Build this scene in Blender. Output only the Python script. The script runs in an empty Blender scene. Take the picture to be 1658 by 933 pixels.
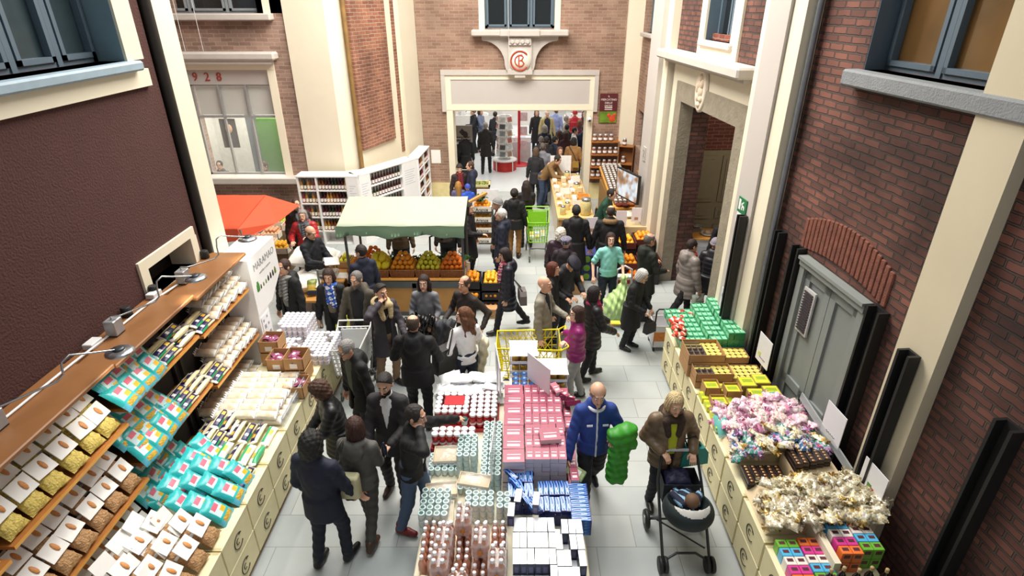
import bpy, math, random
import numpy as np
from mathutils import Vector, Matrix

random.seed(7)
S = bpy.context.scene
COL = S.collection
PI = math.pi
# ---------------------------------------------------------------- camera
CAM_H, PITCH, FOC, CX, CY = 5.5, math.radians(26.5), 933.0, 836.0, 466.5
cd = bpy.data.cameras.new('camera')
cam = bpy.data.objects.new('camera', cd)
COL.objects.link(cam)
cam.location = (0, 0, CAM_H)
cam.rotation_euler = (PI / 2 - PITCH, 0, 0)
cd.sensor_fit = 'HORIZONTAL'
cd.sensor_width = 36
cd.lens = FOC / 1658 * 36
cd.shift_x = -(CX - 829) / 1658
cd.clip_end = 200
S.camera = cam
# ---------------------------------------------------------------- world and light
w = bpy.data.worlds.new('daylight')
S.world = w
w.use_nodes = True
w.node_tree.nodes['Background'].inputs[0].default_value = (0.93, 0.96, 1.0, 1)
w.node_tree.nodes['Background'].inputs[1].default_value = 0.25


def area(name, loc, size, power, col=(1, 1, 1), rot=(0, 0, 0), spread=180):
    l = bpy.data.lights.new(name, 'AREA')
    l.spread = math.radians(spread)
    l.shape = 'RECTANGLE'
    l.size, l.size_y = size
    l.energy = power
    l.color = col
    o = bpy.data.objects.new(name, l)
    o.location = loc
    o.rotation_euler = rot
    COL.objects.link(o)
    return o


area('skylight_over_market', (-0.8, 10.6, 9.6), (5.5, 6.5), 1280, (1, .95, .87))
area('skylight_over_aisles', (-0.6, 4.8, 9.6), (2.6, 3.5), 40, (.95, 1, 1), spread=75)
area('hall_lights', (0.3, 25.0, 4.2), (8, 12), 420, (1, .98, .95))
S.view_settings.view_transform = 'Standard'
S.view_settings.look = 'None'
S.view_settings.gamma = 1
S.view_settings.use_curve_mapping = False
S.view_settings.exposure = 0.55


# ---------------------------------------------------------------- helpers
def ray(px, py):
    a, b = (px - CX) / FOC, (py - CY) / FOC
    c, s = math.cos(PITCH), math.sin(PITCH)
    return Vector((a, c - b * s, -s - b * c))


def gz(px, py, z=0.0):
    r = ray(px, py)
    return Vector((0, 0, CAM_H)) + r * ((z - CAM_H) / r.z)


def hexc(h):
    if isinstance(h, str):
        h = h.lstrip('#')
        h = [int(h[i:i + 2], 16) / 255 for i in (0, 2, 4)]
    return tuple(((c / 12.92) if c <= .04045 else ((c + .055) / 1.055) ** 2.4) for c in h[:3])


_M = {}


def mat(col, rough=.6, metal=0., var=.12, sc=9., bump=0., bsc=60., emit=0., alpha=1., spec=.5, trans=0., coat=0.):
    key = (str(col), rough, metal, var, sc, bump, bsc, emit, alpha, spec, trans, coat)
    if key in _M:
        return _M[key]
    m = bpy.data.materials.new('m_%d' % len(_M))
    m.use_nodes = True
    nt = m.node_tree
    b = nt.nodes['Principled BSDF']
    c = hexc(col)
    b.inputs['Base Color'].default_value = (*c, 1)
    b.inputs['Roughness'].default_value = rough
    b.inputs['Metallic'].default_value = metal
    b.inputs['Specular IOR Level'].default_value = spec
    if trans:
        b.inputs['Transmission Weight'].default_value = trans
    if coat:
        b.inputs['Coat Weight'].default_value = coat
    if alpha < 1:
        b.inputs['Alpha'].default_value = alpha
    if emit:
        b.inputs['Emission Color'].default_value = (*c, 1)
        b.inputs['Emission Strength'].default_value = emit
    if var or bump:
        tc = nt.nodes.new('ShaderNodeTexCoord')
    if var:
        n = nt.nodes.new('ShaderNodeTexNoise')
        n.inputs['Scale'].default_value = sc
        n.inputs['Detail'].default_value = 3
        nt.links.new(tc.outputs['Object'], n.inputs['Vector'])
        r = nt.nodes.new('ShaderNodeMix')
        r.data_type = 'RGBA'
        r.inputs[6].default_value = (*[x * (1 - var * 1.5) for x in c], 1)
        r.inputs[7].default_value = (*[min(1, x * (1 + var * 1.5)) for x in c], 1)
        nt.links.new(n.outputs['Fac'], r.inputs[0])
        nt.links.new(r.outputs[2], b.inputs['Base Color'])
    if bump:
        n2 = nt.nodes.new('ShaderNodeTexNoise')
        n2.inputs['Scale'].default_value = bsc
        n2.inputs['Detail'].default_value = 4
        nt.links.new(tc.outputs['Object'], n2.inputs['Vector'])
        bp = nt.nodes.new('ShaderNodeBump')
        bp.inputs['Strength'].default_value = bump
        bp.inputs['Distance'].default_value = .02
        nt.links.new(n2.outputs['Fac'], bp.inputs['Height'])
        nt.links.new(bp.outputs['Normal'], b.inputs['Normal'])
    _M[key] = m
    return m


def brick_mat(name, c1, c2, mortar, bw=.27, rh=.082, dirt=.5, bump=.8, ms=.008):
    m = bpy.data.materials.new(name)
    m.use_nodes = True
    nt = m.node_tree
    N, L = nt.nodes, nt.links
    b = N['Principled BSDF']
    b.inputs['Roughness'].default_value = .85
    tc = N.new('ShaderNodeTexCoord')
    sp = N.new('ShaderNodeSeparateXYZ')
    L.new(tc.outputs['Object'], sp.inputs[0])
    ad = N.new('ShaderNodeMath')
    L.new(sp.outputs['X'], ad.inputs[0])
    L.new(sp.outputs['Y'], ad.inputs[1])
    nz = N.new('ShaderNodeTexNoise')
    nz.inputs['Scale'].default_value = 7
    L.new(tc.outputs['Object'], nz.inputs['Vector'])
    wob = N.new('ShaderNodeMath')
    wob.operation = 'MULTIPLY_ADD'
    wob.inputs[1].default_value = .03
    L.new(nz.outputs['Fac'], wob.inputs[0])
    L.new(sp.outputs['Z'], wob.inputs[2])
    cb = N.new('ShaderNodeCombineXYZ')
    L.new(ad.outputs[0], cb.inputs[0])
    L.new(wob.outputs[0], cb.inputs[1])
    br = N.new('ShaderNodeTexBrick')
    br.inputs['Scale'].default_value = 1
    br.inputs['Brick Width'].default_value = bw
    br.inputs['Row Height'].default_value = rh
    br.inputs['Mortar Size'].default_value = ms
    br.inputs['Mortar Smooth'].default_value = .4
    br.inputs['Bias'].default_value = -.1
    br.inputs['Color1'].default_value = (*hexc(c1), 1)
    br.inputs['Color2'].default_value = (*hexc(c2), 1)
    br.inputs['Mortar'].default_value = (*hexc(mortar), 1)
    L.new(cb.outputs[0], br.inputs['Vector'])
    n2 = N.new('ShaderNodeTexNoise')
    n2.inputs['Scale'].default_value = 1.1
    n2.inputs['Detail'].default_value = 6
    L.new(tc.outputs['Object'], n2.inputs['Vector'])
    rp = N.new('ShaderNodeMapRange')
    rp.inputs[1].default_value = .35
    rp.inputs[2].default_value = .68
    rp.inputs[3].default_value = 1 - dirt
    rp.inputs[4].default_value = 1.25
    L.new(n2.outputs['Fac'], rp.inputs[0])
    mx = N.new('ShaderNodeMix')
    mx.data_type = 'RGBA'
    mx.blend_type = 'MULTIPLY'
    mx.inputs[0].default_value = 1
    L.new(br.outputs['Color'], mx.inputs[6])
    L.new(rp.outputs[0], mx.inputs[7])
    L.new(mx.outputs[2], b.inputs['Base Color'])
    iv = N.new('ShaderNodeMath')
    iv.operation = 'SUBTRACT'
    iv.inputs[0].default_value = 1
    L.new(br.outputs['Fac'], iv.inputs[1])
    bp = N.new('ShaderNodeBump')
    bp.inputs['Strength'].default_value = bump
    bp.inputs['Distance'].default_value = .02
    L.new(iv.outputs[0], bp.inputs['Height'])
    L.new(bp.outputs['Normal'], b.inputs['Normal'])
    return m


def tile_mat():
    m = bpy.data.materials.new('stone_tiles')
    m.use_nodes = True
    nt = m.node_tree
    N, L = nt.nodes, nt.links
    b = N['Principled BSDF']
    tc = N.new('ShaderNodeTexCoord')
    br = N.new('ShaderNodeTexBrick')
    br.inputs['Scale'].default_value = 1
    br.inputs['Brick Width'].default_value = .9
    br.inputs['Row Height'].default_value = .45
    br.inputs['Mortar Size'].default_value = .004
    br.inputs['Color1'].default_value = (*hexc('#b9bcb9'), 1)
    br.inputs['Color2'].default_value = (*hexc('#a8aeae'), 1)
    br.inputs['Mortar'].default_value = (*hexc('#85867f'), 1)
    L.new(tc.outputs['Object'], br.inputs['Vector'])
    n2 = N.new('ShaderNodeTexNoise')
    n2.inputs['Scale'].default_value = 1.7
    n2.inputs['Detail'].default_value = 7
    L.new(tc.outputs['Object'], n2.inputs['Vector'])
    rp = N.new('ShaderNodeMapRange')
    rp.inputs[3].default_value = .82
    rp.inputs[4].default_value = 1.15
    L.new(n2.outputs['Fac'], rp.inputs[0])
    mx = N.new('ShaderNodeMix')
    mx.data_type = 'RGBA'
    mx.blend_type = 'MULTIPLY'
    mx.inputs[0].default_value = 1
    L.new(br.outputs['Color'], mx.inputs[6])
    L.new(rp.outputs[0], mx.inputs[7])
    L.new(mx.outputs[2], b.inputs['Base Color'])
    b.inputs['Roughness'].default_value = .38
    return m


def fast_mesh(name, V, F, mi=None, mats=(), smooth=True):
    """V (n,3) array, F (m,4) quads."""
    me = bpy.data.meshes.new(name)
    V = np.asarray(V, np.float32)
    F = np.asarray(F, np.int32)
    me.vertices.add(len(V))
    me.vertices.foreach_set('co', V.ravel())
    me.loops.add(F.size)
    me.loops.foreach_set('vertex_index', F.ravel())
    me.polygons.add(len(F))
    me.polygons.foreach_set('loop_start', np.arange(len(F), dtype=np.int32) * F.shape[1])
    me.polygons.foreach_set('use_smooth', np.full(len(F), smooth))
    if mi is not None:
        me.polygons.foreach_set('material_index', np.asarray(mi, np.int32))
    for m in mats:
        me.materials.append(m)
    me.update(calc_edges=True)
    me.validate()
    return me


def link(name, me, parent=None):
    o = bpy.data.objects.new(name, me)
    COL.objects.link(o)
    if parent is not None:
        o.parent = parent
    return o


def tag(o, label=None, cat=None, group=None, kind=None):
    if label:
        o['label'] = label
    if cat:
        o['category'] = cat
    if group:
        o['group'] = group
    if kind:
        o['kind'] = kind
    return o


def thing(name, label, cat, loc=(0, 0, 0), rz=0., group=None):
    o = link(name, None)
    o.empty_display_size = .1
    o.location = loc
    o.rotation_euler = (0, 0, rz)
    return tag(o, label, cat, group)


def dup(o, loc=None, rot=None, label=None, group=None, scale=None):
    c = o.copy()
    COL.objects.link(c)
    for ch in o.children:
        d = ch.copy()
        COL.objects.link(d)
        d.parent = c
        for g in ch.children:
            e = g.copy()
            COL.objects.link(e)
            e.parent = d
    if loc is not None:
        c.location = loc
    if rot is not None:
        c.rotation_euler = rot if not isinstance(rot, (int, float)) else (0, 0, rot)
    if scale is not None:
        c.scale = scale if not isinstance(scale, (int, float)) else (scale,) * 3
    if label:
        c['label'] = label
    if group:
        c['group'] = group
    return c


class Rep:
    """first call moves the prototype itself, later calls copy it"""
    def __init__(s, proto):
        s.p, s.used = proto, False

    def at(s, loc, rot=(0, 0, 0), label=None, group=None, scale=None):
        if isinstance(rot, (int, float)):
            rot = (0, 0, rot)
        if not s.used:
            s.used = True
            s.p.location = loc
            s.p.rotation_euler = rot
            if scale is not None:
                s.p.scale = scale if not isinstance(scale, (int, float)) else (scale,) * 3
            if label:
                s.p['label'] = label
            if group:
                s.p['group'] = group
            return s.p
        return dup(s.p, loc, rot, label, group, scale)


class MB:
    def __init__(s):
        s.v, s.f, s.m, s.s = [], [], [], []

    def add(s, vs, fs, m=0, sm=False, M=None):
        o = len(s.v)
        if M is not None:
            vs = [M @ Vector(v) for v in vs]
        s.v += [tuple(v) for v in vs]
        s.f += [tuple(i + o for i in f) for f in fs]
        s.m += [m] * len(fs)
        s.s += [sm] * len(fs)
        return s

    def bx(s, x0, x1, y0, y1, z0, z1, m=0, M=None):
        v = [(x0, y0, z0), (x1, y0, z0), (x1, y1, z0), (x0, y1, z0), (x0, y0, z1), (x1, y0, z1), (x1, y1, z1), (x0, y1, z1)]
        f = [(0, 3, 2, 1), (4, 5, 6, 7), (0, 1, 5, 4), (1, 2, 6, 5), (2, 3, 7, 6), (3, 0, 4, 7)]
        ms = m if isinstance(m, (list, tuple)) else [m] * 6
        for k, q in enumerate(f):
            s.add([v[i] for i in q], [(0, 1, 2, 3)], ms[k], False, M)
        return s

    def solid(s, x0, x1, y0, y1, z0, z1, m=0, M=None, b=.006):
        """box with chamfered edges, shared vertices"""
        c = ((x0 + x1) / 2, (y0 + y1) / 2, (z0 + z1) / 2)
        h = ((x1 - x0) / 2, (y1 - y0) / 2, (z1 - z0) / 2)
        b = min(b, min(h) * .9)
        vs, idx = [], {}
        for sx in (-1, 1):
            for sy in (-1, 1):
                for sz in (-1, 1):
                    for a in range(3):
                        p = [h[0] - b, h[1] - b, h[2] - b]
                        p[a] = h[a]
                        idx[(sx, sy, sz, a)] = len(vs)
                        vs.append((c[0] + sx * p[0], c[1] + sy * p[1], c[2] + sz * p[2]))
        fs = []
        for a in range(3):
            u, w_ = (a + 1) % 3, (a + 2) % 3
            for sg in (-1, 1):
                q = []
                for su, sw in ((-1, -1), (1, -1), (1, 1), (-1, 1)):
                    k = [0, 0, 0]
                    k[a], k[u], k[w_] = sg, su, sw
                    q.append(idx[(*k, a)])
                fs.append(tuple(q if sg > 0 else q[::-1]))
        for a in range(3):
            u, w_ = (a + 1) % 3, (a + 2) % 3
            for su in (-1, 1):
                for sw in (-1, 1):
                    def I(sa, ax):
                        k = [0, 0, 0]
                        k[a], k[u], k[w_] = sa, su, sw
                        return idx[(*k, ax)]
                    q = [I(-1, u), I(1, u), I(1, w_), I(-1, w_)]
                    fs.append(tuple(q if su * sw < 0 else q[::-1]))
        for sx in (-1, 1):
            for sy in (-1, 1):
                for sz in (-1, 1):
                    q = [idx[(sx, sy, sz, a)] for a in range(3)]
                    fs.append(tuple(q if sx * sy * sz > 0 else q[::-1]))
        return s.add(vs, fs, m, False, M)

    def tube(s, pts, r, n=8, m=0, closed=False, cap=True, M=None):
        P = [Vector(p) for p in pts]
        R = r if isinstance(r, (list, tuple)) else [r] * len(P)
        vs, fs = [], []
        up = None
        k = len(P)
        for i, p in enumerate(P):
            if closed:
                t = P[(i + 1) % k] - P[i - 1]
            else:
                t = P[min(i + 1, k - 1)] - P[max(i - 1, 0)]
            t.normalize()
            if up is None:
                up = Vector((0, 0, 1)) if abs(t.z) < .9 else Vector((1, 0, 0))
            a = t.cross(up)
            a.normalize()
            up = a.cross(t)
            for j in range(n):
                an = 2 * PI * j / n
                vs.append(p + (a * math.cos(an) + up * math.sin(an)) * R[i])
        for i in range(k if closed else k - 1):
            i2 = (i + 1) % k
            for j in range(n):
                j2 = (j + 1) % n
                fs.append((i * n + j, i * n + j2, i2 * n + j2, i2 * n + j))
        s.add(vs, fs, m, True, M)
        if cap and not closed:
            s.add(vs[:n], [tuple(range(n))], m, False, M)
            s.add(vs[-n:], [tuple(range(n))[::-1]], m, False, M)
        return s

    def lathe(s, prof, n=16, m=0, c=(0, 0, 0), M=None, sm=True, ms=None):
        vs, fs = [], []
        for r, z in prof:
            for j in range(n):
                a = 2 * PI * j / n
                vs.append((c[0] + r * math.cos(a), c[1] + r * math.sin(a), c[2] + z))
        mm = []
        for i in range(len(prof) - 1):
            for j in range(n):
                j2 = (j + 1) % n
                fs.append((i * n + j, i * n + j2, (i + 1) * n + j2, (i + 1) * n + j))
                mm.append(ms[i] if ms else m)
        o = len(s.m)
        s.add(vs, fs, m, sm, M)
        s.m[o:] = mm
        if prof[0][0] > 1e-5:
            s.add(vs[:n], [tuple(range(n))[::-1]], ms[0] if ms else m, False, M)
        if prof[-1][0] > 1e-5:
            s.add(vs[-n:], [tuple(range(n))], ms[-1] if ms else m, False, M)
        return s

    def prism(s, poly, y0, y1, m=0, M=None, ax='y'):
        """extrude a counter-clockwise polygon"""
        n = len(poly)
        if ax == 'y':
            A = [(p[0], y0, p[1]) for p in poly]
            B = [(p[0], y1, p[1]) for p in poly]
        elif ax == 'x':
            A = [(y1, p[0], p[1]) for p in poly][::1]
            B = [(y0, p[0], p[1]) for p in poly]
            A, B = B, A
            A, B = [(y1, p[0], p[1]) for p in poly], [(y0, p[0], p[1]) for p in poly]
        else:
            A = [(p[0], p[1], y1) for p in poly]
            B = [(p[0], p[1], y0) for p in poly]
        s.add(A, [tuple(range(n))], m, False, M)
        s.add(B, [tuple(range(n))[::-1]], m, False, M)
        for i in range(n):
            j = (i + 1) % n
            s.add([A[i], B[i], B[j], A[j]], [(0, 1, 2, 3)], m, False, M)
        return s

    def ball(s, c, r, n=10, m=0, M=None):
        r = r if isinstance(r, (list, tuple)) else (r, r, r)
        k = max(4, n // 2 + 1)
        vs, fs = [(c[0], c[1], c[2] - r[2])], []
        for i in range(1, k):
            t = -PI / 2 + PI * i / k
            for j in range(n):
                a = 2 * PI * j / n
                vs.append((c[0] + r[0] * math.cos(t) * math.cos(a), c[1] + r[1] * math.cos(t) * math.sin(a), c[2] + r[2] * math.sin(t)))
        vs.append((c[0], c[1], c[2] + r[2]))
        for j in range(n):
            fs.append((0, 1 + (j + 1) % n, 1 + j))
            e = 1 + (k - 2) * n
            fs.append((e + j, e + (j + 1) % n, len(vs) - 1))
        for i in range(k - 2):
            for j in range(n):
                j2 = (j + 1) % n
                fs.append((1 + i * n + j, 1 + i * n + j2, 1 + (i + 1) * n + j2, 1 + (i + 1) * n + j))
        return s.add(vs, fs, m, True, M)

    def mesh(s, name, mats):
        me = bpy.data.meshes.new(name)
        me.from_pydata(s.v, [], s.f)
        for a in (mats if isinstance(mats, (list, tuple)) else [mats]):
            me.materials.append(a)
        me.polygons.foreach_set('material_index', s.m)
        me.polygons.foreach_set('use_smooth', s.s)
        me.update()
        return me

    def build(s, name, mats, parent=None, loc=None, rz=None):
        o = link(name, s.mesh(name, mats), parent)
        if loc is not None:
            o.location = loc
        if rz is not None:
            o.rotation_euler = (0, 0, rz)
        return o


def TR(x=0, y=0, z=0, rz=0., rx=0., ry=0.):
    return Matrix.Translation((x, y, z)) @ Matrix.Rotation(rz, 4, 'Z') @ Matrix.Rotation(ry, 4, 'Y') @ Matrix.Rotation(rx, 4, 'X')


def struct(name, mb, mats, loc=None, rz=None):
    o = mb.build(name, mats, None, loc, rz)
    o['kind'] = 'structure'
    return o


def text(name, body, size, m, parent=None, M=None, depth=.003, align='CENTER'):
    c = bpy.data.curves.new(name, 'FONT')
    c.body = body
    c.size = size
    c.align_x = align
    c.align_y = 'CENTER'
    c.extrude = depth
    c.resolution_u = 2
    t = bpy.data.objects.new(name + '_tmp', c)
    COL.objects.link(t)
    me = bpy.data.meshes.new_from_object(t.evaluated_get(bpy.context.evaluated_depsgraph_get()))
    bpy.data.objects.remove(t)
    bpy.data.curves.remove(c)
    me.name = name
    me.materials.clear()
    me.materials.append(m)
    if M is not None:
        me.transform(M)
    return link(name, me, parent)


def loose(o, n=None):
    """a pure random jitter helper"""
    return random.uniform(-o, o)


# text planes: FACE turns text lying in XY to stand upright, readable from -Y
FACE = Matrix.Rotation(PI / 2, 4, 'X')
# ================================================================ the setting
BR_TAN = brick_mat('brick_tan', '#9d7f70', '#83675a', '#a99888', bw=.27, rh=.085, dirt=.25, bump=.5)
BR_BACK = brick_mat('brick_back', '#a0806c', '#8a6755', '#a59688', bw=.26, rh=.08, dirt=.25, bump=.5)
BR_RED = brick_mat('brick_red', '#7e5145', '#5a3a34', '#54453f', bw=.25, rh=.085, dirt=.62, bump=1.6, ms=.013)
BR_DARK = brick_mat('brick_portal', '#8a4a39', '#6f382c', '#a08b7c', bw=.25, rh=.075, dirt=.3)
BR_PIER = brick_mat('brick_pier', '#a06a52', '#7e4f40', '#bba48f', bw=.26, rh=.08, dirt=.4, bump=1.)
CREAM = mat('#ece3cb', .7, var=.03, sc=3)
CREAM2 = mat('#e2dac4', .7, var=.04, sc=2)
STONE = mat('#c3bcb4', .7, var=.06, sc=5, bump=.1, bsc=40)
STONE_OLD = mat('#8f8675', .85, var=.2, sc=6, bump=.5, bsc=25)
GREYP = mat('#c2bbb5', .6, var=.03, sc=2)
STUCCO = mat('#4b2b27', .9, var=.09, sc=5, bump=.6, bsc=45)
BLUEF = mat('#5b6c79', .5, var=.05)
BLUEL = mat('#78929b', .5, var=.05)
GLASSD = mat('#1d2123', .08, var=.2, sc=.8, coat=.3)
BLACKP = mat('#1b1b1c', .55, var=.15)
PALE = mat('#f3f1ea', .6, var=.02)

mb = MB().bx(-10, 8, -1, 40, -.2, 0)
struct('floor', mb, tile_mat())

# ---- left wall, red stucco, with window and vent opening
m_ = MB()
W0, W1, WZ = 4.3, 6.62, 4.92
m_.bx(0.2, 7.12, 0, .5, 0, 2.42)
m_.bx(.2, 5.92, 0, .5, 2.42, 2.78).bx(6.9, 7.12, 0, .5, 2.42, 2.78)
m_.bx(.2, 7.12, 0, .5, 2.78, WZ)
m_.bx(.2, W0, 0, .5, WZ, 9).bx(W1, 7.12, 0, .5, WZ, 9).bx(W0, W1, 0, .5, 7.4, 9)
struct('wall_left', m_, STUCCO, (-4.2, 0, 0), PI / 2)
m_ = MB().bx(5.92, 6.9, .35, .4, 2.42, 2.78)
struct('trim_1', m_, mat('#23201e', .9), (-4.2, 0, 0), PI / 2)
m_ = MB()
m_.bx(5.8, 7.0, -.03, .02, 2.78, 2.9).bx(5.8, 5.94, -.03, .3, 2.3, 2.78).bx(6.88, 7.02, -.03, .3, 2.3, 2.78).bx(5.8, 7.02, -.03, .3, 2.3, 2.42)
struct('trim_2', m_, CREAM2, (-4.2, 0, 0), PI / 2)
m_ = MB().bx(7.12, 7.36, .1, .5, 0, 9)
struct('trim_3', m_, mat('#2b2622', .9), (-4.2, 0, 0), PI / 2)
o = MB().tube([(-4.19, 7.24, 0), (-4.19, 7.24, 9)], .07, 10).build('downpipe', mat('#241f1b', .5))
tag(o, 'dark brown downpipe in the corner beside the red stucco wall', 'pipe')
m_ = MB().bx(7.36, 7.76, -.02, .5, 0, 9)
struct('trim_4', m_, CREAM2, (-4.2, 0, 0), PI / 2)


def make_window(n, loc, rz, w_, h, cols=2, rec=.25, sill=.18, fm=None, gm=None, reveal=None, bars=(), sz=.1, sillmat=None, ov=.12, t=.07):
    fm = fm or BLUEF
    m = MB()
    m.bx(0, t, rec, rec + .07, 0, h).bx(w_ - t, w_, rec, rec + .07, 0, h).bx(0, w_, rec, rec + .07, 0, t).bx(0, w_, rec, rec + .07, h - t, h)
    for i in range(1, cols):
        x = w_ * i / cols
        m.bx(x - t / 2, x + t / 2, rec - .015, rec + .07, 0, h)
    for z in bars:
        m.bx(0, w_, rec - .01, rec + .07, z - .025, z + .025)
    for i in range(cols):
        a, b = w_ * i / cols + .05, w_ * (i + 1) / cols - .05
        for x0, x1, z0, z1 in () if t < .05 else ((a, a + .05, .05, h - .05), (b - .05, b, .05, h - .05), (a, b, .05, .1), (a, b, h - .1, h - .05)):
            m.bx(x0, x1, rec - .025, rec + .05, z0, z1)
    if reveal:
        m.bx(-.02, .005, 0, rec, 0, h, 1).bx(w_ - .005, w_ + .02, 0, rec, 0, h, 1)
    o = m.build('window_%d' % n, [fm, reveal or fm], None, loc, rz)
    o['kind'] = 'structure'
    MB().bx(.03, w_ - .03, rec + .045, rec + .055, .03, h - .03).build('pane', gm or GLASSD, o)
    if sill:
        MB().solid(-ov, w_ + ov, -sill, rec, -sz, 0, b=.02).build('window_sill', sillmat or STONE, o)
    return o


make_window(1, (-4.2, W0, WZ), PI / 2, W1 - W0, 2.5, cols=4, rec=.28, sill=.14, reveal=BLUEL, sillmat=mat('#93a7b4', .6), gm=mat('#39474c', .1), ov=.1)
m_ = MB().bx(W0 - .3, W1 + .3, -.05, .02, WZ - .28, WZ - .1).bx(W1, W1 + .3, -.03, .02, WZ, 7.6).bx(W0 - .3, W0, -.03, .02, WZ, 7.6)
struct('trim_5', m_, CREAM2, (-4.2, 0, 0), PI / 2)

# ---- alcove behind the left wall
AX0, AX1, AY = -7.75, -5.80, 14.3
m_ = MB()
m_.bx(-9.5, AX0, 0, .4, 0, 9).bx(AX1, -5.2, 0, .4, 0, 9).bx(AX0, AX1, 0, .4, 0, 1.5)
m_.bx(AX0, AX1, 0, .4, 4.1, 5.25).bx(-9.5, -5.5, 0, .4, 7, 9)
m_.bx(AX0, AX0 + .1, 0, .4, 5.25, 7).bx(-5.62, AX1, 0, .4, 5.25, 7)
struct('wall_alcove_back', m_, BR_TAN, (0, AY, 0))
struct('wall_alcove_left', MB().bx(-9.5, -9.2, 7.7, AY, 0, 9), BR_TAN)
struct('trim_6', MB().solid(-8.2, -5.5, -.28, .05, 4.28, 4.46, b=.04).bx(-8.1, -5.62, -.2, .05, 4.2, 4.28), STONE, (0, AY, 0))
struct('trim_7', MB().bx(AX1 - .01, AX1 + .17, -.03, .12, 1.5, 4.07).bx(AX0 - .15, AX1 + .17, -.035, .12, 4.06, 4.2), CREAM, (0, AY, 0))
m_ = MB().bx(AX0, AX1, .08, .14, 3.72, 4.08)
d28 = struct('trim_8', m_, GREYP, (0, AY, 0))
RED_L = mat('#a53a2e', .6)
for q, x in zip('1928', (-7.86, -7.57, -7.29, -7.01)):
    text('digit', q, .27, RED_L, d28, TR(x, .07, 3.89) @ FACE, .012)
GL = mat('#dfe8e8', .03, var=0, alpha=.12, spec=.8)
WN = make_window(2, (AX0, AY, 1.56), 0, AX1 - AX0, 2.17, cols=3, rec=.1, t=.04, sill=.3, fm=mat('#9b9a98', .5), gm=GL, bars=(1.42,), sz=.16, ov=.35)
MB().bx(.05, AX1 - AX0 - .05, .2, .22, 1.45, 2.12).build('window_blind', mat('#d9d4ca', .8, var=.04), WN)
# room behind the 1928 window
struct('wall_inner_room', MB().bx(-9, -5.2, 3.2, 3.3, 0, 5).bx(-5.3, -5.2, .4, 3.2, 0, 5).bx(-9.1, -9, .4, 3.2, 0, 5), mat('#e9e7e0', .8), (0, AY, 0))
struct('ceiling', MB().bx(-9, -5.2, .4, 3.3, 4.15, 4.25), PALE, (0, AY, 0))
area('inner_room_lamp', (-7, AY + 1.6, 4.1), (2, 1.4), 90, (1, .98, .9))
o = MB().bx(-7.3, -6.7, 2.2, 2.4, .1, 2.55).build('leafy_wall', mat('#4f7f2c', .6, var=.2, sc=14), None, (0, AY, 0))
tag(o, 'green leafy panel at the right inside the lower window', 'panel')
o = MB().bx(-7.62, -7.34, 2.3, 2.4, .1, 2.9, 0).build('column_panel', mat('#6e7478', .6), None, (0, AY, 0))
tag(o, 'grey column panel beside the green panel inside the lower window', 'panel')
o = MB().bx(-8.32, -7.88, 2.2, 2.23, 1.75, 2.55).build('poster', [mat('#3c322e', .5, var=.5, sc=9)], None, (0, AY, 0))
tag(o, 'dark portrait poster hanging inside the lower window', 'poster')
MB().ball((-8.08, 2.19, 2.28), (.1, .02, .13), 10).build('portrait_face', mat('#c99a78', .6), o)
# upper window over the alcove
make_window(3, (-8.2, AY, 5.25), 0, 2.55, 1.75, cols=3, rec=.12, sill=.25, fm=mat('#8b8f93', .5), sz=.14, ov=.2)
struct('trim_9', MB().bx(-5.65, -5.5, -.04, .2, 5.25, 7).bx(-5.62, -5.2, 0, .4, 5.25, 9), CREAM, (0, AY, 0))

# ---- wide cream pier, diagonal wall with brick panel
m_ = MB().prism([(-5.22, 14.25), (-4.25, 14.12), (-3.9, 14.32), (-2.85, 17.3), (-3.1, 17.6), (-5.22, 14.7)], 0, 9, ax='z')
struct('wall_pier', m_, CREAM)
dv = Vector((1.05, 2.98, 0)).normalized()
dn = math.atan2(dv.y, dv.x)
m_ = MB().bx(.12, 1.68, -.07, .05, 2.15, 9)
struct('trim_10', m_, BR_PIER, (-3.9, 14.32, 0), dn)
m_ = MB().bx(2.05, 2.2, -.02, .05, 1.7, 9)
struct('trim_11', m_, BR_PIER, (-3.9, 14.32, 0), dn)
m_ = MB().bx(2.3, 3.15, -.1, .1, 0, 9)
struct('trim_12', m_, CREAM2, (-3.9, 14.32, 0), dn)
o = MB().tube([(-3.86, 14.25, .9), (-3.86, 14.25, 9)], .055, 10).build('rusty_pipe', mat('#8a6a3a', .7, var=.3, sc=4))
tag(o, 'rusty brown vertical pipe between the cream pier and brick panel', 'pipe')

# ---- back wall with the wide opening
BY = 17.3
OX0, OX1, OZ = -1.86, 2.06, 2.66
m_ = MB().bx(-3.1, OX0, 0, .6, .5, 9).bx(OX1, 3.6, 0, .6, .5, 9).bx(OX0, OX1, 0, .6, OZ, 4.82)
m_.bx(OX0, -.86, 0, .6, 4.82, 9).bx(1.04, OX1, 0, .6, 4.82, 9).bx(-.86, 1.04, 0, .6, 7.2, 9)
struct('wall_back', m_, BR_BACK, (0, BY, 0))
struct('baseboard_back', MB().bx(-3.1, OX0, -.02, .6, 0, .5).bx(OX1, 3.6, -.02, .6, 0, .5), mat('#e3d39c', .7), (0, BY, 0))
m_ = MB().bx(-2.03, OX0 + .015, -.04, .64, 0, OZ).bx(OX1 - .015, 2.23, -.04, .64, 0, OZ).bx(OX0, OX1, -.03, .64, OZ - .02, OZ + .05)
m_.bx(-2.03, 2.23, -.05, .02, OZ, 2.82).bx(-2.03, -1.87, -.05, .02, 2.82, 3.5).bx(2.1, 2.23, -.05, .02, 2.82, 3.5).bx(-2.03, 2.23, -.055, .02, 3.5, 3.63)
struct('door_1', m_, CREAM, (0, BY, 0))
struct('trim_13', MB().bx(-1.87, 2.1, -.03, .02, 2.82, 3.5), GREYP, (0, BY, 0))
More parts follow.
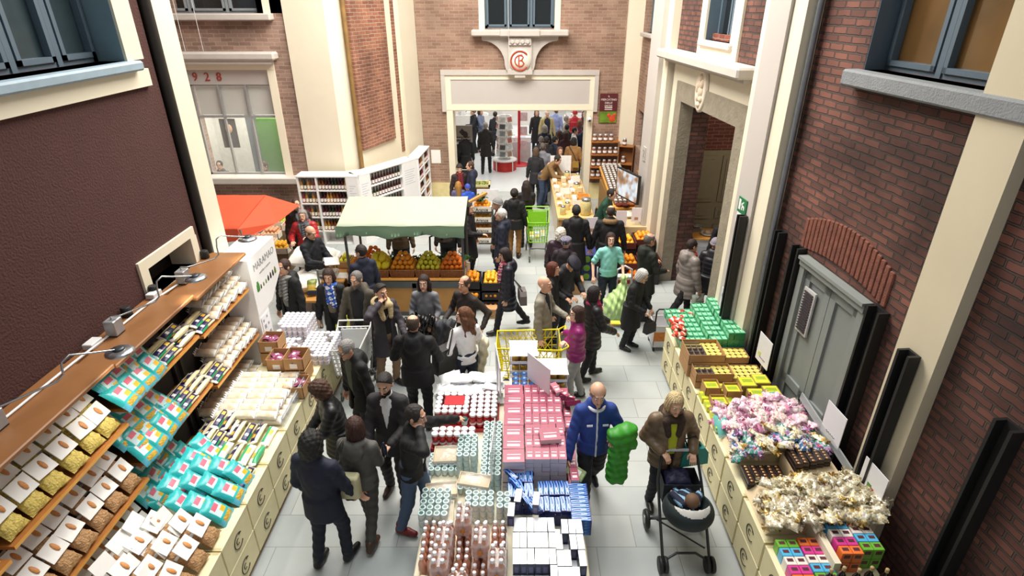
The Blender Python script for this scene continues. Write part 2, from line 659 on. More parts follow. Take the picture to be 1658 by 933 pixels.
m_ = MB().bx(-2.14, 2.34, -.1, .02, 3.625, 3.76).bx(-2.14, -2.025, -.09, .02, 2.62, 3.64).bx(2.225, 2.34, -.09, .02, 2.62, 3.64)
struct('trim_14', m_, STONE, (0, BY, 0))
make_window(4, (-.86, BY, 4.82), 0, 1.9, 2.4, cols=3, rec=.1, sill=0)
struct('trim_15', MB().bx(-1.02, -.86, -.03, .1, 4.8, 7.3).bx(1.04, 1.2, -.03, .1, 4.8, 7.3), CREAM, (0, BY, 0))
struct('trim_16', MB().solid(-1.22, 1.42, -.38, .05, 4.64, 4.8, b=.03).solid(-.45, .65, -.42, .05, 4.63, 4.81, b=.03), STONE, (0, BY, 0))
# corbel under the sill
pl = []
for i in range(9):
    a = PI / 2 * i / 8
    pl.append((.1 - .95 + .62 * math.sin(a), 4.5 - .62 * (1 - math.cos(a))))
pl = [(-.95, 4.64), (-.95, 4.55)] + [(-.92 + .6 * math.sin(PI / 2 * i / 8), 4.52 - .62 * (1 - math.cos(PI / 2 * i / 8))) for i in range(9)] + [(-.28, 3.76)]
pr = [(.2 - x, z) for x, z in pl][::-1]
cor = struct('trim_17', MB().prism(pl + pr, -.16, 0).bx(-.22, .42, -.26, -.1, 3.76, 4.64).bx(-.2, .4, -.32, -.2, 4.42, 4.6).bx(-.25, .45, -.3, 0, 3.66, 3.78).bx(-.05, .25, -.28, 0, 3.58, 3.66), STONE, (0, BY, 0))
MB().lathe([(.3, 0), (.3, .04), (.0, .05)], 28, M=TR(.1, -.26, 4.02) @ FACE).build('emblem_disc', mat('#efe9da', .6), cor)
m_ = MB()
m_.tube([(.1 + .25 * math.cos(a), -.31, 4.02 + .25 * math.sin(a)) for a in [math.radians(40 + 280 * i / 24) for i in range(25)]], .025, 6)
m_.tube([(.07, -.31, 3.87), (.07, -.31, 4.18), (.15, -.31, 4.17), (.19, -.31, 4.11), (.15, -.31, 4.04), (.07, -.31, 4.03), (.16, -.31, 4.02), (.21, -.31, 3.95), (.16, -.31, 3.88), (.07, -.31, 3.87)], .02, 6)
m_.tube([(.1 + .14 * math.cos(a), -.31, 4.02 + .14 * math.sin(a)) for a in [math.radians(60 + 250 * i / 18) for i in range(19)]], .018, 6)
m_.build('monogram', mat('#b5472f', .6), cor)
m_ = MB()
for i in range(4):
    m_.lathe([(.06, 0), (.06, .02), (.03, .025)], 12, M=TR(-.11 + .14 * i, -.32, 4.5) @ FACE)
m_.build('rosettes', STONE, cor)
struct('trim_18', MB().bx(3.02, 3.5, -.12, .1, 0, 9), CREAM, (0, BY, 0))
# far right side wall with small window and barred arch
m_ = MB().bx(0, .5, 0, .4, 0, 9).bx(.5, 1.6, 0, .4, 0, 1.75).bx(.5, 1.6, 0, .4, 2.75, 4.75).bx(1.6, 4.5, 0, .4, 0, 9).bx(.5, 1.6, 0, .4, 7, 9)
RZF = math.atan2(-4.5, .05)
struct('wall_spice_side', m_, BR_BACK, (3.46, 17.3, 0), RZF)
make_window(5, (3.46 + .005, 17.3 - .5, 4.75), RZF, 1.1, 2.2, cols=2, rec=.12, sill=.14)
m_ = MB()
for i in range(7):
    m_.tube([(.08 + .15 * i, .12, 0), (.08 + .15 * i, .12, 1.0)], .015, 6)
for z in (.3, .65):
    m_.bx(0, 1.1, .11, .13, z - .015, z + .015)
m_.bx(0, 1.1, .2, .22, 0, 1, 1)
struct('window_6', m_, [mat('#5d5a55', .6), mat('#3a332c', .8)], (3.465, 16.8, 1.75), RZF)

# ---- right wall; local x runs along the wall towards the camera, local y points outwards
RP, RRZ = (3.19, 11.8, 0), math.atan2(-1, .077)


def rw(s, off, z):
    """point on the right wall: along, into the room, up"""
    return Matrix.Translation(RP) @ Matrix.Rotation(RRZ, 4, 'Z') @ Vector((s, -off, z))


def rstruct(n, mb, mats):
    return struct(n, mb, mats, RP, RRZ)


m_ = MB()
m_.bx(-1.4, .42, 0, .5, 0, 4.6).bx(2.92, 3.5, 0, .5, 0, 4.6).bx(.42, 2.92, 0, .5, 3.8, 4.6)
m_.bx(-1.4, .98, 0, .5, 4.6, 9).bx(2.1, 3.5, 0, .5, 4.6, 9).bx(.98, 2.1, 0, .5, 4.6, 4.9).bx(.98, 2.1, 0, .5, 7.1, 9)
rstruct('wall_right', m_, BR_RED)
m_ = MB()
m_.bx(3.5, 5.28, 0, .5, 0, 4.86).bx(6.56, 11, 0, .5, 0, 4.86).bx(5.28, 6.56, 0, .5, 2.68, 4.86)
m_.bx(3.5, 5.45, 0, .5, 4.86, 9).bx(7.75, 11, 0, .5, 4.86, 9).bx(5.45, 7.75, 0, .5, 7.2, 9)
rstruct('wall_right_near', m_, BR_RED)
# soldier-course lintel over the grey door
m_ = MB()
for i in range(21):
    s0 = 5.1 + i * .078
    m_.solid(s0, s0 + .068, -.02, .05, 2.74 + .18 * (1 - ((i - 10) / 10) ** 2) * .5, 3.12 + .16 * (1 - ((i - 10) / 10) ** 2), b=.008)
rstruct('trim_19', m_, mat('#7d4c3e', .9, var=.35, sc=11, bump=.5))
rstruct('trim_20', MB().bx(-1.4, -.72, -.25, 0, 0, 9), GREYP)
rstruct('trim_21', MB().bx(-.72, -.42, -.15, 0, 0, 9), CREAM)
m_ = MB().bx(-.25, .1, -.06, 0, 0, 4.5).bx(3.2, 3.42, -.06, 0, 0, 4.5).bx(.1, 3.2, -.06, 0, 4.12, 4.5)
rstruct('door_2', m_, CREAM2)
m_ = MB().bx(.1, .43, -.1, .16, 0, 3.79).bx(2.91, 3.2, -.1, .16, 0, 3.79).bx(.1, 3.2, -.1, .16, 3.79, 4.13)
rstruct('trim_22', m_, STONE_OLD)
rstruct('trim_23', MB().solid(-.6, 3.25, -.36, .02, 4.5, 4.66, b=.03).bx(-.5, 3.15, -.2, .02, 4.44, 4.5), STONE)
rstruct('trim_24', MB().bx(.74, .98, -.04, .1, 4.66, 7.2).bx(2.1, 2.4, -.04, .1, 4.66, 7.2).bx(.98, 2.1, -.04, .1, 4.66, 4.8), CREAM)
make_window(7, rw(.98, 0, 4.9), RRZ, 1.12, 2.2, cols=2, rec=.2, sill=.1, reveal=BLUEF)
rstruct('trim_25', MB().bx(3.42, 3.62, -.2, 0, 0, 9).bx(4.17, 4.46, -.2, 0, 0, 9), CREAM)
rstruct('trim_26', MB().bx(3.62, 4.15, -.24, 0, 0, 9).bx(4.13, 4.19, -.17, 0, 0, 9), GREYP)
rstruct('trim_27', MB().bx(7.14, 7.62, -.12, 0, 0, 9), mat('#d9ceb2', .7, var=.05, sc=2))
o = MB().tube([(4.53, -.09, .8), (4.53, -.09, 9)], .035, 10).build('drainpipe', mat('#8d949b', .4, .6), None, RP, RRZ)
tag(o, 'thin grey metal pipe running up beside the right pilaster', 'pipe')
make_window(8, rw(5.45, 0, 4.86), RRZ, 2.3, 2.3, cols=3, rec=.22, sill=.16, reveal=BLUEF, sz=.16, gm=mat('#6b4f2c', .12, var=.5, sc=1.2), sillmat=mat('#8b8f92', .8, bump=.4))
# recess room behind the portal
m_ = MB().bx(-.2, .4, .12, .45, 0, 5).bx(2.94, 3.4, .12, .45, 0, 5).bx(.4, 2.94, .12, .45, 3.83, 5)
m_.bx(-1.0, -.75, .45, 4.4, 2.57, 5).bx(-1.0, 3.4, 4.2, 4.4, 0, 5).bx(3.4, 3.6, .45, 4.4, 0, 5).bx(-.85, -.2, .3, .45, 0, 5)
rstruct('wall_portal_inside', m_, BR_DARK)
rstruct('ceiling_portal', MB().bx(-2.8, 3.6, .5, 4.4, 4.7, 4.8), mat('#4a3f38', .9))
m_ = MB().bx(-.85, -.76, .45, 4.2, 0, 2.57)
for i in range(4):
    for z0, z1 in ((.15, .85), (1.0, 1.25), (1.4, 2.45)):
        a = .6 + i * .84
        m_.bx(-.76, -.735, a, a + .72, z0, z1)
        m_.bx(-.735, -.72, a + .08, a + .64, z0 + .08, z1 - .08)
rstruct('door_3', m_, mat('#a99f80', .6, var=.06))
l_ = bpy.data.lights.new('portal_fill_light', 'POINT')  # unseen fill light, added to brighten the recess behind the portal
l_.energy = 45
l_.shadow_soft_size = .3
l_.color = (1, .9, .75)
lo_ = bpy.data.objects.new('portal_fill_light', l_)
COL.objects.link(lo_)
lo_.location = rw(1.4, -2.2, 4.2)
# grey double door
m_ = MB()
G0, G1 = 5.28, 6.56
m_.bx(G0, G0 + .1, -.07, .1, 0, 2.68).bx(G1 - .1, G1, -.07, .1, 0, 2.68).bx(G0, G1, -.09, .1, 2.58, 2.68).bx(G0, G1, -.12, .05, 2.66, 2.7)
d3 = rstruct('door_4', m_, mat('#8a908d', .5, var=.04))
mid = (G0 + G1) / 2
for a, b in ((G0 + .1, mid - .005), (mid + .005, G1 - .1)):
    q = MB().bx(a, b, 0, .05, 0, 2.58)
    for x0, x1, z0, z1 in ((a, a + .11, 0, 2.58), (b - .11, b, 0, 2.58), (a, b, 2.44, 2.58), (a, b, 0, .2), (a, b, .95, 1.07)):
        q.bx(x0, x1, -.03, 0, z0, z1)
    q.build('door_leaf', mat('#868c8a', .5, var=.04), d3)
q = MB().bx(5.44, 5.68, -.045, -.02, 1.75, 2.35)
for i in range(15):
    z = 1.79 + i * .036
    q.bx(5.47, 5.65, -.062, -.04, z, z + .018, 1)
q.build('vent_grille', [mat('#c9c7c6', .5), mat('#3b3338', .6)], d3)
MB().tube([(5.95, -.05, .9), (5.95, -.09, .93), (5.95, -.09, 1.08), (5.95, -.05, 1.11)], .012, 6).build('door_handle', BLACKP, d3)


# black corner guards
def guard(s, wd, z1, lab, off=0.):
    q = MB().bx(-wd / 2, wd / 2, -.03, -.004, 0, z1).bx(-wd / 2, -wd / 2 + .03, -.12, -.03, 0, z1).bx(wd / 2 - .03, wd / 2, -.12, -.03, 0, z1)
    for i in range(int(z1 / .12)):
        q.bx(-wd / 2 - .006, -wd / 2, -.08, -.05, .05 + i * .12, .1 + i * .12)
    o = q.build('corner_guard', BLACKP, None, rw(s, off, 0), RRZ)
    tag(o, lab, 'guard', 'black wall guards')


guard(4.06, .11, 2.79, 'black upright guard on the right pilaster face beneath the exit sign', .25)
guard(4.68, .13, 2.78, 'black upright guard on the brick just left of the grey door guards', .0)
guard(5.16, .17, 2.76, 'black upright guard along the far edge of the grey double door')
guard(6.72, .2, 2.72, 'black upright guard along the near edge of the grey double door')
guard(7.39, .16, 2.64, 'black upright guard on the near cream pilaster', .13)
guard(8.35, .18, 2.6, 'black upright guard nearest the camera at the right edge')

for n, (x, y, z) in enumerate(((-7.35, AY - .5, 4.5), (-6.95, AY - .5, 4.5), (-.2, BY - .5, 3.9))):
    o = MB().tube([(x, y, z), (x - .02, y, 6.5), (x - .03, y, 9)], .006, 5).build('hanging_cable', mat('#d9d6d0', .5))
    tag(o, 'thin pale cable hanging ' + ('before the alcove window, left one', 'before the alcove window, right one', 'beside the emblem over the doorway')[n], 'cable')
# hall beyond the opening
WHITEW = mat('#e8e6e1', .7, var=.03)
struct('wall_hall_back', MB().bx(-8, 8, 36, 36.3, 0, 4.6), WHITEW)
struct('wall_hall_left', MB().bx(-8.2, -8, 17.9, 36, 0, 4.6), WHITEW)
struct('wall_hall_right', MB().bx(8, 8.2, 17.9, 36, 0, 4.6), WHITEW)
struct('ceiling_hall', MB().bx(-8.2, 8.2, 17.9, 36.3, 4.6, 4.8), PALE)
struct('floor_hall', MB().bx(-8, 8, 18, 36, 0, .004), mat('#d3d6d6', .3, var=.06, sc=1.5))
# ================================================================ people: smooth-blended distance fields turned into one continuous surface


def axis(lo, hi, c, fine=()):
    pts = [lo]
    fine = sorted(fine)
    while pts[-1] < hi:
        p = pts[-1]
        st = c
        for a, b, s_ in fine:
            if a - c <= p <= b:
                st = min(st, s_)
        pts.append(p + st)
    return np.array(pts, np.float32)


class Field:
    def __init__(s, xs, ys, zs, big=.09):
        s.x, s.y, s.z, s.big = xs, ys, zs, big
        s.v = np.full((len(xs), len(ys), len(zs)), big, np.float32)

    def sub(s, lo, hi):
        sl = []
        for ax, a, b in zip((s.x, s.y, s.z), lo, hi):
            i, j = np.searchsorted(ax, a), np.searchsorted(ax, b)
            sl.append(slice(max(0, i - 1), min(len(ax), j + 1)))
        X = s.x[sl[0]][:, None, None]
        Y = s.y[sl[1]][None, :, None]
        Z = s.z[sl[2]][None, None, :]
        return tuple(sl), X, Y, Z

    def put(s, sl, d, k, op):
        a = s.v[sl]
        d = np.minimum(d, s.big)
        if op == 'cut':
            s.v[sl] = np.maximum(a, -d)
            return
        if k <= 0:
            s.v[sl] = np.minimum(a, d)
            return
        h = np.maximum(k - np.abs(a - d), 0) / k
        s.v[sl] = np.minimum(a, d) - h * h * k * .25

    def cap(s, a, b, ra, rb=None, k=.03, op='add', fn=None, sy=1.):
        rb = ra if rb is None else rb
        a, b = np.array(a, float), np.array(b, float)
        m = max(ra, rb) + k + .05
        lo, hi = np.minimum(a, b) - m, np.maximum(a, b) + m
        sl, X, Y, Z = s.sub(lo, hi)
        if X.size * Y.size * Z.size == 0:
            return s
        ab = b - a
        L = max(float(ab @ ab), 1e-9)
        px, py, pz = X - a[0], Y - a[1], Z - a[2]
        h = np.clip((px * ab[0] + py * ab[1] + pz * ab[2]) / L, 0, 1)
        d = np.sqrt((px - h * ab[0]) ** 2 + (py - h * ab[1]) ** 2 + (pz - h * ab[2]) ** 2) - (ra + (rb - ra) * h)
        if fn is not None:
            d = d + fn(h, X, Y, Z)
        s.put(sl, d, k, op)
        return s

    def ell(s, c, r, R=None, k=.03, op='add', fn=None):
        c, r = np.array(c, float), np.array(r, float)
        m = r.max() + k + .05
        sl, X, Y, Z = s.sub(c - m, c + m)
        if X.size * Y.size * Z.size == 0:
            return s
        px, py, pz = X - c[0], Y - c[1], Z - c[2]
        if R is not None:
            q = [px * R[0, i] + py * R[1, i] + pz * R[2, i] for i in range(3)]
        else:
            q = [px, py, pz]
        k0 = np.sqrt((q[0] / r[0]) ** 2 + (q[1] / r[1]) ** 2 + (q[2] / r[2]) ** 2)
        k1 = np.sqrt((q[0] / r[0] ** 2) ** 2 + (q[1] / r[1] ** 2) ** 2 + (q[2] / r[2] ** 2) ** 2)
        d = k0 * (k0 - 1) / np.maximum(k1, 1e-6)
        d = np.where(k0 < .2, -r.min() * .8, d)
        if fn is not None:
            d = d + fn(*q)
        s.put(sl, d, k, op)
        return s

    def grid(s):
        return s.x[:, None, None], s.y[None, :, None], s.z[None, None, :]

    def mesh(s):
        v = s.v
        n = v < 0
        A = [n[i:n.shape[0] - 1 + i, j:n.shape[1] - 1 + j, k:n.shape[2] - 1 + k] for i in (0, 1) for j in (0, 1) for k in (0, 1)]
        cnt = np.zeros(A[0].shape, np.int8)
        for a in A:
            cnt += a
        I, J, K = np.nonzero((cnt > 0) & (cnt < 8))
        acc = np.zeros((len(I), 3), np.float32)
        num = np.zeros(len(I), np.float32)
        ax = (s.x, s.y, s.z)
        cor = [(i, j, k) for i in (0, 1) for j in (0, 1) for k in (0, 1)]
        for c0 in cor:
            for d in range(3):
                if c0[d]:
                    continue
                c1 = list(c0)
                c1[d] = 1
                p0 = (I + c0[0], J + c0[1], K + c0[2])
                p1 = (I + c1[0], J + c1[1], K + c1[2])
                v0, v1 = v[p0], v[p1]
                m = (v0 < 0) != (v1 < 0)
                t = np.where(m, v0 / np.where(m, v0 - v1, 1), 0)
                for e in range(3):
                    a0, a1 = ax[e][p0[e]], ax[e][p1[e]]
                    acc[:, e] += np.where(m, a0 + (a1 - a0) * t, 0)
                num += m
        V = acc / num[:, None]
        idx = np.full(cnt.shape, -1, np.int32)
        idx[I, J, K] = np.arange(len(I))
        F = []
        for d in range(3):
            sl0 = [slice(None)] * 3
            sl1 = [slice(None)] * 3
            sl0[d] = slice(0, n.shape[d] - 1)
            sl1[d] = slice(1, n.shape[d])
            a, b = n[tuple(sl0)], n[tuple(sl1)]
            ch = a != b
            e1, e2 = (d + 1) % 3, (d + 2) % 3
            P = np.array(np.nonzero(ch))
            ok = (P[e1] > 0) & (P[e2] > 0) & (P[e1] < n.shape[e1] - 1) & (P[e2] < n.shape[e2] - 1)
            P = P[:, ok]
            q = []
            for o1, o2 in ((-1, -1), (0, -1), (0, 0), (-1, 0)):
                Q = P.copy()
                Q[e1] += o1
                Q[e2] += o2
                q.append(idx[Q[0], Q[1], Q[2]])
            q = np.stack(q, 1)
            fl = ~a[P[0], P[1], P[2]]
            q[fl] = q[fl][:, ::-1]
            F.append(q)
        F = np.concatenate(F)
        F = F[(F >= 0).all(1)]
        return V, F


SKIN = ['#d9a98c', '#cf9c7f', '#e0b49b', '#c48f72']


def unit(v):
    v = np.array(v, float)
    return v / max(np.linalg.norm(v), 1e-9)


def ik(a, b, l1, l2, pole):
    d = b - a
    L = np.linalg.norm(d)
    mx = (l1 + l2) * .995
    if L > mx:
        b = a + d / L * mx
        d = b - a
        L = mx
    t = (l1 * l1 - l2 * l2 + L * L) / (2 * L * L)
    h = math.sqrt(max(l1 * l1 - (t * L) ** 2, 0))
    p = np.array(pole, float)
    p = p - d * (p @ d) / (L * L)
    return a + d * t + unit(p) * h, b


def rotx(p, o, a):
    p = np.array(p, float) - o
    c, s_ = math.cos(a), math.sin(a)
    return np.array([p[0], p[1] * c - p[2] * s_, p[1] * s_ + p[2] * c]) + o


PEOPLE_N = [0]


def person(label, pos, face, h=1.72, res=.016, fres=.007, lean=0., fat=1., skin=0, hair='short', hairc='#2a211c',
           coat='jacket', coatc='#1d1d20', hem=None, puff=0., open_=0., shirt='#e8e8e8', pants='#23242a', shoes='#1a1816',
           lh=None, rh=None, hd=(0, 0), feet=None, hood=False, fur=None, scarf=None, beard=None, collar=None, glasses=False, sit=False,
           group='shoppers in the market hall', skirt=None, lapel=None, sleeve=1., base_z=0., zipc=None, fist=.5, stripe=None, cat='person', cuff=None, rawpos=None):
    """local frame: x right, y forward, z up, built for a height of 1.75 and scaled"""
    s_ = h / 1.75
    F_ = fat
    lean = math.radians(lean)
    pel = np.array([0, 0, .95])

    def up(p):
        return rotx(p, pel, -lean)
    if feet is None:
        feet = ((-.1, .02), (.11, -.02))
    neck0, neck1 = up((0, -.01, 1.43)), up((0, .01, 1.53))
    hy, hp = math.radians(hd[0]), math.radians(hd[1])
    HR = np.array(Matrix.Rotation(-lean * .6, 3, 'X') @ Matrix.Rotation(hy, 3, 'Z') @ Matrix.Rotation(-hp, 3, 'X'))
    hc = up((0, .02, 1.55)) + HR @ np.array([0, .0, .085])

    HR0, hs = HR, 1.07
    HR = HR0 / hs

    def hl(x, y, z):
        return hc + HR0 @ np.array([x, y, z]) * hs
    rz = math.radians(face + 180)
    if rawpos is None:
        hw = gz(pos[0], pos[1], base_z + (hc[2]) * s_)
        q = Matrix.Rotation(rz, 3, 'Z') @ Vector((hc[0] * s_, hc[1] * s_, 0))
        rloc = Vector((hw.x - q.x, hw.y - q.y, base_z))
    else:
        rloc = Vector(rawpos)
    W = Matrix.Translation(rloc) @ Matrix.Rotation(rz, 4, 'Z')

    def tol(H_):
        if H_ is not None and H_[0] == 'w':
            v = W.inverted() @ Vector(H_[1:4])
            return tuple(np.array(v) / s_) + tuple(H_[4:])
        return H_
    lh, rh = tol(lh), tol(rh)
    sL, sR = up((-.168 * F_, 0, 1.395)), up((.168 * F_, 0, 1.395))
    lh = (-.27 * F_, .06, .82) if lh is None else lh
    rh = (.27 * F_, .06, .82) if rh is None else rh
    hands = []
    for S0, H_, sg in ((sL, lh, -1), (sR, rh, 1)):
        pole = (sg * .45, -.6, -.5) if len(H_) < 6 else H_[3:6]
        el, wr_ = ik(S0, np.array(H_[:3], float), .30, .27, pole)
        hands.append((S0, el, wr_, sg))
    legs = []
    for (fx, fy, *lift), sg in zip(feet, (-1, 1)):
        hip = np.array([sg * .09, 0, .92])
        lz = lift[0] if lift else 0.
        an = np.array([fx, fy - .04, .085 + lz])
        kn, an = ik(hip, an, .43, .42, (sg * .1, 1, .05))
        legs.append((hip, kn, an, lz, sg))
    # --- body
    mx = .16
    allp = np.array([sL, sR, hc, neck0] + [q for hnd in hands for q in hnd[:3]] + [q for l in legs for q in l[:3]])
    lo, hi = allp.min(0) - mx, allp.max(0) + mx
    lo[2] = -.03
    fx, fy, fz = [(hc[0] - .1, hc[0] + .1, fres)], [(hc[1] - .13, hc[1] + .13, fres)], [(hc[2] - .14, hc[2] + .14, fres)]
    for S0, el, wp, sg in hands:
        dr = unit(wp - el)
        c = wp + dr * .09
        for f_, i in ((fx, 0), (fy, 1), (fz, 2)):
            f_.append((c[i] - .09, c[i] + .09, fres))
    f = Field(axis(lo[0], hi[0], .024, fx), axis(lo[1], hi[1], .024, fy), axis(lo[2], hi[2], .024, fz))
    f.ell(up((0, 0, 1.24)), (.125 * F_, .08 * F_, .19), k=.05)
    f.ell((0, 0, .98), (.125 * F_, .085 * F_, .14), k=.05)
    f.cap(up((-.12 * F_, 0, 1.39)), up((.12 * F_, 0, 1.39)), .05, k=.04)
    f.cap(neck0, neck1, .052, .048, k=.03)
    for S0, el, wp, sg in hands:
        f.cap(S0, el, .043, .036, k=.02).cap(el, wp, .036, .024, k=.02)
    for hip, kn, an, lz, sg in legs:
        f.cap(hip, kn, .07, .048, k=.03).cap(kn, an, .048, .034, k=.02)
        f.cap(an + (0, 0, -.03), an + (0, .12, -.055 ), .03, .025, k=.02)
    # head
    f.ell(hl(0, -.012, .028), (.073, .092, .092), HR, k=.02)
    f.ell(hl(0, .028, -.05), (.056, .062, .066), HR, k=.03)
    f.cap(hl(-.03, .078, .034), hl(.03, .078, .034), .012, k=.015)
    f.cap(hl(0, .088, .02), hl(0, .105, -.024), .0085, .0135, k=.012)
    f.ell(hl(0, .083, -.095), (.022, .016, .016), HR, k=.02)
    for sg in (-1, 1):
        f.ell(hl(sg * .031, .1, .013), (.017, .016, .012), HR, op='cut')
        f.ell(hl(sg * .074, -.01, -.002), (.012, .02, .032), HR, k=.008)
    f.cap(hl(-.018, .088, -.056), hl(.018, .088, -.056), .0075, k=.006)
    # hands
    tips = []
    for S0, el, wp, sg in hands:
        dr = unit(wp - el)
        side = np.cross(dr, (0, 0, 1.)) if abs(dr[2]) < .8 else np.array([0, 1., 0])
        side = unit(side - dr * (side @ dr))
        if abs(dr[2]) < .8:
            side = side * -sg      # thumb side: inwards for a raised forearm
        pn = unit(np.cross(side, dr)) * (1 if abs(dr[2]) < .8 else 1)
        if abs(dr[2]) >= .8:
            pn = np.array([-sg, 0, 0.]) - dr * (-sg * dr[0])
            pn = unit(pn)
        elif pn[2] > 0:
            pn = -pn
        for o in (-.022, .0, .022):
            f.cap(wp + dr * .015 + side * o * .7, wp + dr * .08 + side * o * 1.1, .014, .014, k=.012)
        for o, L in ((-.031, .062), (-.0105, .075), (.0105, .08), (.031, .072)):
            b = wp + dr * .085 + side * o
            a1 = fist
            d1 = dr * math.cos(a1) + pn * math.sin(a1)
            d2 = dr * math.cos(a1 * 2.1) + pn * math.sin(a1 * 2.1)
            m1 = b + d1 * L * .55
            f.cap(b, m1, .0095, .009, k=.004).cap(m1, m1 + d2 * L * .5, .009, .0075, k=.003)
        tb = wp + dr * .03 + side * .03
        t1 = tb + unit(dr * .7 + side * .6 + pn * .3) * .042
        f.cap(tb, t1, .013, .011, k=.01).cap(t1, t1 + unit(dr * .9 + side * .1 + pn * .4) * .034, .0105, .0085, k=.004)
        tips.append((wp + dr * .09 + pn * .03, dr, side, pn))
    V, Fq = f.mesh()
    C = V[Fq].mean(1)
    Q = (C - hc) @ HR
    mi = np.zeros(len(Fq), np.int32)
    inh = (np.abs(Q) < .16).all(1)
    mi[inh & (Q[:, 1] > .075) & (np.abs(Q[:, 2] + .056) < .009) & (np.abs(Q[:, 0]) < .025)] = 1
    mi[inh & (Q[:, 1] > .06) & (np.abs(Q[:, 2] - .036) < .006) & (np.abs(np.abs(Q[:, 0]) - .033) < .019)] = 2
    if beard:
        bm = inh & (Q[:, 1] > -.015) & (Q[:, 2] < -.03) & (Q[:, 2] > -.125)
        bm &= ~((Q[:, 1] > .075) & (np.abs(Q[:, 2] + .057) < .009) & (np.abs(Q[:, 0]) < .022))
        bm &= (Q[:, 2] < -.042) | (np.abs(Q[:, 0]) > .045) | (Q[:, 2] < -.036)
        mi[bm] = 3
    sk = mat(SKIN[skin], .5, var=.05, sc=12)
    root = link('person', fast_mesh('person', V * s_, Fq, mi, [sk, mat('#b0665a', .5, var=0), mat(hairc, .7), mat(beard or hairc, .8)]))
    root.location = rloc
    root.rotation_euler = (0, 0, rz)
    tag(root, label, cat, group)
    # eyes
    for sg in (-1, 1):
        e = MB()
        c = hl(sg * .031, .078, .012)
        e.ball(tuple(c * s_), .0125 * s_, 8, 0)
        e.ball(tuple(hl(sg * .031, .0855, .0115) * s_), .007 * s_, 6, 1)
        e.build('eye', [mat('#e9e4de', .3, var=0), mat('#2a1d16', .2, var=0)], root)
    if glasses:
        g = MB()
        for sg in (-1, 1):
            g.tube([tuple(hl(sg * .034 + .024 * math.cos(t), .104, .01 + .019 * math.sin(t)) * s_) for t in [i * PI / 6 for i in range(12)]], .003 * s_, 5, closed=True)
            g.tube([tuple(hl(sg * .058, .1, .014) * s_), tuple(hl(sg * .077, -.01, .016) * s_)], .003 * s_, 5)
        g.tube([tuple(hl(-.011, .106, .013) * s_), tuple(hl(.011, .106, .013) * s_)], .003 * s_, 5)
        g.build('glasses', mat('#2b2522', .3), root)

    def out(name, fl, mats, mi=None, lab=None, sm=True):
        V, Fq = fl.mesh()
        if len(Fq) == 0:
            return None
        mm = mi(V[Fq].mean(1)) if mi else None
        o = link(name, fast_mesh(name, V * s_, Fq, mm, mats, sm), root)
        if lab:
            o['label'] = lab
        return o
    # --- trousers
    seat = .93
    lp = np.array([q for l in legs for q in l[:3]])
    lo, hi = lp.min(0) - .17, lp.max(0) + .2
    lo[2] = max(lo[2], .0)
    f = Field(axis(lo[0], hi[0], res * 1.1), axis(lo[1], hi[1], res * 1.1), axis(0.0, 1.16, res * 1.1))
    f.ell((0, -.005, .95), (.165 * F_, .125 * F_, .15), k=.04)
    wr3 = lambda hh, X, Y, Z: .004 * np.sin(Z * 60 + X * 30)
    for hip, kn, an, lz, sg in legs:
        f.cap(hip + (0, 0, -.02), kn, .098 * (F_ * .5 + .5), .07, k=.03, fn=wr3).cap(kn, an + (0, 0, .0), .07, .058, k=.02, fn=wr3)
    if skirt:
        X, Y, Z = f.grid()
        r = .17 + (1 - Z) * .07
        d = np.sqrt(X ** 2 + (Y / .8) ** 2) - r
        d = np.maximum(np.maximum(d * .85, skirt - Z), Z - 1.05)
        f.v = np.minimum(f.v, np.minimum(d, .09))
        f.v = np.where(Z < skirt, .09, f.v)
    out('skirt' if skirt else 'trousers', f, [mat(pants, .8, bump=.15, bsc=50)])
    # --- shoes
    for hip, kn, an, lz, sg in legs:
        f = Field(axis(an[0] - .1, an[0] + .12, .012), axis(an[1] - .13, an[1] + .24, .012), axis(-.02, lz + .24, .012))
        t = an + (sg * .018, .17, -.05)
        f.cap(an + (0, -.03, -.04), an + (sg * .008, .08, -.045), .042, .043, k=.02).cap(an + (sg * .008, .08, -.045), t, .043, .034, k=.02)
        f.cap(an + (0, -.01, -.02), an + (0, -.01, .05), .045, .046, k=.03)
        if lz < .02:
            f.v = np.maximum(f.v, .004 - f.grid()[2])
        out('shoe', f, [mat(shoes, .45), mat(stripe or '#1d1b1a', .6)], mi=lambda C: (C[:, 2] < .024 + lz).astype(np.int32))
    # --- coat / upper garment
    hemz = hem if hem is not None else {'jacket': .82, 'coat': .66, 'long': .45, 'shirt': .9}[coat]
    g = .012 if coat == 'shirt' else .022
    if puff:
        g += .01
    ap = np.array([sL, sR, neck1] + [q for hnd in hands for q in hnd[:3]] + [(-.28 * F_, -.24, hemz), (.28 * F_, .26, hemz)])
    lo, hi = ap.min(0) - .15, ap.max(0) + .15
    lo[2] = hemz - .05
    for hnd in hands:
        lo[2] = min(lo[2], hnd[2][2] - .1)
    f = Field(axis(lo[0], hi[0], res), axis(lo[1], hi[1], res), axis(lo[2], hi[2], res))
    if puff:
        fnb = lambda x, y, z: -.011 * np.abs(np.sin((z + .01 * np.sin(x * 12)) * PI / puff)) + .006
        fns = lambda hh, X, Y, Z: -.009 * np.abs(np.sin(hh * .3 * PI / puff + X * 3)) + .004
    else:
        fnb = lambda x, y, z: .004 * np.sin(z * 31 + x * 37 + 2 * np.sin(y * 30)) * np.sin(x * 15 + z * 9) + .003 * np.sin(x * 45 - z * 21)
        fns = lambda hh, X, Y, Z: .0035 * np.sin(hh * 17 + X * 42 + Y * 37) + .003 * np.sin(X * 55 - Z * 48)
    RB = np.array(Matrix.Rotation(-lean, 3, 'X'))
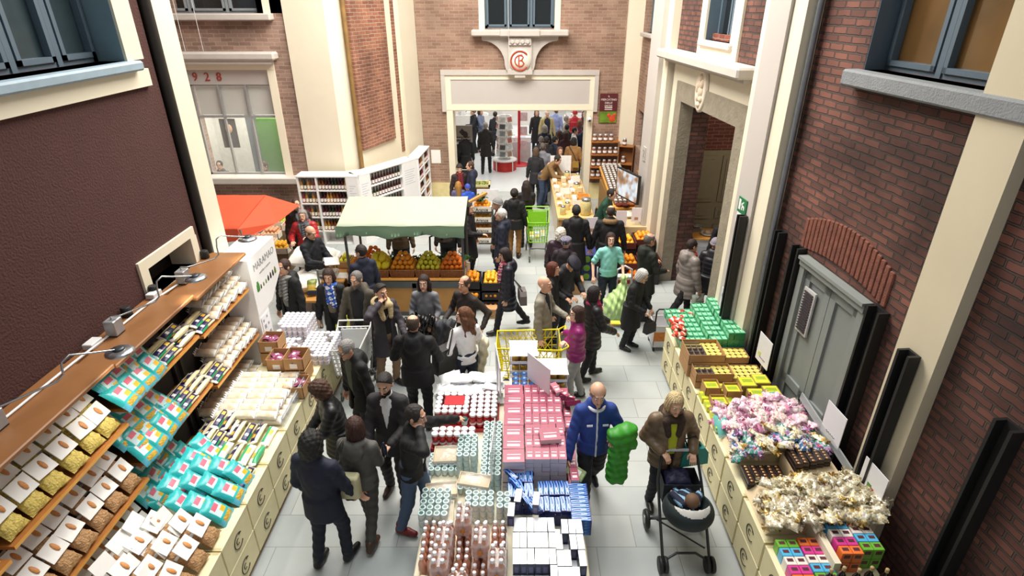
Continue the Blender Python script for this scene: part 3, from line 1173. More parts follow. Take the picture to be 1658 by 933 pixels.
    f.ell(up((0, -.005, 1.265)), (.152 * F_ + g, .102 * F_ + g, .2), RB, k=.06, fn=fnb)
    f.ell(up((0, .012, 1.09)), (.143 * F_ + g, .108 * F_ + g, .2), RB, k=.06, fn=fnb)
    f.cap(sL * .92 + up((0, 0, 1.42)) * .08, up((-.03, -.01, 1.43)), .045 + g, .05 + g, k=.05).cap(sR * .92 + up((0, 0, 1.42)) * .08, up((.03, -.01, 1.43)), .045 + g, .05 + g, k=.05)
    X, Y, Z = f.grid()
    ky = float(np.mean([l[1][1] for l in legs])) * .5
    fl = .075 if hemz < .7 else .04
    zz = np.clip((1.0 - Z), 0, 1)
    rr = .158 * F_ + g + zz * fl * 1.3
    ang = np.arctan2(X, Y)
    ww = .010 * np.sin(ang * 7 + Z * 5) * zz
    d = np.sqrt(X ** 2 + ((Y - ky * zz) / .76) ** 2) - rr - ww
    if puff:
        d = d - .014 * np.abs(np.sin(Z * PI / puff)) + .006
    d = np.maximum(d * .82, Z - 1.0)
    k = .05
    dd = np.minimum(d, .09)
    h_ = np.maximum(k - np.abs(f.v - dd), 0) / k
    f.v = np.minimum(f.v, dd) - h_ * h_ * k * .25
    f.v = np.maximum(f.v, (hemz - Z))
    for S0, el, wp, sg in hands:
        we = el + (wp - el) * (.95 if sleeve >= 1 else .3)
        if sleeve >= 1:
            f.cap(S0, el, .048 + g, .04 + g, k=.03, fn=fns).cap(el, we, .04 + g, .031 + g * .8, k=.02, fn=fns)
        else:
            f.cap(S0, S0 + (el - S0) * .8, .05 + g, .052 + g, k=.03, fn=fns)
    if coat != 'shirt' and not lapel:
        f.cap(up((-.035, -.02, 1.475)), up((.035, -.02, 1.475)), .062 + g * .5, k=.03)
    if hood:
        f.ell(up((0, -.12, 1.40)), (.115, .07, .115), RB, k=.03)
        f.cap(up((-.10, -.02, 1.47)), up((-.05, -.11, 1.49)), .04, k=.03).cap(up((.10, -.02, 1.47)), up((.05, -.11, 1.49)), .04, k=.03)
    # front opening
    if open_ or lapel:
        wd = open_ or .11
        T = (Z - hemz) / (1.5 - hemz)
        Yl = (Y - pel[1]) * math.cos(lean) - (Z - pel[2]) * math.sin(lean)
        if lapel:
            half = np.clip((Z - 1.08) / .42, 0, 1) * wd + np.where(Z < 1.08, -.02, 0)
        else:
            half = wd * (.35 + .65 * np.clip(T, 0, 1)) + 0 * Z
        wdg = np.maximum(np.abs(X) - half, .055 - Yl + 0 * X)
        wdg = np.maximum(wdg, hemz - .1 - Z)
        hd_ = np.sqrt((X - 0) ** 2) + 0 * Y + 0 * Z
        f.v = np.maximum(f.v, -np.clip(wdg, -.09, .09))
    def cm(C):
        m = np.zeros(len(C), np.int32)
        if cuff:
            for S0, el, wp, sg in hands:
                m[np.linalg.norm(C - wp, axis=1) < .085] = 1
        return m
    cmat = mat(coatc, .45 if puff else .75, var=.1, sc=14, bump=.2, bsc=35)
    if zipc:
        xi, zp = int(np.searchsorted(f.x, 0.)), []
        for zi in range(0, len(f.z), 2):
            ins = np.nonzero(f.v[xi, :, zi] < 0)[0]
            if len(ins) and f.z[zi] > hemz:
                zp.append((0, (float(f.y[ins[-1]]) + .008) * s_, float(f.z[zi]) * s_))
        MB().tube(zp, .011 * s_, 6).build('zip', mat(zipc, .4, var=0), root)
        MB().tube([tuple(up((.085 * math.sin(a), .012 + .088 * math.cos(a), 1.47 - .02 * math.cos(a))) * s_) for a in [-1.9 + 3.8 * i / 12 for i in range(13)]], .018 * s_, 7).build('collar', mat(zipc, .6, var=0), root)
    co = out({'shirt': 'shirt', 'jacket': 'jacket', 'coat': 'coat', 'long': 'long_coat'}[coat], f, [cmat, mat(zipc or cuff or '#dddddd', .6)], mi=cm)
    if open_ or lapel:
        f = Field(axis(-.3, .3, res), axis(-.25 + min(0, up((0, 0, 1.4))[1]), .35 + max(0, up((0, 0, 1.4))[1]), res), axis(.8, 1.62, res))
        f.ell(up((0, 0, 1.27)), (.165 * F_, .108 * F_, .2), RB, k=.06)
        f.ell(up((0, .012, 1.07)), (.145 * F_, .118 * F_, .22), RB, k=.06)
        f.cap(up((-.06, 0, 1.41)), up((.06, 0, 1.41)), .06, k=.05)
        f.cap(up((0, -.005, 1.44)), up((0, 0, 1.49)), .062, .058, k=.02)
        X, Y, Z = f.grid()
        f.v = np.maximum(f.v, .86 - Z)
        out('shirt' if lapel else 'sweater', f, [mat(shirt, .8)])
    if fur:
        f = Field(axis(-.3, .3, .012), axis(-.3 + neck0[1], .3 + neck0[1], .012), axis(neck0[2] - .25, neck0[2] + .25, .012))
        for i in range(14):
            a = -PI / 2 + 2 * PI * i / 14
            c = up((.105 * math.cos(a), -.025 + .1 * math.sin(a), 1.455 - .02 * math.sin(a)))
            f.ell(c, (.047, .047, .05), k=.02, fn=lambda x, y, z: .006 * np.sin(x * 190) * np.sin(y * 170 + z * 160))
        for sg in (-1, 1):
            f.cap(up((sg * .09, .09, 1.43)), up((sg * .06, .125, 1.26)), .045, .035, k=.02, fn=lambda hh, X, Y, Z: .006 * np.sin(X * 190) * np.sin(Y * 170 + Z * 160))
        f.cap(neck0 + (0, 0, -.1), neck1 + (0, 0, .1), .066, op='cut')
        out('fur_collar', f, [mat(fur, .95, var=.3, sc=40, bump=.8, bsc=90)])
    if scarf:
        f = Field(axis(-.25, .25, .012), axis(-.25 + neck0[1], .32 + neck0[1], .012), axis(neck0[2] - .42, neck0[2] + .2, .012))
        wv = lambda hh, X, Y, Z: .006 * np.sin(Z * 120 + X * 40)
        for i in range(14):
            a, b = 2 * PI * i / 14, 2 * PI * (i + 1) / 14
            f.cap(up((.078 * math.cos(a), .005 + .075 * math.sin(a), 1.475)), up((.078 * math.cos(b), .005 + .075 * math.sin(b), 1.475)), .037, k=.015, fn=wv)
        f.cap(up((-.035, .105, 1.44)), up((-.055, .16, 1.14)), .036, .042, k=.02, fn=wv)
        f.cap(up((.03, .105, 1.44)), up((.03, .155, 1.2)), .034, .04, k=.02, fn=wv)
        sc2 = scarf if isinstance(scarf, tuple) else (scarf, scarf)
        out('scarf', f, [mat(sc2[0], .9, var=.2, sc=25), mat(sc2[1], .9, var=.2, sc=25)], mi=lambda C: ((np.sin(C[:, 2] * 70) + np.sin(C[:, 0] * 60 + C[:, 1] * 50)) > .3).astype(np.int32))
    # --- hair and hats
    hm = [mat(hairc, .6, var=.25, sc=30, bump=.5, bsc=110)]
    if hair != 'bald':
        f = Field(axis(hc[0] - .22, hc[0] + .22, fres * 1.15), axis(hc[1] - .24, hc[1] + .22, fres * 1.15), axis(hc[2] - (.42 if hair in ('long', 'wavy') else .24), hc[2] + .22, fres * 1.15))
        X, Y, Z = f.grid()
        px, py, pz = X - hc[0], Y - hc[1], Z - hc[2]
        q = [px * HR[0, i] + py * HR[1, i] + pz * HR[2, i] for i in range(3)]
        st = lambda x, y, z: .0035 * np.sin(x * 260 + z * 60) * np.sin(y * 120 + 1)
        if hair in ('short', 'thin', 'ring'):
            f.ell(hl(0, -.014, .03), (.081, .1, .101), HR, k=0, fn=st)
            cut = np.maximum(q[1] - (.004 + .56 * (q[2] - .02) + 2.2 * np.clip(np.abs(q[0]) - .03, 0, .03)), -.08 - q[2])
            if hair == 'thin':
                cut = np.maximum(cut, -(np.sqrt(q[0] ** 2 + (q[1] + .0) ** 2 + (q[2] - .12) ** 2) - .07))
            if hair == 'ring':
                cut = np.maximum(cut, q[2] - .05)
            f.v = np.maximum(f.v, cut)
        elif hair in ('quiff',):
            f.ell(hl(0, -.014, .034), (.082, .1, .104), HR, k=0, fn=st)
            f.ell(hl(0, .03, .1), (.062, .06, .035), HR, k=.02, fn=st)
            cut = np.maximum(q[1] - (.006 + .72 * (q[2] - .02)), -.085 - q[2])
            f.v = np.maximum(f.v, cut)
        elif hair in ('bob', 'curly', 'long', 'wavy', 'bun'):
            cu = (lambda x, y, z: .010 * np.sin(x * 95 + 1) * np.sin(y * 90) * np.sin(z * 85 + 2)) if hair in ('curly',) else (lambda x, y, z: .0045 * np.sin(np.arctan2(x, y) * 19 + z * 22) + .003 * np.sin(np.arctan2(x, y) * 41 - z * 35))
            big = .014 if hair == 'curly' else 0
            f.ell(hl(0, -.016, .03), (.088 + big, .106 + big, .104 + big), HR, k=0, fn=cu)
            if hair in ('bob', 'curly', 'long', 'wavy'):
                f.ell(hl(0, -.03, -.05), (.098 + big, .09 + big, .105), HR, k=.03, fn=cu)
            if hair in ('long', 'wavy'):
                wv = (lambda hh, X, Y, Z: .012 * np.sin(Z * 42 + X * 30) + .005 * np.sin(X * 120 + Z * 15)) if hair == 'wavy' else (lambda hh, X, Y, Z: .005 * np.sin(X * 130 + Z * 9))
                f.cap(hl(0, -.065, -.03), hl(0, -.1, -.3), .085, .065, k=.03, fn=wv)
                for sg in (-1, 1):
                    f.cap(hl(sg * .07, -.03, -.02), hl(sg * .085, -.02, -.26), .042, .03, k=.03, fn=wv)
            if hair == 'bun':
                f.ell(hl(0, -.12, .05), (.05, .045, .05), HR, k=.02)
                f.v = np.maximum(f.v, np.maximum(q[1] - (.01 + .6 * (q[2] - .02)), -.085 - q[2]))
            fr = np.maximum(np.abs(q[0]) - .064, np.maximum(.012 - q[1], q[2] - (.078 - 5 * q[0] ** 2)))
            f.v = np.maximum(f.v, -fr)
            f.v = np.maximum(f.v, -(np.sqrt((q[0] / .8) ** 2 + (q[1] - .05) ** 2 + (q[2] + .07) ** 2) - .062))
        elif hair in ('beanie', 'cap', 'plaid'):
            f.ell(hl(0, -.014, .04), (.09, .108, .1), HR, k=0, fn=lambda x, y, z: .002 * np.sin(np.arctan2(x, y) * 30))
            f.v = np.maximum(f.v, np.maximum((.03 + .25 * q[1]) - q[2], -9))
            if hair == 'beanie':
                for i in range(16):
                    a, b = 2 * PI * i / 16, 2 * PI * (i + 1) / 16
                    f.cap(hl(.088 * math.cos(a), -.014 + .106 * math.sin(a), .035 + .027 * math.sin(a)), hl(.088 * math.cos(b), -.014 + .106 * math.sin(b), .035 + .027 * math.sin(b)), .014, k=.005)
            else:
                f.ell(hl(0, .0, .085), (.108, .13, .045), HR, k=.02)
                f.ell(hl(0, .115, .055), (.07, .05, .012), HR, k=.01)
        nm = {'beanie': 'beanie', 'cap': 'flat_cap', 'plaid': 'hat'}.get(hair, 'hair')
        if hair == 'plaid':
            out(nm, f, [mat('#8d8a9a', .9), mat('#453f55', .9)], mi=lambda C: ((np.sin(((C - hc) @ HR)[:, 0] * 150) > .2) ^ (np.sin(((C - hc) @ HR)[:, 1] * 150) > .2)).astype(np.int32))
        else:
            out(nm, f, hm)
    PEOPLE_N[0] += 1
    root['k'] = s_
    P = {'L': W @ Vector(tips[0][0] * s_), 'R': W @ Vector(tips[1][0] * s_), 'Lw': W @ Vector(hands[0][2] * s_), 'Rw': W @ Vector(hands[1][2] * s_),
         'sL': W @ Vector(sL * s_), 'sR': W @ Vector(sR * s_), 'M': W, 's': s_, 'head': W @ Vector(hc * s_), 'eL': W @ Vector(hands[0][1] * s_), 'eR': W @ Vector(hands[1][1] * s_), 'o': root, 'rz': rz}
    del root['k']
    return P
# ================================================================ left side: wall racks, packets, low crates, kiosk
def RF(phi, tilt, spin=0.):
    """local x = width, y = height, z = outward normal; normal heads along phi, tilted up by tilt"""
    c, s = math.cos(phi), math.sin(phi)
    t = tilt
    x = Vector((-s, c, 0))
    z = Vector((c * math.cos(t), s * math.cos(t), math.sin(t)))
    y = z.cross(x)
    M = Matrix((x, y, z)).transposed()
    return M @ Matrix.Rotation(spin, 3, 'Z')


def RE(phi, tilt, spin=0.):
    return tuple(RF(phi, tilt, spin).to_euler())


def RM(phi, tilt, loc, spin=0.):
    return Matrix.Translation(loc) @ RF(phi, tilt, spin).to_4x4()


def pillow(w, h, t, nu=8, nv=8, mf=None, crimp=.04, lump=0., seed=1):
    rnd = random.Random(seed)
    m = MB()
    for side in (1, -1):
        vs = []
        for j in range(nv + 1):
            for i in range(nu + 1):
                u, v = i / nu * 2 - 1, j / nv * 2 - 1
                e = (1 - abs(u) ** 3) * (1 - abs(v) ** 4) if abs(v) < 1 else 0
                z = side * t / 2 * max(e, 0) ** .6
                z += rnd.uniform(-lump, lump) * (e > .05)
                x = u * w / 2 * (1 - .06 * (1 - abs(v)) * (abs(u) > .9))
                vs.append((x, v * h / 2 + (rnd.uniform(-1, 1) * crimp * .12 if abs(v) == 1 else 0), z))
        fs, ms = [], []
        for j in range(nv):
            for i in range(nu):
                a = j * (nu + 1) + i
                q = (a, a + 1, a + nu + 2, a + nu + 1)
                fs.append(q if side > 0 else q[::-1])
                ms.append(mf((i + .5) / nu, (j + .5) / nv, side) if mf else 0)
        o = len(m.m)
        m.add(vs, fs, 0, True)
        m.m[o:] = ms
    return m


WOOD_O = mat('#a86a34', .45, var=.18, sc=5)
WOOD_E = mat('#e8a953', .45, var=.12, sc=7)
WOOD_T = mat('#8a5d36', .45, var=.15, sc=3)
DARKW = mat('#2e2a27', .7)
AQUA = mat('#2fb3b4', .3, var=.1, sc=20, bump=.25, bsc=25)
WHITEP = mat('#f2f0ec', .4, var=.03)
PINKL = mat('#d8657c', .4, var=.1)
PASTA = mat('#e0a83c', .5, var=.45, sc=50, bump=.8, bsc=60)
PASTAB = mat('#b58a5c', .45, var=.5, sc=60, bump=1., bsc=60)
PASTAY = mat('#e6bf62', .45, var=.35, sc=45, bump=1., bsc=55)
NAVY = mat('#231f52', .35, var=.15, sc=20)
YEL = mat('#f0b732', .4, var=.2, sc=30)
CREAMP = mat('#efe2b4', .35, var=.12, sc=25, bump=.3, bsc=40)
GREENP = mat('#2aa36a', .35, var=.1)
CLEARP = mat('#dfe3e6', .2, var=.1, sc=20, bump=.5, bsc=45)
PEACH = mat('#eed0ae', .5, var=.12, sc=20)

# racks along the red wall
RX0, RX1 = -4.18, -3.74


def rack(y0, y1, zs, top, lab, deep=0.):
    o = thing('shelf_unit', lab, 'shelving', (RX0, y0, 0), 0, 'wooden shelf units on the red wall')
    L = y1 - y0
    D = RX1 - RX0
    for z in zs:
        MB().bx(0, D, .01, L - .01, -.035, 0, [0, 0, 0, 1, 0, 0]).build('shelf_board', [WOOD_O, WOOD_E], o).location = (0, 0, z)
    MB().solid(-.0, D + .06 + deep, -.01, L + .01, -.045, 0, b=.01).build('top_board', [WOOD_T], o).location = (0, 0, top)
    for y in (.02, L * .5, L - .06):
        MB().bx(.0, .06, y, y + .04, 0, top - .045).build('upright', DARKW, o)
    MB().bx(0, .012, 0, L, .1, top - .05).build('back_panel', mat('#3a3733', .8), o)
    return o


rack(1.5, 2.93, (1.8, 1.12, .42), 2.45, 'nearest wooden shelf unit on the red wall at the left edge')
rack(2.97, 4.4, (1.86, 1.16, .44), 2.53, 'wooden shelf unit filled with carded pasta bags at the near left')
rack(4.44, 5.84, (1.975, 1.29, .5), 2.5, 'middle wooden shelf unit of turquoise and navy pasta packets')
rack(5.9, 7.22, (1.905, 1.175, .465), 2.44, 'far wooden shelf unit of white packets beside the white kiosk')


def aqua_mat(u, v, s):
    if s < 0:
        return 0
    if v < .24:
        return 3 if .2 < u < .8 and v > .06 else 5
    if .18 < u < .85 and .32 < v < .78:
        if .62 < v and .3 < u < .75:
            return 2
        if v < .5 and u > .5:
            return 4
        return 1
    return 0


def aqua_bag():
    m = pillow(.23, .31, .09, 10, 12, aqua_mat, lump=.003, seed=4)
    return m.build('pasta_bag', [AQUA, mat('#cfe9ea', .3, var=.08, sc=30), PINKL, PASTA, YEL, mat('#5fb6cc', .3, var=.2, sc=30)])


def navy_mat(u, v, s):
    if s < 0:
        return 2
    if v < .06 or v > .94:
        return 4
    if u < .08:
        return 3 if v > .5 else 2
    if u > .74:
        return 2
    k = (v * 1.0)
    if .2 < k < .4 and .26 < u < .62:
        return 1
    if .62 < k < .76 and .3 < u < .6:
        return 4
    return 0


def navy_pack():
    m = pillow(.105, .34, .075, 8, 16, navy_mat, lump=.002, seed=2)
    return m.build('pasta_packet', [NAVY, YEL, CREAMP, GREENP, WHITEP])


def green_pack():
    m = pillow(.105, .32, .08, 8, 14, lambda u, v, s: 4 if (v < .06 or v > .94) else (1 if (.25 < u < .6 and .25 < v < .6) else (3 if u > .66 else 2)), lump=.002, seed=3)
    return m.build('pasta_packet', [NAVY, YEL, WHITEP, GREENP, WHITEP])


def white_pack():
    m = pillow(.12, .27, .085, 8, 10, lambda u, v, s: 1 if (v < .12 or v > .88) else (2 if (.3 < v < .55 and .25 < u < .75 and s > 0) else 0), lump=.004, seed=5)
    # pleated end flaps
    for e in (-1, 1):
        for i in range(4):
            x = -.045 + .03 * i
            m.add([(x - .015, e * .125, .02), (x + .015, e * .125, .02), (x, e * .15, .055), (x, e * .135, .0)], [(0, 1, 2), (1, 3, 2), (3, 0, 2), (0, 3, 1)], 1)
    return m.build('crispbread_packet', [mat('#eaddc6', .35, var=.14, sc=18, bump=.3, bsc=30), WHITEP, PEACH])


def card_bag(pm):
    b = pillow(.2, .24, .1, 8, 9, lambda u, v, s: 1 if v > .9 else 0, lump=.012, seed=6).build('pasta_bag', [pm, CLEARP])
    M1 = TR(0, .02, .07, 0, math.radians(-90 + 8))
    M2 = TR(0, .19, -.05, 0, math.radians(-70))
    MB().prism([(-.1, 0), (.1, 0), (.1, .14), (-.1, .14)], -.004, .004, M=M2).build('card_back', [WHITEP], b)
    c = MB().prism([(-.1, 0), (.1, 0), (.1, .16), (-.1, .16)], -.004, .004, M=M1).build('card', [WHITEP], b)
    MB().ball((.02, .105, .088), (.022, .052, .008), 10, M=None).build('printed_picture', mat('#cf8a4a', .5, var=.3, sc=40), c)
    return b


AQ, NV, GP, WP = Rep(aqua_bag()), Rep(navy_pack()), Rep(green_pack()), Rep(white_pack())
CB, CBY = Rep(card_bag(PASTAB)), Rep(card_bag(PASTAY))
tag(AQ.p, None, 'pasta bag'); tag(NV.p, None, 'pasta packet'); tag(GP.p, None, 'pasta packet')
tag(WP.p, None, 'food packet'); tag(CB.p, None, 'pasta bag'); tag(CBY.p, None, 'pasta bag')
J = lambda a: random.uniform(-a, a)


def bags(rep, x0, z0, y0, y1, n, layers, lab, grp, tilt=50, dx=-.1, dz=.1, h=.24):
    for l in range(layers):
        for i in range(n):
            y = y0 + (y1 - y0) * (i + .5) / n + J(.012) + (.03 if l % 2 else 0)
            rep.at((x0 + dx * l + J(.01), y, z0 + dz * l + .5 * h * math.cos(math.radians(tilt)) + J(.008)), RE(0, math.radians(tilt + J(6)), J(.12)), lab, grp)


def logs(rep, x0, z0, y0, y1, n, cols, layers, lab, grp, dx=.105, dz=.075, L=.34, alt=None, altlab=None):
    for l in range(layers):
        for c in range(cols - (l if cols > 2 else 0)):
            for i in range(n):
                y = y0 + (y1 - y0) * (i + .5) / n + J(.01)
                x = x0 - dx * c - dx * .5 * l + J(.006)
                r = rep
                lb = lab
                if alt and random.random() < .12:
                    r, lb = alt, altlab
                sg = 1 if (i + c) % 2 else -1
                r.at((x, y, z0 + .04 + dz * l + .02 * c + J(.004)), RE(0, math.radians(62), 0) if False else tuple((Matrix.Rotation(math.radians(-20 + J(5)) if sg > 0 else math.radians(20 + J(5)), 3, 'Y') @ Matrix.Rotation(0 if sg > 0 else PI, 3, 'Z')).to_euler()), lb, grp)


# shelf contents: unit by unit
g_c = 'carded pasta bags on the near left shelves'
for z, rep, lab in ((1.86, CBY, 'clear bag of yellow pasta with white card header on the top shelf'), (1.16, CB, 'clear bag of brown pasta with white card on the middle shelf'), (.44, CB, 'clear bag of brown pasta with white card on the lowest shelf')):
    bags(rep, -3.85, z + .03, 2.99, 4.36, 6, 2, lab, g_c, tilt=48, dx=-.13, dz=.12)
for z, rep, lab in ((1.8, CBY, 'clear bag of yellow pasta with white card at the left edge, top shelf'), (1.12, CB, 'clear bag of brown pasta with white card at the left edge, lower shelf')):
    bags(rep, -3.85, z + .03, 1.6, 2.9, 5, 1, lab, g_c, tilt=48)
g_a = 'turquoise pasta bags on the left shelves'
bags(AQ, -3.82, 2.0, 4.42, 5.1, 4, 3, 'turquoise pasta bag with pale label on the top shelf', g_a, tilt=40, dx=-.09, dz=.09)
bags(AQ, -3.81, 1.31, 4.42, 5.2, 4, 4, 'turquoise pasta bag with pale label on the middle shelf', g_a, tilt=40, dx=-.09, dz=.1)
bags(AQ, -3.81, .53, 4.42, 5.25, 4, 4, 'turquoise pasta bag with pale label on the lower shelf', g_a, tilt=40, dx=-.09, dz=.1)
g_n = 'navy pasta packets on the left shelves'
logs(NV, -3.8, 1.98, 5.15, 5.82, 2, 3, 2, 'navy packet of pasta with yellow star print on the top shelf', g_n)
logs(NV, -3.8, 1.295, 5.22, 5.82, 2, 3, 3, 'navy packet of pasta with yellow star print on the middle shelf', g_n, dz=.06)
logs(NV, -3.8, .505, 5.28, 5.82, 2, 3, 3, 'navy packet of pasta with yellow star print on the lower shelf', g_n, dz=.06)
logs(NV, -3.8, 1.91, 5.92, 6.26, 1, 3, 2, 'navy packet lying at the start of the white packet shelf, top', g_n)
logs(NV, -3.8, 1.18, 5.92, 6.26, 1, 3, 2, 'navy packet lying at the start of the white packet shelf, middle', g_n)
g_w = 'white crispbread packets on the far left shelves'


def whites(x0, z0, y0, y1, n, cols, layers, lab, grp, dx=.25, dxl=-.08, dz=.085):
    for l in range(layers):
        for c in range(cols):
            for i in range(n):
                WP.at((x0 - dx * c + dxl * l + J(.006), y0 + (y1 - y0) * (i + .5) / n + J(.006), z0 + .05 + dz * l + .016 * (i % 2)), (J(.12), -.42 + J(.12), PI / 2 + J(.08)), lab, grp)


whites(-3.87, 1.91, 6.27, 7.2, 8, 1, 3, 'white crispbread packet with pleated ends on the top far shelf', g_w)
whites(-3.87, 1.18, 6.27, 7.2, 8, 1, 3, 'white crispbread packet with pleated ends on the middle far shelf', g_w)
whites(-3.87, .47, 5.95, 7.2, 11, 1, 3, 'white crispbread packet with pleated ends on the lowest far shelf', g_w)

# low crates in two tiers
PLY = mat('#e9dfb6', .6, var=.06, sc=6)
PLYF = mat('#e6dbad', .6, var=.08, sc=6)
INK = mat('#3a342c', .7, var=0)
GAP = mat('#8a867c', .7, var=.1)


def crate_mesh(L, D, Hh, top=True):
    m = MB()
    m.solid(-L / 2 + .03, L / 2 - .03, -D / 2 + .015, D / 2 - .01, .0, Hh - .012, 0, b=.004)
    m.bx(-L / 2 + .005, L / 2 - .005, -D / 2, -D / 2 + .016, .012, Hh - .02, 1)          # front panel
    m.bx(-L / 2, -L / 2 + .035, -D / 2 + .01, D / 2, 0, Hh, 0).bx(L / 2 - .035, L / 2, -D / 2 + .01, D / 2, 0, Hh, 0)
    m.bx(-L / 2, L / 2, -D / 2 - .002, D / 2, Hh - .02, Hh, 0)
    return m


def crate(L, D, Hh, lab, grp):
    o = crate_mesh(L, D, Hh).build('crate', [PLY, PLYF])
    tag(o, lab, 'crate', grp)
    q = MB().tube([(.085 * math.cos(a), -D / 2 - .004, Hh * .47 + .085 * math.sin(a)) for a in [math.radians(35 + 290 * i / 20) for i in range(21)]], .005, 5)
    q.tube([(.03 * math.cos(a) - .01, -D / 2 - .004, Hh * .47 + .03 * math.sin(a)) for a in [math.radians(60 + 240 * i / 10) for i in range(11)]], .004, 5)
    q.bx(.03, .07, -D / 2 - .004, -D / 2, Hh * .47 + .05, Hh * .47 + .06)
    q.build('printed_emblem', INK, o)
    return o


CR = Rep(crate(.56, .88, .36, '', ''))
for k in range(10):
    for t in range(2):
        CR.at((-3.25, 2.35 + .575 * k, .08 + .365 * t), PI / 2, ('lower' if t == 0 else 'upper') + ' pale plywood crate with ring emblem in the left aisle row', 'left aisle crates')
o = MB()
for x in (-3.6, -3.25, -2.9):
    o.bx(x - .06, x + .06, 2.1, 7.8, 0, .06)
for k in range(14):
    o.bx(-3.68, -2.84, 2.1 + .42 * k, 2.2 + .42 * k, .058, .08)
tag(o.build('pallet', mat('#9c7b56', .8, var=.2)), 'long low wooden pallet under the left aisle crates', 'pallet')
ZC = .81
bags(CB, -2.98, ZC + .03, 2.5, 4.02, 6, 3, 'clear bag of brown pasta with white card on the left crates', 'carded pasta bags on the left crates', tilt=55, dx=-.2, dz=.035)
bags(AQ, -3.0, ZC + .03, 4.05, 4.8, 3, 3, 'turquoise pasta bag with pale label lying on the left crates', 'turquoise pasta bags on the left crates', tilt=48, dx=-.16, dz=.05)
bags(AQ, -3.42, ZC + .03, 4.3, 5.1, 4, 2, 'turquoise pasta bag with pale label piled against the lower shelf', 'turquoise pasta bags against the lower shelf', tilt=50, dx=-.1, dz=.07)
logs(NV, -2.95, ZC, 4.5, 5.55, 3, 4, 1, 'navy pasta packet with yellow star print in the crate row', 'navy pasta packets on the left crates', dx=.125, alt=GP, altlab='white and green pasta packet lying among the navy packets')
logs(NV, -3.42, ZC + .03, 5.0, 5.7, 2, 2, 2, 'navy pasta packet with yellow star print against the lower shelf', 'navy pasta packets against the lower shelf', alt=GP, altlab='white and green pasta packet lying against the lower shelf')
whites(-3.02, ZC, 5.58, 6.5, 8, 3, 2, 'white crispbread packet in the open crates beside the aisle', 'white crispbread packets on the left crates', dx=.255, dxl=-.05)
o = MB().bx(-.012, .012, 0, .95, 0, .12).bx(-.012, .0, 0, .95, .12, .15).build('clear_divider', mat('#d7dbe0', .1, alpha=.35, var=0))
o.location = (-2.86, 5.58, ZC)
tag(o, 'clear plastic edge strip along the white packets', 'divider')

# cardboard boxes with purple sachets
BOXC = mat('#b98e5f', .75, var=.1, sc=5)
PURP = mat('#7d2c56', .35, var=.3, sc=30, bump=.5, bsc=40)


def carton(w_, d, h, m, t=.006, fill=None, fh=.8, name='carton'):
    q = MB().bx(-w_ / 2, w_ / 2, -d / 2, d / 2, 0, t).bx(-w_ / 2, -w_ / 2 + t, -d / 2, d / 2, 0, h).bx(w_ / 2 - t, w_ / 2, -d / 2, d / 2, 0, h)
    q.bx(-w_ / 2, w_ / 2, -d / 2, -d / 2 + t, 0, h).bx(-w_ / 2, w_ / 2, d / 2 - t, d / 2, 0, h)
    o = q.build(name, m)
    return o


def sach():
    return pillow(.11, .15, .025, 6, 6, lambda u, v, s: 1 if (.35 < v < .6 and .25 < u < .75) else 0, lump=.004).build('sachet', [PURP, mat('#e3cfd6', .4)])


SA = Rep(tag(sach(), None, 'sachet'))
for (x, y, z, n, lab) in ((-3.5, 7.05, ZC + .22, 7, 'cardboard box heaped with purple sachets, nearest the kiosk'), (-3.28, 6.72, ZC + .14, 6, 'cardboard box of purple sachets with a white label'),
                          (-3.0, 6.62, ZC + .22, 4, 'cardboard box half empty of purple sachets on two boxes'), (-2.92, 6.28, ZC, 5, 'low cardboard box of purple sachets on the crate edge')):
    o = tag(carton(.27, .3, .18, BOXC), lab, 'box', 'cardboard boxes of purple sachets')
    o.location = (x, y, z)
    MB().bx(-.05, .05, -.153, -.15, .03, .1).build('white_label', WHITEP, o)
    for i in range(n):
        SA.at((x + J(.07), y + J(.08), z + .1 + .012 * i + J(.01)), (J(.3), J(.3), J(1.5)), 'purple foil sachet heaped in a cardboard box', 'purple sachets in the cardboard boxes')
for (x, y, z, lab) in ((-3.5, 7.05, ZC, 'closed cardboard box under the heaped sachet box'), (-3.0, 6.62, ZC, 'closed cardboard box under the half empty sachet box'), (-3.28, 6.72, ZC - .06, 'closed cardboard box under the labelled sachet box')):
    o = tag(MB().solid(-.14, .14, -.15, .15, 0, .2).build('carton', BOXC), lab, 'box', 'closed cardboard boxes')
    o.location = (x, y, z)
    MB().bx(-.06, .04, -.154, -.15, .05, .13).build('white_label', WHITEP, o)

# white lidded jars at the far end of the crates
jar = MB().lathe([(.033, 0), (.036, .005), (.036, .05), (.03, .055)], 10, ms=[0, 0, 0]).lathe([(.037, .055), (.038, .06), (.038, .075), (.035, .078), (0, .079)], 10, 1).build('jar', [mat('#c9c4cf', .25, var=.2, sc=30), mat('#eceaf0', .3, var=.03)])
JR = Rep(tag(jar, None, 'jar'))
for (x0, y0, nx, ny, nz, lab) in ((-3.58, 7.5, 6, 6, 4, 'small white lidded jar in the tall stack by the kiosk'), (-3.58, 7.08, 5, 5, 2, 'small white lidded jar in the low stack by the kiosk'), (-3.12, 6.95, 6, 9, 2, 'small white lidded jar on the crate end by the aisle')):
    for k in range(nz):
        for j in range(ny):
            for i in range(nx):
                if k < nz - 1 and 0 < i < nx - 1 and 0 < j < ny - 1:
                    continue
                if k == nz - 1 and random.random() < .06:
                    continue
                JR.at((x0 + .079 * i, y0 + .079 * j, ZC + .08 * k), 0, lab, 'white lidded jars on the left crates')

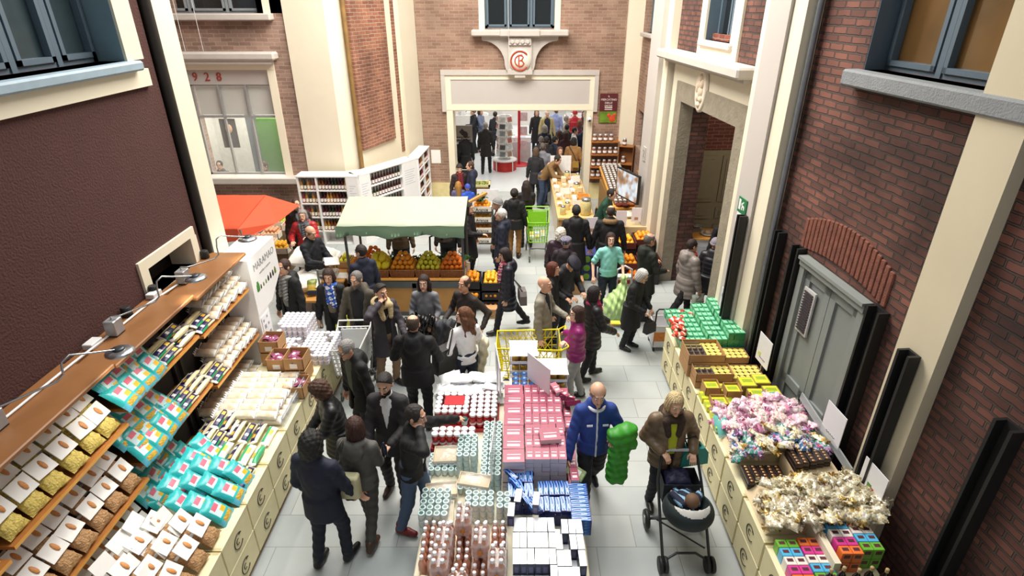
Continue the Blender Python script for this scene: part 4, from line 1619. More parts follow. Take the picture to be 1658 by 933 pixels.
# white kiosk with the jar pictures
KX, K0, K1, KT = -3.7, 7.24, 8.2, 2.3
kio = thing('display_kiosk', 'tall white display kiosk with MARAMAO lettering behind the racks', 'kiosk', (KX, K0, 0))
KW = mat('#f3f3f3', .4, var=.02)
MB().prism([(0, 1.44), (.5, 1.44), (.95, 1.72), (.95, 2.3), (0, 2.3)], -.47, 0, ax='x').build('header_box', KW, kio)
MB().prism([(0.0, 0), (.34, 0), (.34, 1.44), (0, 1.44)], -.44, -.005, ax='x').build('column', KW, kio)
INKG = mat('#8d8f92', .5, var=0)
text('lettering', 'MARAMAO', .15, INKG, kio, RM(0, 0, (.002, .5, 2.12)), .001)
text('small_lettering', 'sott\'olio e conserve', .05, INKG, kio, RM(0, 0, (.002, .48, 1.99)), .001)
for i in range(8):
    c = ['#4a8a3a', '#39402f', '#5c6a34', '#6f8a3a', '#2c2a30', '#3a2430', '#2f3030', '#6d7a2f'][i]
    sz = [.05, .022, .02, .022, .028, .03, .03, .035][i]
    MB().lathe([(sz * .8, 0), (sz, .02), (sz * .9, sz * 2), (sz * .5, sz * 2.6), (sz * .55, sz * 3)], 10, M=RM(0, 0, (.001, .16 + .09 * i, 1.76)) @ Matrix.Scale(.1, 4, (0, 0, 1)) @ Matrix.Rotation(-PI / 2, 4, 'X')).build('jar_picture', mat(c, .5, var=0), kio)
MB().bx(0, .003, .04, .32, .95, 1.38).build('paper_sheet', mat('#e6e6ea', .6), kio)
q = MB()
for (y, z, r_) in ((.1, 1.3, .02), (.22, 1.32, .018), (.12, 1.2, .03), (.23, 1.2, .02), (.11, 1.06, .02), (.24, 1.05, .03)):
    q.bx(.003, .005, y - r_, y + r_, z - r_, z + r_)
q.build('paper_drawing', INKG, kio)

# clip lamps and cable on the top boards
CHR = mat('#b9bcc0', .25, .9, var=0)


def clip_lamp(base, head, lab):
    o = thing('shelf_lamp', lab, 'lamp', base, 0, 'arm lamps on the left shelf tops')
    MB().solid(-.055, .055, -.07, .07, .01, .17, b=.008).bx(-.05, .05, -.065, .065, 0, .012, 1).build('base_box', [mat('#a9abae', .4, .5), DARKW], o)
    h = Vector(head) - Vector(base)
    pts = [(0, 0, .17), (0, 0, .21), (.08, .02, .2), (h.x * .45, h.y * .5, .16), (h.x * .52, h.y * .56, .2), (h.x * .52, h.y * .56, h.z + .02), (h.x * .54, h.y * .58, h.z + .12), (h.x * .6, h.y * .66, h.z + .15), (h.x * .7, h.y * .76, h.z + .11), (h.x, h.y, h.z + .03)]
    MB().tube(pts, .009, 7).build('arm', CHR, o)
    q = MB().lathe([(.02, .035), (.085, .03), (.115, .015), (.12, 0), (.1, -.012), (.06, -.014)], 20, c=tuple(h))
    sh = q.build('lamp_head', CHR, o)
    MB().lathe([(.05, .033), (.052, .045), (.02, .05), (0, .05)], 14, c=tuple(h)).build('heat_sink', mat('#4b4e52', .4, .6), sh)
    MB().lathe([(.0, -.016), (.06, -.015)], 14, c=tuple(h)).build('bulb', mat('#fff4dc', .3, var=0, emit=3), sh)
    lp = bpy.data.lights.new('lamp_light', 'SPOT')
    lp.energy = 14
    lp.spot_size = 2.0
    lp.spot_blend = .6
    lp.shadow_soft_size = .05
    lp.color = (1, .94, .82)
    lo = bpy.data.objects.new('lamp_light', lp)
    COL.objects.link(lo)
    lo.parent = o
    lo.location = h + Vector((0, 0, -.03))
    return o


clip_lamp((-4.02, 6.28, 2.44), (-3.5, 7.0, 2.72), 'chrome arm lamp on the far shelf top by the kiosk')
clip_lamp((-4.02, 4.98, 2.5), (-3.55, 5.75, 2.75), 'chrome arm lamp on the middle shelf top before the vent')
clip_lamp((-4.02, 3.5, 2.53), (-3.5, 4.3, 2.72), 'chrome arm lamp on the nearest shelf top')
o = MB().tube([(-4.05, 3.0, 2.545), (-4.04, 4.4, 2.545), (-4.06, 4.9, 2.515), (-4.05, 5.6, 2.515), (-4.06, 6.2, 2.455)], .012, 6).build('cable', mat('#d9d9d9', .5))
tag(o, 'white electric cable running along the shelf tops', 'cable')
for y, z in ((4.75, 2.5), (5.8, 2.5)):
    o = MB().solid(-.05, .05, -.08, .08, 0, .06).build('junction_box', mat('#d4d4d4', .5))
    o.location = (-4.1, y, z)
    tag(o, 'white junction box on the cable ' + ('nearer the camera' if y < 5 else 'under the wall vent'), 'box', 'junction boxes')
for y, z in ((5.35, 2.5), (5.86, 2.5), (7.03, 2.44)):
    o = MB().lathe([(.05, 0), (.055, .01), (.05, .1), (.04, .11)], 12).build('rubber_buffer', BLACKP)
    o.location = (-4.13, y, z)
    tag(o, 'black round fitting on the shelf top ' + {5.35: 'between the two near lamps', 5.86: 'at the near side of the vent', 7.03: 'at the far side of the vent'}[y], 'fitting', 'black shelf top fittings')
# ================================================================ central display table
TX0, TX1, TZ = -1.02, .74, .6
tb = thing('display_table', 'long low cream display table down the middle aisle', 'table', (0, 0, 0))
MB().solid(TX0 + .04, TX1 - .04, 2.3, 6.45, TZ - .05, TZ, b=.01).build('table_top', mat('#e9dfc4', .6, var=.08), tb)
MB().bx(TX0 + .08, TX1 - .08, 2.35, 6.4, .1, TZ - .05).build('skirt_panel', mat('#d8d0bf', .7, var=.08), tb)
q = MB()
for k in range(7):
    q.bx(TX0 + .06, TX1 - .06, 2.35 + .65 * k, 2.5 + .65 * k, 0, .1)
q.build('pallet_base', mat('#9c7b56', .8, var=.2), tb)

# --- maroon boxes, in three stepped columns
MAR = mat('#82284a', .35, var=.08, sc=8)
PNK = mat('#a04a60', .35, var=.15, sc=6)
PALEP = mat('#ddd0d2', .4, var=.05)


def mbox(w_, d, h, band=True):
    m = MB().bx(-w_ / 2, w_ / 2, -d / 2, d / 2, 0, h, [0, 1, 2, 0, 0, 0])
    m.bx(-w_ * .3, w_ * .3, -d * .3, -d * .12, h, h + .0012, 3)
    m.bx(-w_ * .3, w_ * .34, d * .05, d * .1, h, h + .0012, 3)
    return m.build('tea_box', [MAR, PNK, PALEP, mat('#f1d9dc', .4, var=0)])


MBX = Rep(tag(mbox(.235, .2, .055), None, 'box'))
MSX = Rep(tag(mbox(.088, .19, .06), None, 'box'))
for k in range(7):
    y = 4.85 + .2 * k
    for l in range(7):
        if l < 5 and k > 0:
            continue
        MBX.at((.0 - .03 + J(.006), y + J(.006), TZ + .062 * l), J(.03), 'large flat maroon box with pink lid beside the price board', 'large maroon boxes on the central table')
for c in range(5):
    for k in range(7):
        for l in range(7):
            if l < 6 and k > 0 and c < 4:
                continue
            y = 4.88 + .195 * k
            MSX.at((.145 + .091 * c + J(.003), y + J(.004), TZ + .062 * l), J(.03), 'small maroon box in the tall middle stack', 'small maroon boxes on the central table')
for k in range(8):
    for l in range(4):
        if l < 3 and k > 0 and False:
            continue
        MSX.at((.62 + .015 * (l % 2) + J(.004), 4.75 + .2 * k + J(.006), TZ + .062 * l + (.062 if k > 3 else 0)), J(.05), 'small maroon box in the lower stack at the aisle edge', 'maroon boxes at the table edge')
MBX.at((.38, 5.12, TZ + .44), (0, 0, .1), 'single large maroon box lying on top of the small ones', 'loose maroon box')
for i in range(4):
    MSX.at((.5 + .07 * i, 6.0 - .06 * i, TZ + .44 - .03 * i), (.1, .2 * i, .4 + .5 * i), 'loose maroon box tumbled at the far corner of the stack', 'tumbled maroon boxes')

# --- blue toothpaste boxes
TBL = bpy.data.materials.new('blue_print')
TBL.use_nodes = True
nt = TBL.node_tree
tc, wv = nt.nodes.new('ShaderNodeTexCoord'), nt.nodes.new('ShaderNodeTexWave')
wv.inputs['Scale'].default_value = 9
wv.inputs['Distortion'].default_value = 5
rp = nt.nodes.new('ShaderNodeValToRGB')
rp.color_ramp.elements[0].color = (*hexc('#152f86'), 1)
rp.color_ramp.elements[1].color = (*hexc('#8fb4e4'), 1)
rp.color_ramp.elements[1].position = .97
e_ = rp.color_ramp.elements.new(.55)
e_.color = (*hexc('#1f55b4'), 1)
e_ = rp.color_ramp.elements.new(.8)
e_.color = (*hexc('#2f86cc'), 1)
nt.links.new(tc.outputs['Object'], wv.inputs['Vector'])
nt.links.new(wv.outputs['Fac'], rp.inputs[0])
nt.links.new(rp.outputs[0], nt.nodes['Principled BSDF'].inputs['Base Color'])
nt.nodes['Principled BSDF'].inputs['Roughness'].default_value = .25
tp = MB().solid(-.026, .026, -.1, .1, 0, .042, b=.003).bx(-.004, .004, -.06, .0, .042, .0428, 1).bx(-.027, .027, -.101, -.09, .001, .043, 2)
TP = Rep(tag(tp.build('toothpaste_box', [TBL, mat('#dfe7f5', .3, var=.1), mat('#1b2a6e', .3)]), None, 'box'))
for c in range(5):
    for k in range(2):
        for l in range(6):
            TP.at((-.06 + .054 * c + J(.004), 4.72 - .21 * k, TZ + .044 * l + J(.002)), J(.12), 'blue toothpaste box in the left blue stack behind the white boxes', 'blue toothpaste boxes, left stack')
for c in range(6):
    for k in range(2):
        for l in range(5):
            TP.at((.26 + .057 * c, 4.58 - .22 * k + J(.01), TZ + .044 * l), J(.05), 'blue toothpaste box in the right blue stack by the aisle', 'blue toothpaste boxes, right stack')
for k in range(9):
    for l in range(5):
        TP.at((.66, 4.62 - .056 * k, TZ + .044 * l), PI / 2 + J(.05), 'blue toothpaste box lying crosswise at the aisle edge', 'blue toothpaste boxes at the table edge')
for i in range(6):
    TP.at((-.06 + .05 * i, 4.66 - .09 * i + J(.05), TZ + .27 + .004 * i), (J(.1), J(.2), .5 + J(.3)), 'loose blue toothpaste box lying askew on the left stack', 'loose blue toothpaste boxes')

# --- white topped navy boxes
NBL = mat('#2a2f55', .3, var=.15, sc=20)
wb = MB().bx(-.032, .032, -.085, .085, 0, .14, [0, 1, 0, 0, 0, 0]).bx(-.018, .018, -.087, -.085, .02, .1, 2).build('razor_box', [NBL, mat('#f7f6f6', .3, var=.02), mat('#5b5f86', .3, var=.1)])
WBX = Rep(tag(wb, None, 'box'))
for c in range(10):
    for k in range(5):
        hgt = 2 if (c + k) % 5 else 1
        if c < 4:
            hgt = 2 if k > 1 else (1 if k == 1 else 0)
        for l in range(hgt):
            WBX.at((.0 + .068 * c + J(.003), 3.32 + .18 * k - .02 * (c > 5), TZ + .142 * l), J(.03), 'white topped navy box in the near right block', 'white topped navy boxes')
for (x, y, lab) in ((-.05, 4.1, 'left'), (.02, 4.28, 'left'), (.2, 4.24, 'middle')):
    WBX.at((x, y, TZ + .285), J(.2), 'white topped navy box set on the back row, ' + lab + ' of the block', 'raised white topped boxes')
for i, (x, y) in enumerate(((.06, 3.25), (.17, 3.27), (.12, 3.08))):
    o = MB().solid(-.05, .05, -.1, .1, 0, .17, 0).bx(-.04, .04, -.101, -.1, .02, .15, 1).build('shaving_box', [mat('#15151a', .25), mat('#3c3f58', .3, var=.2)])
    o.location = (x, y, TZ)
    tag(o, 'black box standing before the white topped boxes, ' + ('left one', 'right one', 'nearest one')[i], 'box', 'black boxes at the near end')
o = MB().bx(-.004, .004, -.32, .32, 0, .3).build('clear_divider', mat('#cfd3da', .08, alpha=.3, var=0))
o.location = (-.095, 3.6, TZ)
tag(o, 'clear plastic divider between the bottles and the navy boxes', 'divider')

# --- red jars in trays
REDJ = mat('#b3202a', .25, var=.15, sc=20)
WLID = mat('#f0eef0', .3, var=.02)


def lid_jar(name, r_, h, body, lid, ring=None):
    o = MB().lathe([(r_ * .85, 0), (r_, .008), (r_, h * .7), (r_ * .9, h * .76)], 14).build(name, [body])
    m = MB().lathe([(r_ * .96, h * .76), (r_ * 1.0, h * .78), (r_ * 1.0, h * .96), (r_ * .93, h), (r_ * .6, h), (0, h)], 14, ms=[0, 0, 0, 0, 1 if ring else 0])
    m.build('lid', [lid, ring or lid], o)
    return o


RJ = Rep(tag(lid_jar('sauce_jar', .042, .12, REDJ, WLID), None, 'jar'))
for (x0, y0, nx, ny, nz, lab) in ((-1.0, 5.85, 5, 5, 2, 'white lidded red jar in the left red tray'), (-.55, 5.78, 4, 6, 2, 'white lidded red jar in the right red tray'), (-.98, 5.42, 6, 2, 2, 'white lidded red jar in the near red row')):
    w2, d2 = nx * .088, ny * .088
    o = carton(w2 + .03, d2 + .03, .06, mat('#b5202c', .4))
    o.location = (x0 + w2 / 2 - .044, y0 + d2 / 2 - .044, TZ)
    tag(o, 'red cardboard tray under the ' + lab.split(' in the ')[1].replace('red ', ''), 'tray', 'red jar trays')
    for k in range(nz):
        for j in range(ny):
            for i in range(nx):
                if k < nz - 1 and j > 0 and 0 < i < nx - 1:
                    continue
                if k == nz - 1 and nx == 5 and 0 < i < 4 and 1 < j < 4 and (i, j) != (3, 2):
                    continue
                RJ.at((x0 + .088 * i, y0 + .088 * j, TZ + .008 + .122 * k), 0, lab, 'red jars on the central table')
o = MB().solid(-.13, .13, -.1, .1, 0, .006).build('red_sheet', REDJ)
o.location = (-.8, 6.05, TZ + .25)
tag(o, 'red cardboard sheet lying in the left jar tray', 'sheet')

# --- green lidded jars
GJB = mat('#cfe0dd', .25, var=.15, sc=30)
GLID = mat('#2f5f57', .35, var=.15, sc=30)
RING = mat('#cfe6e6', .3, var=.05)
GJ = Rep(tag(lid_jar('cream_jar', .036, .085, GJB, RING, GLID), None, 'jar'))


def gblock(x0, y0, nx, ny, nz, lab, z0=TZ):
    for k in range(nz):
        for j in range(ny):
            for i in range(nx):
                if k < nz - 1 and 0 < i < nx - 1 and j > 0:
                    continue
                GJ.at((x0 + .077 * i + J(.002), y0 + .077 * j + J(.002), z0 + .004 + .088 * k), 0, lab, 'green lidded jars on the central table')


gblock(-.36, 4.75, 3, 12, 3, 'green lidded jar in the long tall block beside the maroon boxes')
gblock(-.64, 4.95, 3, 5, 4, 'green lidded jar in the middle block before the red jars')
gblock(-.98, 5.0, 5, 4, 1, 'green lidded jar in the low left block')
gblock(-.96, 4.2, 4, 5, 3, 'green lidded jar in the near left block by the bottles')
gblock(-.5, 4.32, 4, 3, 3, 'green lidded jar in the near middle block by the bottles')
gblock(-.17, 4.3, 2, 3, 3, 'green lidded jar in the small block beside the blue boxes')
gblock(-.62, 4.72, 3, 2, 1, 'green lidded jar left in the torn tray')
CARD = mat('#dcc6a0', .7, var=.1, sc=6)
SHR = mat('#e9edef', .08, var=0, alpha=.28, spec=.8)
for (x, y, z, w_, d, rz, lab) in ((-.82, 5.2, TZ + .1, .3, .26, .0, 'beige cardboard tray in torn wrap on the low green jars'), (-.82, 4.66, TZ + .09, .34, .2, .1, 'beige cardboard sheet in torn wrap behind the near green jars'),
                                  (-.45, 4.62, TZ + .27, .34, .17, -.15, 'beige cardboard sheet bent over the middle green jars'), (-.72, 4.25, TZ + .14, .14, .4, .05, 'beige cardboard strip between the near green jar blocks')):
    o = carton(w_, d, .035, CARD)
    o.location = (x, y, z)
    o.rotation_euler = (J(.06), J(.06), rz)
    tag(o, lab, 'tray', 'beige jar trays')
    pillow(w_ * 1.1, d * 1.25, .12, 10, 10, None, lump=.012, seed=int(x * 90)).build('plastic_wrap', SHR, o)

# --- pink bottles in shrink wrapped packs
LIQ = mat('#d39d85', .08, var=.06, sc=10, coat=.4)
LBL = mat('#c8862c', .4, var=.4, sc=25)


def bottle():
    o = MB().lathe([(.03, 0), (.037, .008), (.037, .05), (.034, .06), (.037, .07), (.037, .15), (.03, .185), (.015, .215), (.014, .235)], 14).build('bottle', [LIQ])
    MB().lathe([(.019, .225), (.019, .256), (.016, .26), (0, .26)], 12).build('cap', WLID, o)
    MB().lathe([(.0375, .08), (.0375, .14)], 14).build('paper_label', mat('#cf9a86', .3, var=.25, sc=30), o)
    return o


BT = Rep(tag(bottle(), None, 'bottle'))
packs = [(-.86 + .172 * i + .01 * (j % 2), 4.02 - .245 * j) for j in range(5) for i in range(5)]
two = {2, 6, 8, 11, 14, 17}
for n, (x, y) in enumerate(packs):
    for l in range(2 if n in two else 1):
        if n in (10, 15):
            break
        for i in range(2):
            for j in range(3):
                BT.at((x - .038 + .077 * i, y - .077 + .077 * j, TZ + .262 * l), 0, 'small pink drink bottle with white cap, ' + ('on an upper pack' if l else 'standing on the table'), 'pink drink bottles at the near end')
    if n in two:
        o = MB().solid(-.085, .085, -.125, .125, .0, .19, b=.03).build('shrink_wrap', SHR)
        o.location = (x, y, TZ + .262)
        tag(o, 'clear shrink wrap around a raised pack of pink bottles', 'wrap', 'shrink wraps on the raised packs')
        MB().ball((0, -.126, .09), (.022, .004, .035), 10).build('gold_sticker', LBL, o)
o = pillow(.26, .34, .2, 10, 10, None, lump=.012, seed=11).build('wrapped_pack', [mat('#cfc0b0', .3, var=.12, sc=12, bump=.6, bsc=20)])
o.location = (-.87, 3.42, TZ + .1)
tag(o, 'crumpled translucent wrapped pack at the left table edge', 'pack')

# --- white flour bags
fb = pillow(.3, .22, .1, 9, 8, lambda u, v, s: 1 if (.4 < u < .62 and .3 < v < .6 and s > 0) else 0, lump=.008, seed=8).build('flour_bag', [mat('#efeff0', .45, var=.04, bump=.4, bsc=18), mat('#cfd2dc', .4)])
FB = Rep(tag(fb, None, 'bag'))
for i in range(16):
    FB.at((-.92 + .2 * (i % 4) + J(.04), 6.38 + .12 * (i // 4 % 2) + J(.03), TZ + .06 + .075 * (i // 4)), (J(.25), J(.25), J(.6)), 'white paper bag in the heap behind the red jars', 'white paper bags')

# --- can trays and price boards
CANB = mat('#c9a545', .3, .5, var=.15, sc=20)
CANL = mat('#3c5f94', .3, .3, var=.2, sc=30)
can = MB().lathe([(.048, 0), (.05, .004), (.05, .098), (.048, .102)], 14).build('tin_can', [CANB])
MB().lathe([(.05, .102), (.051, .106), (.046, .108), (.044, .103), (0, .103)], 14).build('lid', CANL, can)
CN = Rep(tag(can, None, 'can'))
TRW = mat('#eef0f4', .4, var=.05)
stacks = [(.1, 6.3, 3, TZ), (.1, 6.72, 5, .485), (.52, 6.3, 1, TZ), (.52, 6.72, 3, .485)]
for n, (x, y, nl, zb) in enumerate(stacks):
    for l in range(nl):
        z = zb + .15 * l
        o = carton(.38, .38, .05, TRW)
        o.location = (x, y, z)
        tag(o, 'white tray of gold cans, %s in the %s stack' % (['lowest', 'second', 'third', 'fourth', 'topmost'][l], ('near left', 'far left', 'near right', 'far right')[n]), 'tray', 'white can trays at the far table end')
        top = l == nl - 1
        for i in range(3):
            for j in range(3):
                if not top and j > 0 and i < 2:
                    continue
                CN.at((x - .11 + .11 * i, y - .11 + .11 * j, z + .01), 0, 'gold can with blue lid in the white trays', 'gold cans at the far end of the table')
        if top and n in (1, 3):
            o2 = pillow(.4, .4, .06, 8, 8, None, lump=.006, seed=n).build('tray_cover', [mat('#efe9df', .4, var=.05)])
            o2.location = (x, y, z + .14)
            tag(o2, 'cream sheet covering the can stack ' + ('by the yellow cart' if n == 3 else 'behind the price board'), 'sheet', 'can stack covers')
o = tag(MB().bx(.0 - .22, .72, 6.47, 7.0, 0, .48).build('pallet_block', [mat('#cfc8ba', .7, var=.1)]), 'low pale block under the stacked cans', 'block')


def board(name, lab, c0, c1, zb, zt, t=.006, m=None, pole=True):
    """an upright white board between two floor-plan points"""
    a, b = Vector((*c0, 0)), Vector((*c1, 0))
    d = b - a
    o = MB().bx(0, d.length, -t, t, zb, zt).build(name, m or mat('#efeef0', .45, var=.02), None, a, math.atan2(d.y, d.x))
    tag(o, lab, 'sign', None)
    if pole:
        MB().tube([(d.length / 2, .012, TZ), (d.length / 2, .012, zt)], .008, 6).build('pole', CHR, o)
    return o


board('price_board', 'white price board standing left of the cans, seen nearly edge on', (-.2, 5.95), (-.28, 6.55), .98, 1.42)
board('price_board', 'white price board standing before the cans', (.15, 6.32), (.42, 5.92), 1.02, 1.42)
board('price_board', 'narrow clear price board standing among the green jars', (-.27, 4.6), (-.24, 5.15), .9, 1.3, m=mat('#d9dde2', .1, var=0, alpha=.6))
# ================================================================ right aisle crates and goods
FX = 2.4
CR2 = Rep(crate(.56, .92, .36, '', ''))
for k in range(10):
    for t in range(2):
        CR2.at((FX + .46 - .0, 2.4 + .59 * k, .08 + .365 * t), -PI / 2, ('lower' if t == 0 else 'upper') + ' pale plywood crate with ring emblem in the right aisle row', 'right aisle crates')
o = MB()
for x in (2.5, 2.85, 3.2):
    o.bx(x - .06, x + .06, 2.1, 8.0, 0, .06)
for k in range(14):
    o.bx(2.44, 3.25, 2.1 + .43 * k, 2.2 + .43 * k, .058, .08)
tag(o.build('pallet', mat('#9c7b56', .8, var=.2)), 'long low wooden pallet under the right aisle crates', 'pallet')
ZR = .81
# green cartons
GRN = mat('#3f9a6b', .35, var=.25, sc=30)
GRNP = mat('#8fd0a8', .35, var=.3, sc=30)
gb = MB().solid(-.04, .04, -.07, .07, 0, .11, 0, b=.003).bx(-.03, .03, -.05, .03, .11, .111, 1).bx(-.041, -.039, -.05, .05, .03, .08, 1).bx(-.02, .02, .035, .055, .11, .1115, 2)
GB = Rep(tag(gb.build('rice_carton', [GRN, GRNP, mat('#1f3f3a', .4)]), None, 'carton'))
for i in range(11):
    for k in range(8):
        nl = 1 if i < 5 else (2 if i < 8 else 3)
        for l in range(nl):
            if l < nl - 1 and 0 < k and i not in (5, 8):
                continue
            GB.at((2.5 + .083 * i + J(.006), 7.32 + .146 * k + J(.008), ZR + .112 * l), J(.08), 'green carton with pale print in the stack at the far crate end', 'green cartons on the right crates')
# red packets
RP_ = pillow(.1, .13, .05, 7, 7, lambda u, v, s: 1 if (.3 < v < .6) else 0, lump=.004, seed=9).build('snack_packet', [mat('#c5402b', .3, var=.2, sc=25), mat('#efdccb', .4, var=.1)])
RPK = Rep(tag(RP_, None, 'packet'))
for i in range(26):
    RPK.at((2.42 + .09 * (i % 2) + .012 * (i // 2) + J(.03), 7.45 + .085 * (i // 2) + J(.03), ZR + .16 + J(.03)) if i < 14 else (2.6 + .1 * (i % 4) + J(.04), 8.25 + J(.12), ZR + .07 + J(.03)), (J(.5), J(.5), J(1.5)), 'red and cream snack packet heaped at the far crate corner', 'red snack packets')
# trays of yellow lidded cans
YL = mat('#e8d774', .35, var=.08, sc=20)
yc = MB().lathe([(.036, 0), (.038, .004), (.038, .07)], 12).build('small_can', [mat('#4e4a3c', .4, .3)])
MB().lathe([(.038, .07), (.039, .074), (.039, .086), (.034, .088), (.03, .085), (0, .085)], 12).build('lid', YL, yc)
YC = Rep(tag(yc, None, 'can'))
GREYC = mat('#8e8077', .7, var=.1)
for n, (x, y, z, nx, ny, hh, full, lab) in enumerate(((3.05, 7.06, ZR + .02, 7, 3, .1, 99, 'shallow tray full of yellow lidded cans by the wall, far one'), (3.08, 6.58, ZR + .02, 7, 4, .1, 99, 'shallow tray full of yellow lidded cans by the wall, near one'),
                                                     (2.62, 6.85, ZR + .2, 6, 5, .15, 4, 'tall open carton of cans with bare grey dividers in its near left part'), (2.66, 6.5, ZR + .1, 6, 3, .13, 3, 'lower open carton of cans with half empty dividers'))):
    w2, d2 = nx * .08 + .02, ny * .08 + .02
    o = carton(w2, d2, hh, BOXC)
    o.location = (x, y, z)
    tag(o, lab, 'box', 'cardboard trays of small cans')
    if z > ZR + .05:
        q = MB().solid(-w2 / 2, w2 / 2, -d2 / 2, d2 / 2, 0, z - ZR - .002).build('carton', BOXC)
        q.location = (x, y, ZR)
        tag(q, 'closed carton under the ' + lab.split(' with ')[0], 'box', 'closed cartons on the right crates')
    for i in range(nx):
        for j in range(ny):
            if full < 99 and i < nx - 3 and j < full - 1:
                continue
            YC.at((x - w2 / 2 + .05 + .08 * i, y - d2 / 2 + .05 + .08 * j, z + .01), 0, 'small can with yellow lid in a cardboard tray on the right crates', 'yellow lidded cans')
    if full < 99:
        q = MB()
        for i in range(nx - 2):
            q.bx(-w2 / 2 + .008 + .08 * i, -w2 / 2 + .012 + .08 * i, -d2 / 2 + .006, d2 / 2 - .1, .008, hh * .9)
        for j in range(ny):
            q.bx(-w2 / 2 + .006, -w2 / 2 + .24, -d2 / 2 + .05 + .08 * j, -d2 / 2 + .054 + .08 * j, .008, hh * .88)
        q.build('divider', GREYC, o)
# cartons with yellow packs
YBX = mat('#d8dc3a', .35, var=.12, sc=15)
YGR = mat('#9db02e', .4, var=.2, sc=20)
OLV = mat('#a98f4a', .6, var=.1)
for n, (x, y, z, op, lab) in enumerate(((3.0, 6.16, .26, 0, 'far left'), (3.2, 6.22, .26, 0, 'far right'), (3.05, 5.94, .24, 0, 'middle left'), (3.26, 6.0, .24, 0, 'middle right'), (3.08, 5.7, .22, 1, 'near left'), (3.3, 5.78, .2, 0, 'near right'),
                                        (2.56, 6.2, .2, 1, 'aisle side, far'), (2.8, 6.1, .22, 1, 'centre, far'), (2.58, 5.92, .16, 1, 'aisle side, middle'), (2.82, 5.78, .14, 1, 'centre, middle'), (2.66, 5.66, .15, 2, 'aisle side, near, empty'))):
    o = carton(.2, .2, z, BOXC if op else OLV)
    o.location = (x, y, ZR)
    tag(o, ('small open carton of yellow packs, ' if op < 2 else 'small open brown carton, ') + lab + ' of the group', 'box', 'small cartons of yellow packs')
    if op < 2:
        MB().solid(-.09, .09, -.09, .09, .02, z - (.03 if op else -.004), 0, b=.004).bx(-.06, .07, -.02, .05, z - (.03 if op else -.004), z - (.03 if op else -.004) + .001, 1).build('yellow_pack', [YBX, YGR], o)
for i in range(7):
    o = MB().solid(-.05, .05, -.08, .08, 0, .08, 0).bx(-.05, .05, -.03, .03, .08, .081, 1).build('yellow_packet', [YBX, YGR])
    o.location = ((2.46, 2.47, 2.48, 2.72, 2.72, 2.74, 2.46)[i], (6.12, 5.94, 5.72, 6.22, 5.94, 5.72, 5.54)[i], ZR + .05 * (i in (3, 4)))
    tag(o, 'loose yellow packet standing between the small cartons', 'packet', 'loose yellow packets')
# teal flat packs
TE = pillow(.15, .2, .03, 6, 6, lambda u, v, s: 1 if v < .2 else 0, lump=.001).build('teal_packet', [mat('#7fd6cc', .35, var=.08, sc=15), mat('#b5e6df', .4)])
TEP = Rep(tag(TE, None, 'packet'))
for i in range(22):
    TEP.at((2.46 + .075 * (i // 2) + J(.015), 5.42 + .03 * (i // 2) + .1 * (i % 2), ZR + .1 + .012 * (i // 2)), RE(-PI / 2 + .5 * J(1), math.radians(35 + J(10)), J(.2)), 'flat teal packet in the row before the pink sweets', 'teal packets')


# heaps of wrapped sweets
def heap(rep_list, x0, x1, y0, y1, zfun, n, lab, grp, flat=.6):
    for i in range(n):
        x, y = random.uniform(x0, x1), random.uniform(y0, y1)
        r = random.choices([q[0] for q in rep_list], [q[1] for q in rep_list])[0]
        nm = lab[rep_list.index(next(q for q in rep_list if q[0] is r))]
        r.at((x, y, zfun(x, y) + J(.012)), (J(flat), J(flat), J(PI)), nm, grp)


def sweet_bag(c1, c2, c3, seed):
    m = pillow(.11, .17, .06, 9, 11, lambda u, v, s: 2 if (.35 < u < .65 and .35 < v < .6 and s > 0) else (1 if (v > .82 or (int(u * 9) * 7 + int(v * 11) * 3) % 5 == 0) else 0), lump=.012, seed=seed)
    for i in range(5):
        a = i * 1.25
        m.add([(0, .075, 0), (.04 * math.cos(a), .125, .04 * math.sin(a)), (.04 * math.cos(a + .8), .12, .04 * math.sin(a + .8))], [(0, 1, 2), (0, 2, 1)], 1)
    return m.build('sweet_bag', [c1, c2, c3])


SW1 = Rep(tag(sweet_bag(mat('#dcb6c6', .3, var=.2, sc=30), mat('#f0d5e0', .25, var=.1), mat('#f4efe9', .4), 21), None, 'bag'))
SW2 = Rep(tag(sweet_bag(mat('#e2d3c0', .3, var=.25, sc=35), mat('#d98fb4', .25, var=.1), mat('#f4efe9', .4), 22), None, 'bag'))
SW3 = Rep(tag(sweet_bag(mat('#3f6a9a', .3, var=.5, sc=40), mat('#e5d8c8', .25, var=.1), mat('#c0466a', .4), 23), None, 'bag'))
SW4 = Rep(tag(sweet_bag(mat('#3f8a78', .3, var=.5, sc=40), mat('#c7a0c8', .25, var=.1), mat('#e8e4dc', .4), 24), None, 'bag'))
SW5 = Rep(tag(sweet_bag(mat('#ddd0b4', .3, var=.35, sc=35), mat('#c7a65c', .25, .3, var=.2), mat('#f1ede4', .4), 25), None, 'bag'))
SW6 = Rep(tag(sweet_bag(mat('#b7a98a', .25, var=.45, sc=40), mat('#e7e0c8', .2, .4, var=.1), mat('#efe9dc', .4), 26), None, 'bag'))
SW7 = Rep(tag(sweet_bag(mat('#6e5a4a', .25, var=.4, sc=40), mat('#d9cda8', .2, .4, var=.1), mat('#efe9dc', .4), 27), None, 'bag'))
o = MB().prism([(2.44, ZR), (3.42, ZR), (3.42, ZR + .16), (3.0, ZR + .22), (2.55, ZR + .08)], 4.98, 5.55).build('cardboard_ramp', CARD)
tag(o, 'sloping base heaped with pink and coloured sweets', 'base')
zf1 = lambda x, y: ZR + .1 + .2 * min(1, max(0, (x - 2.4) / .5)) * (1 - .25 * max(0, (x - 3.1) / .3)) + random.choice((0, .05))
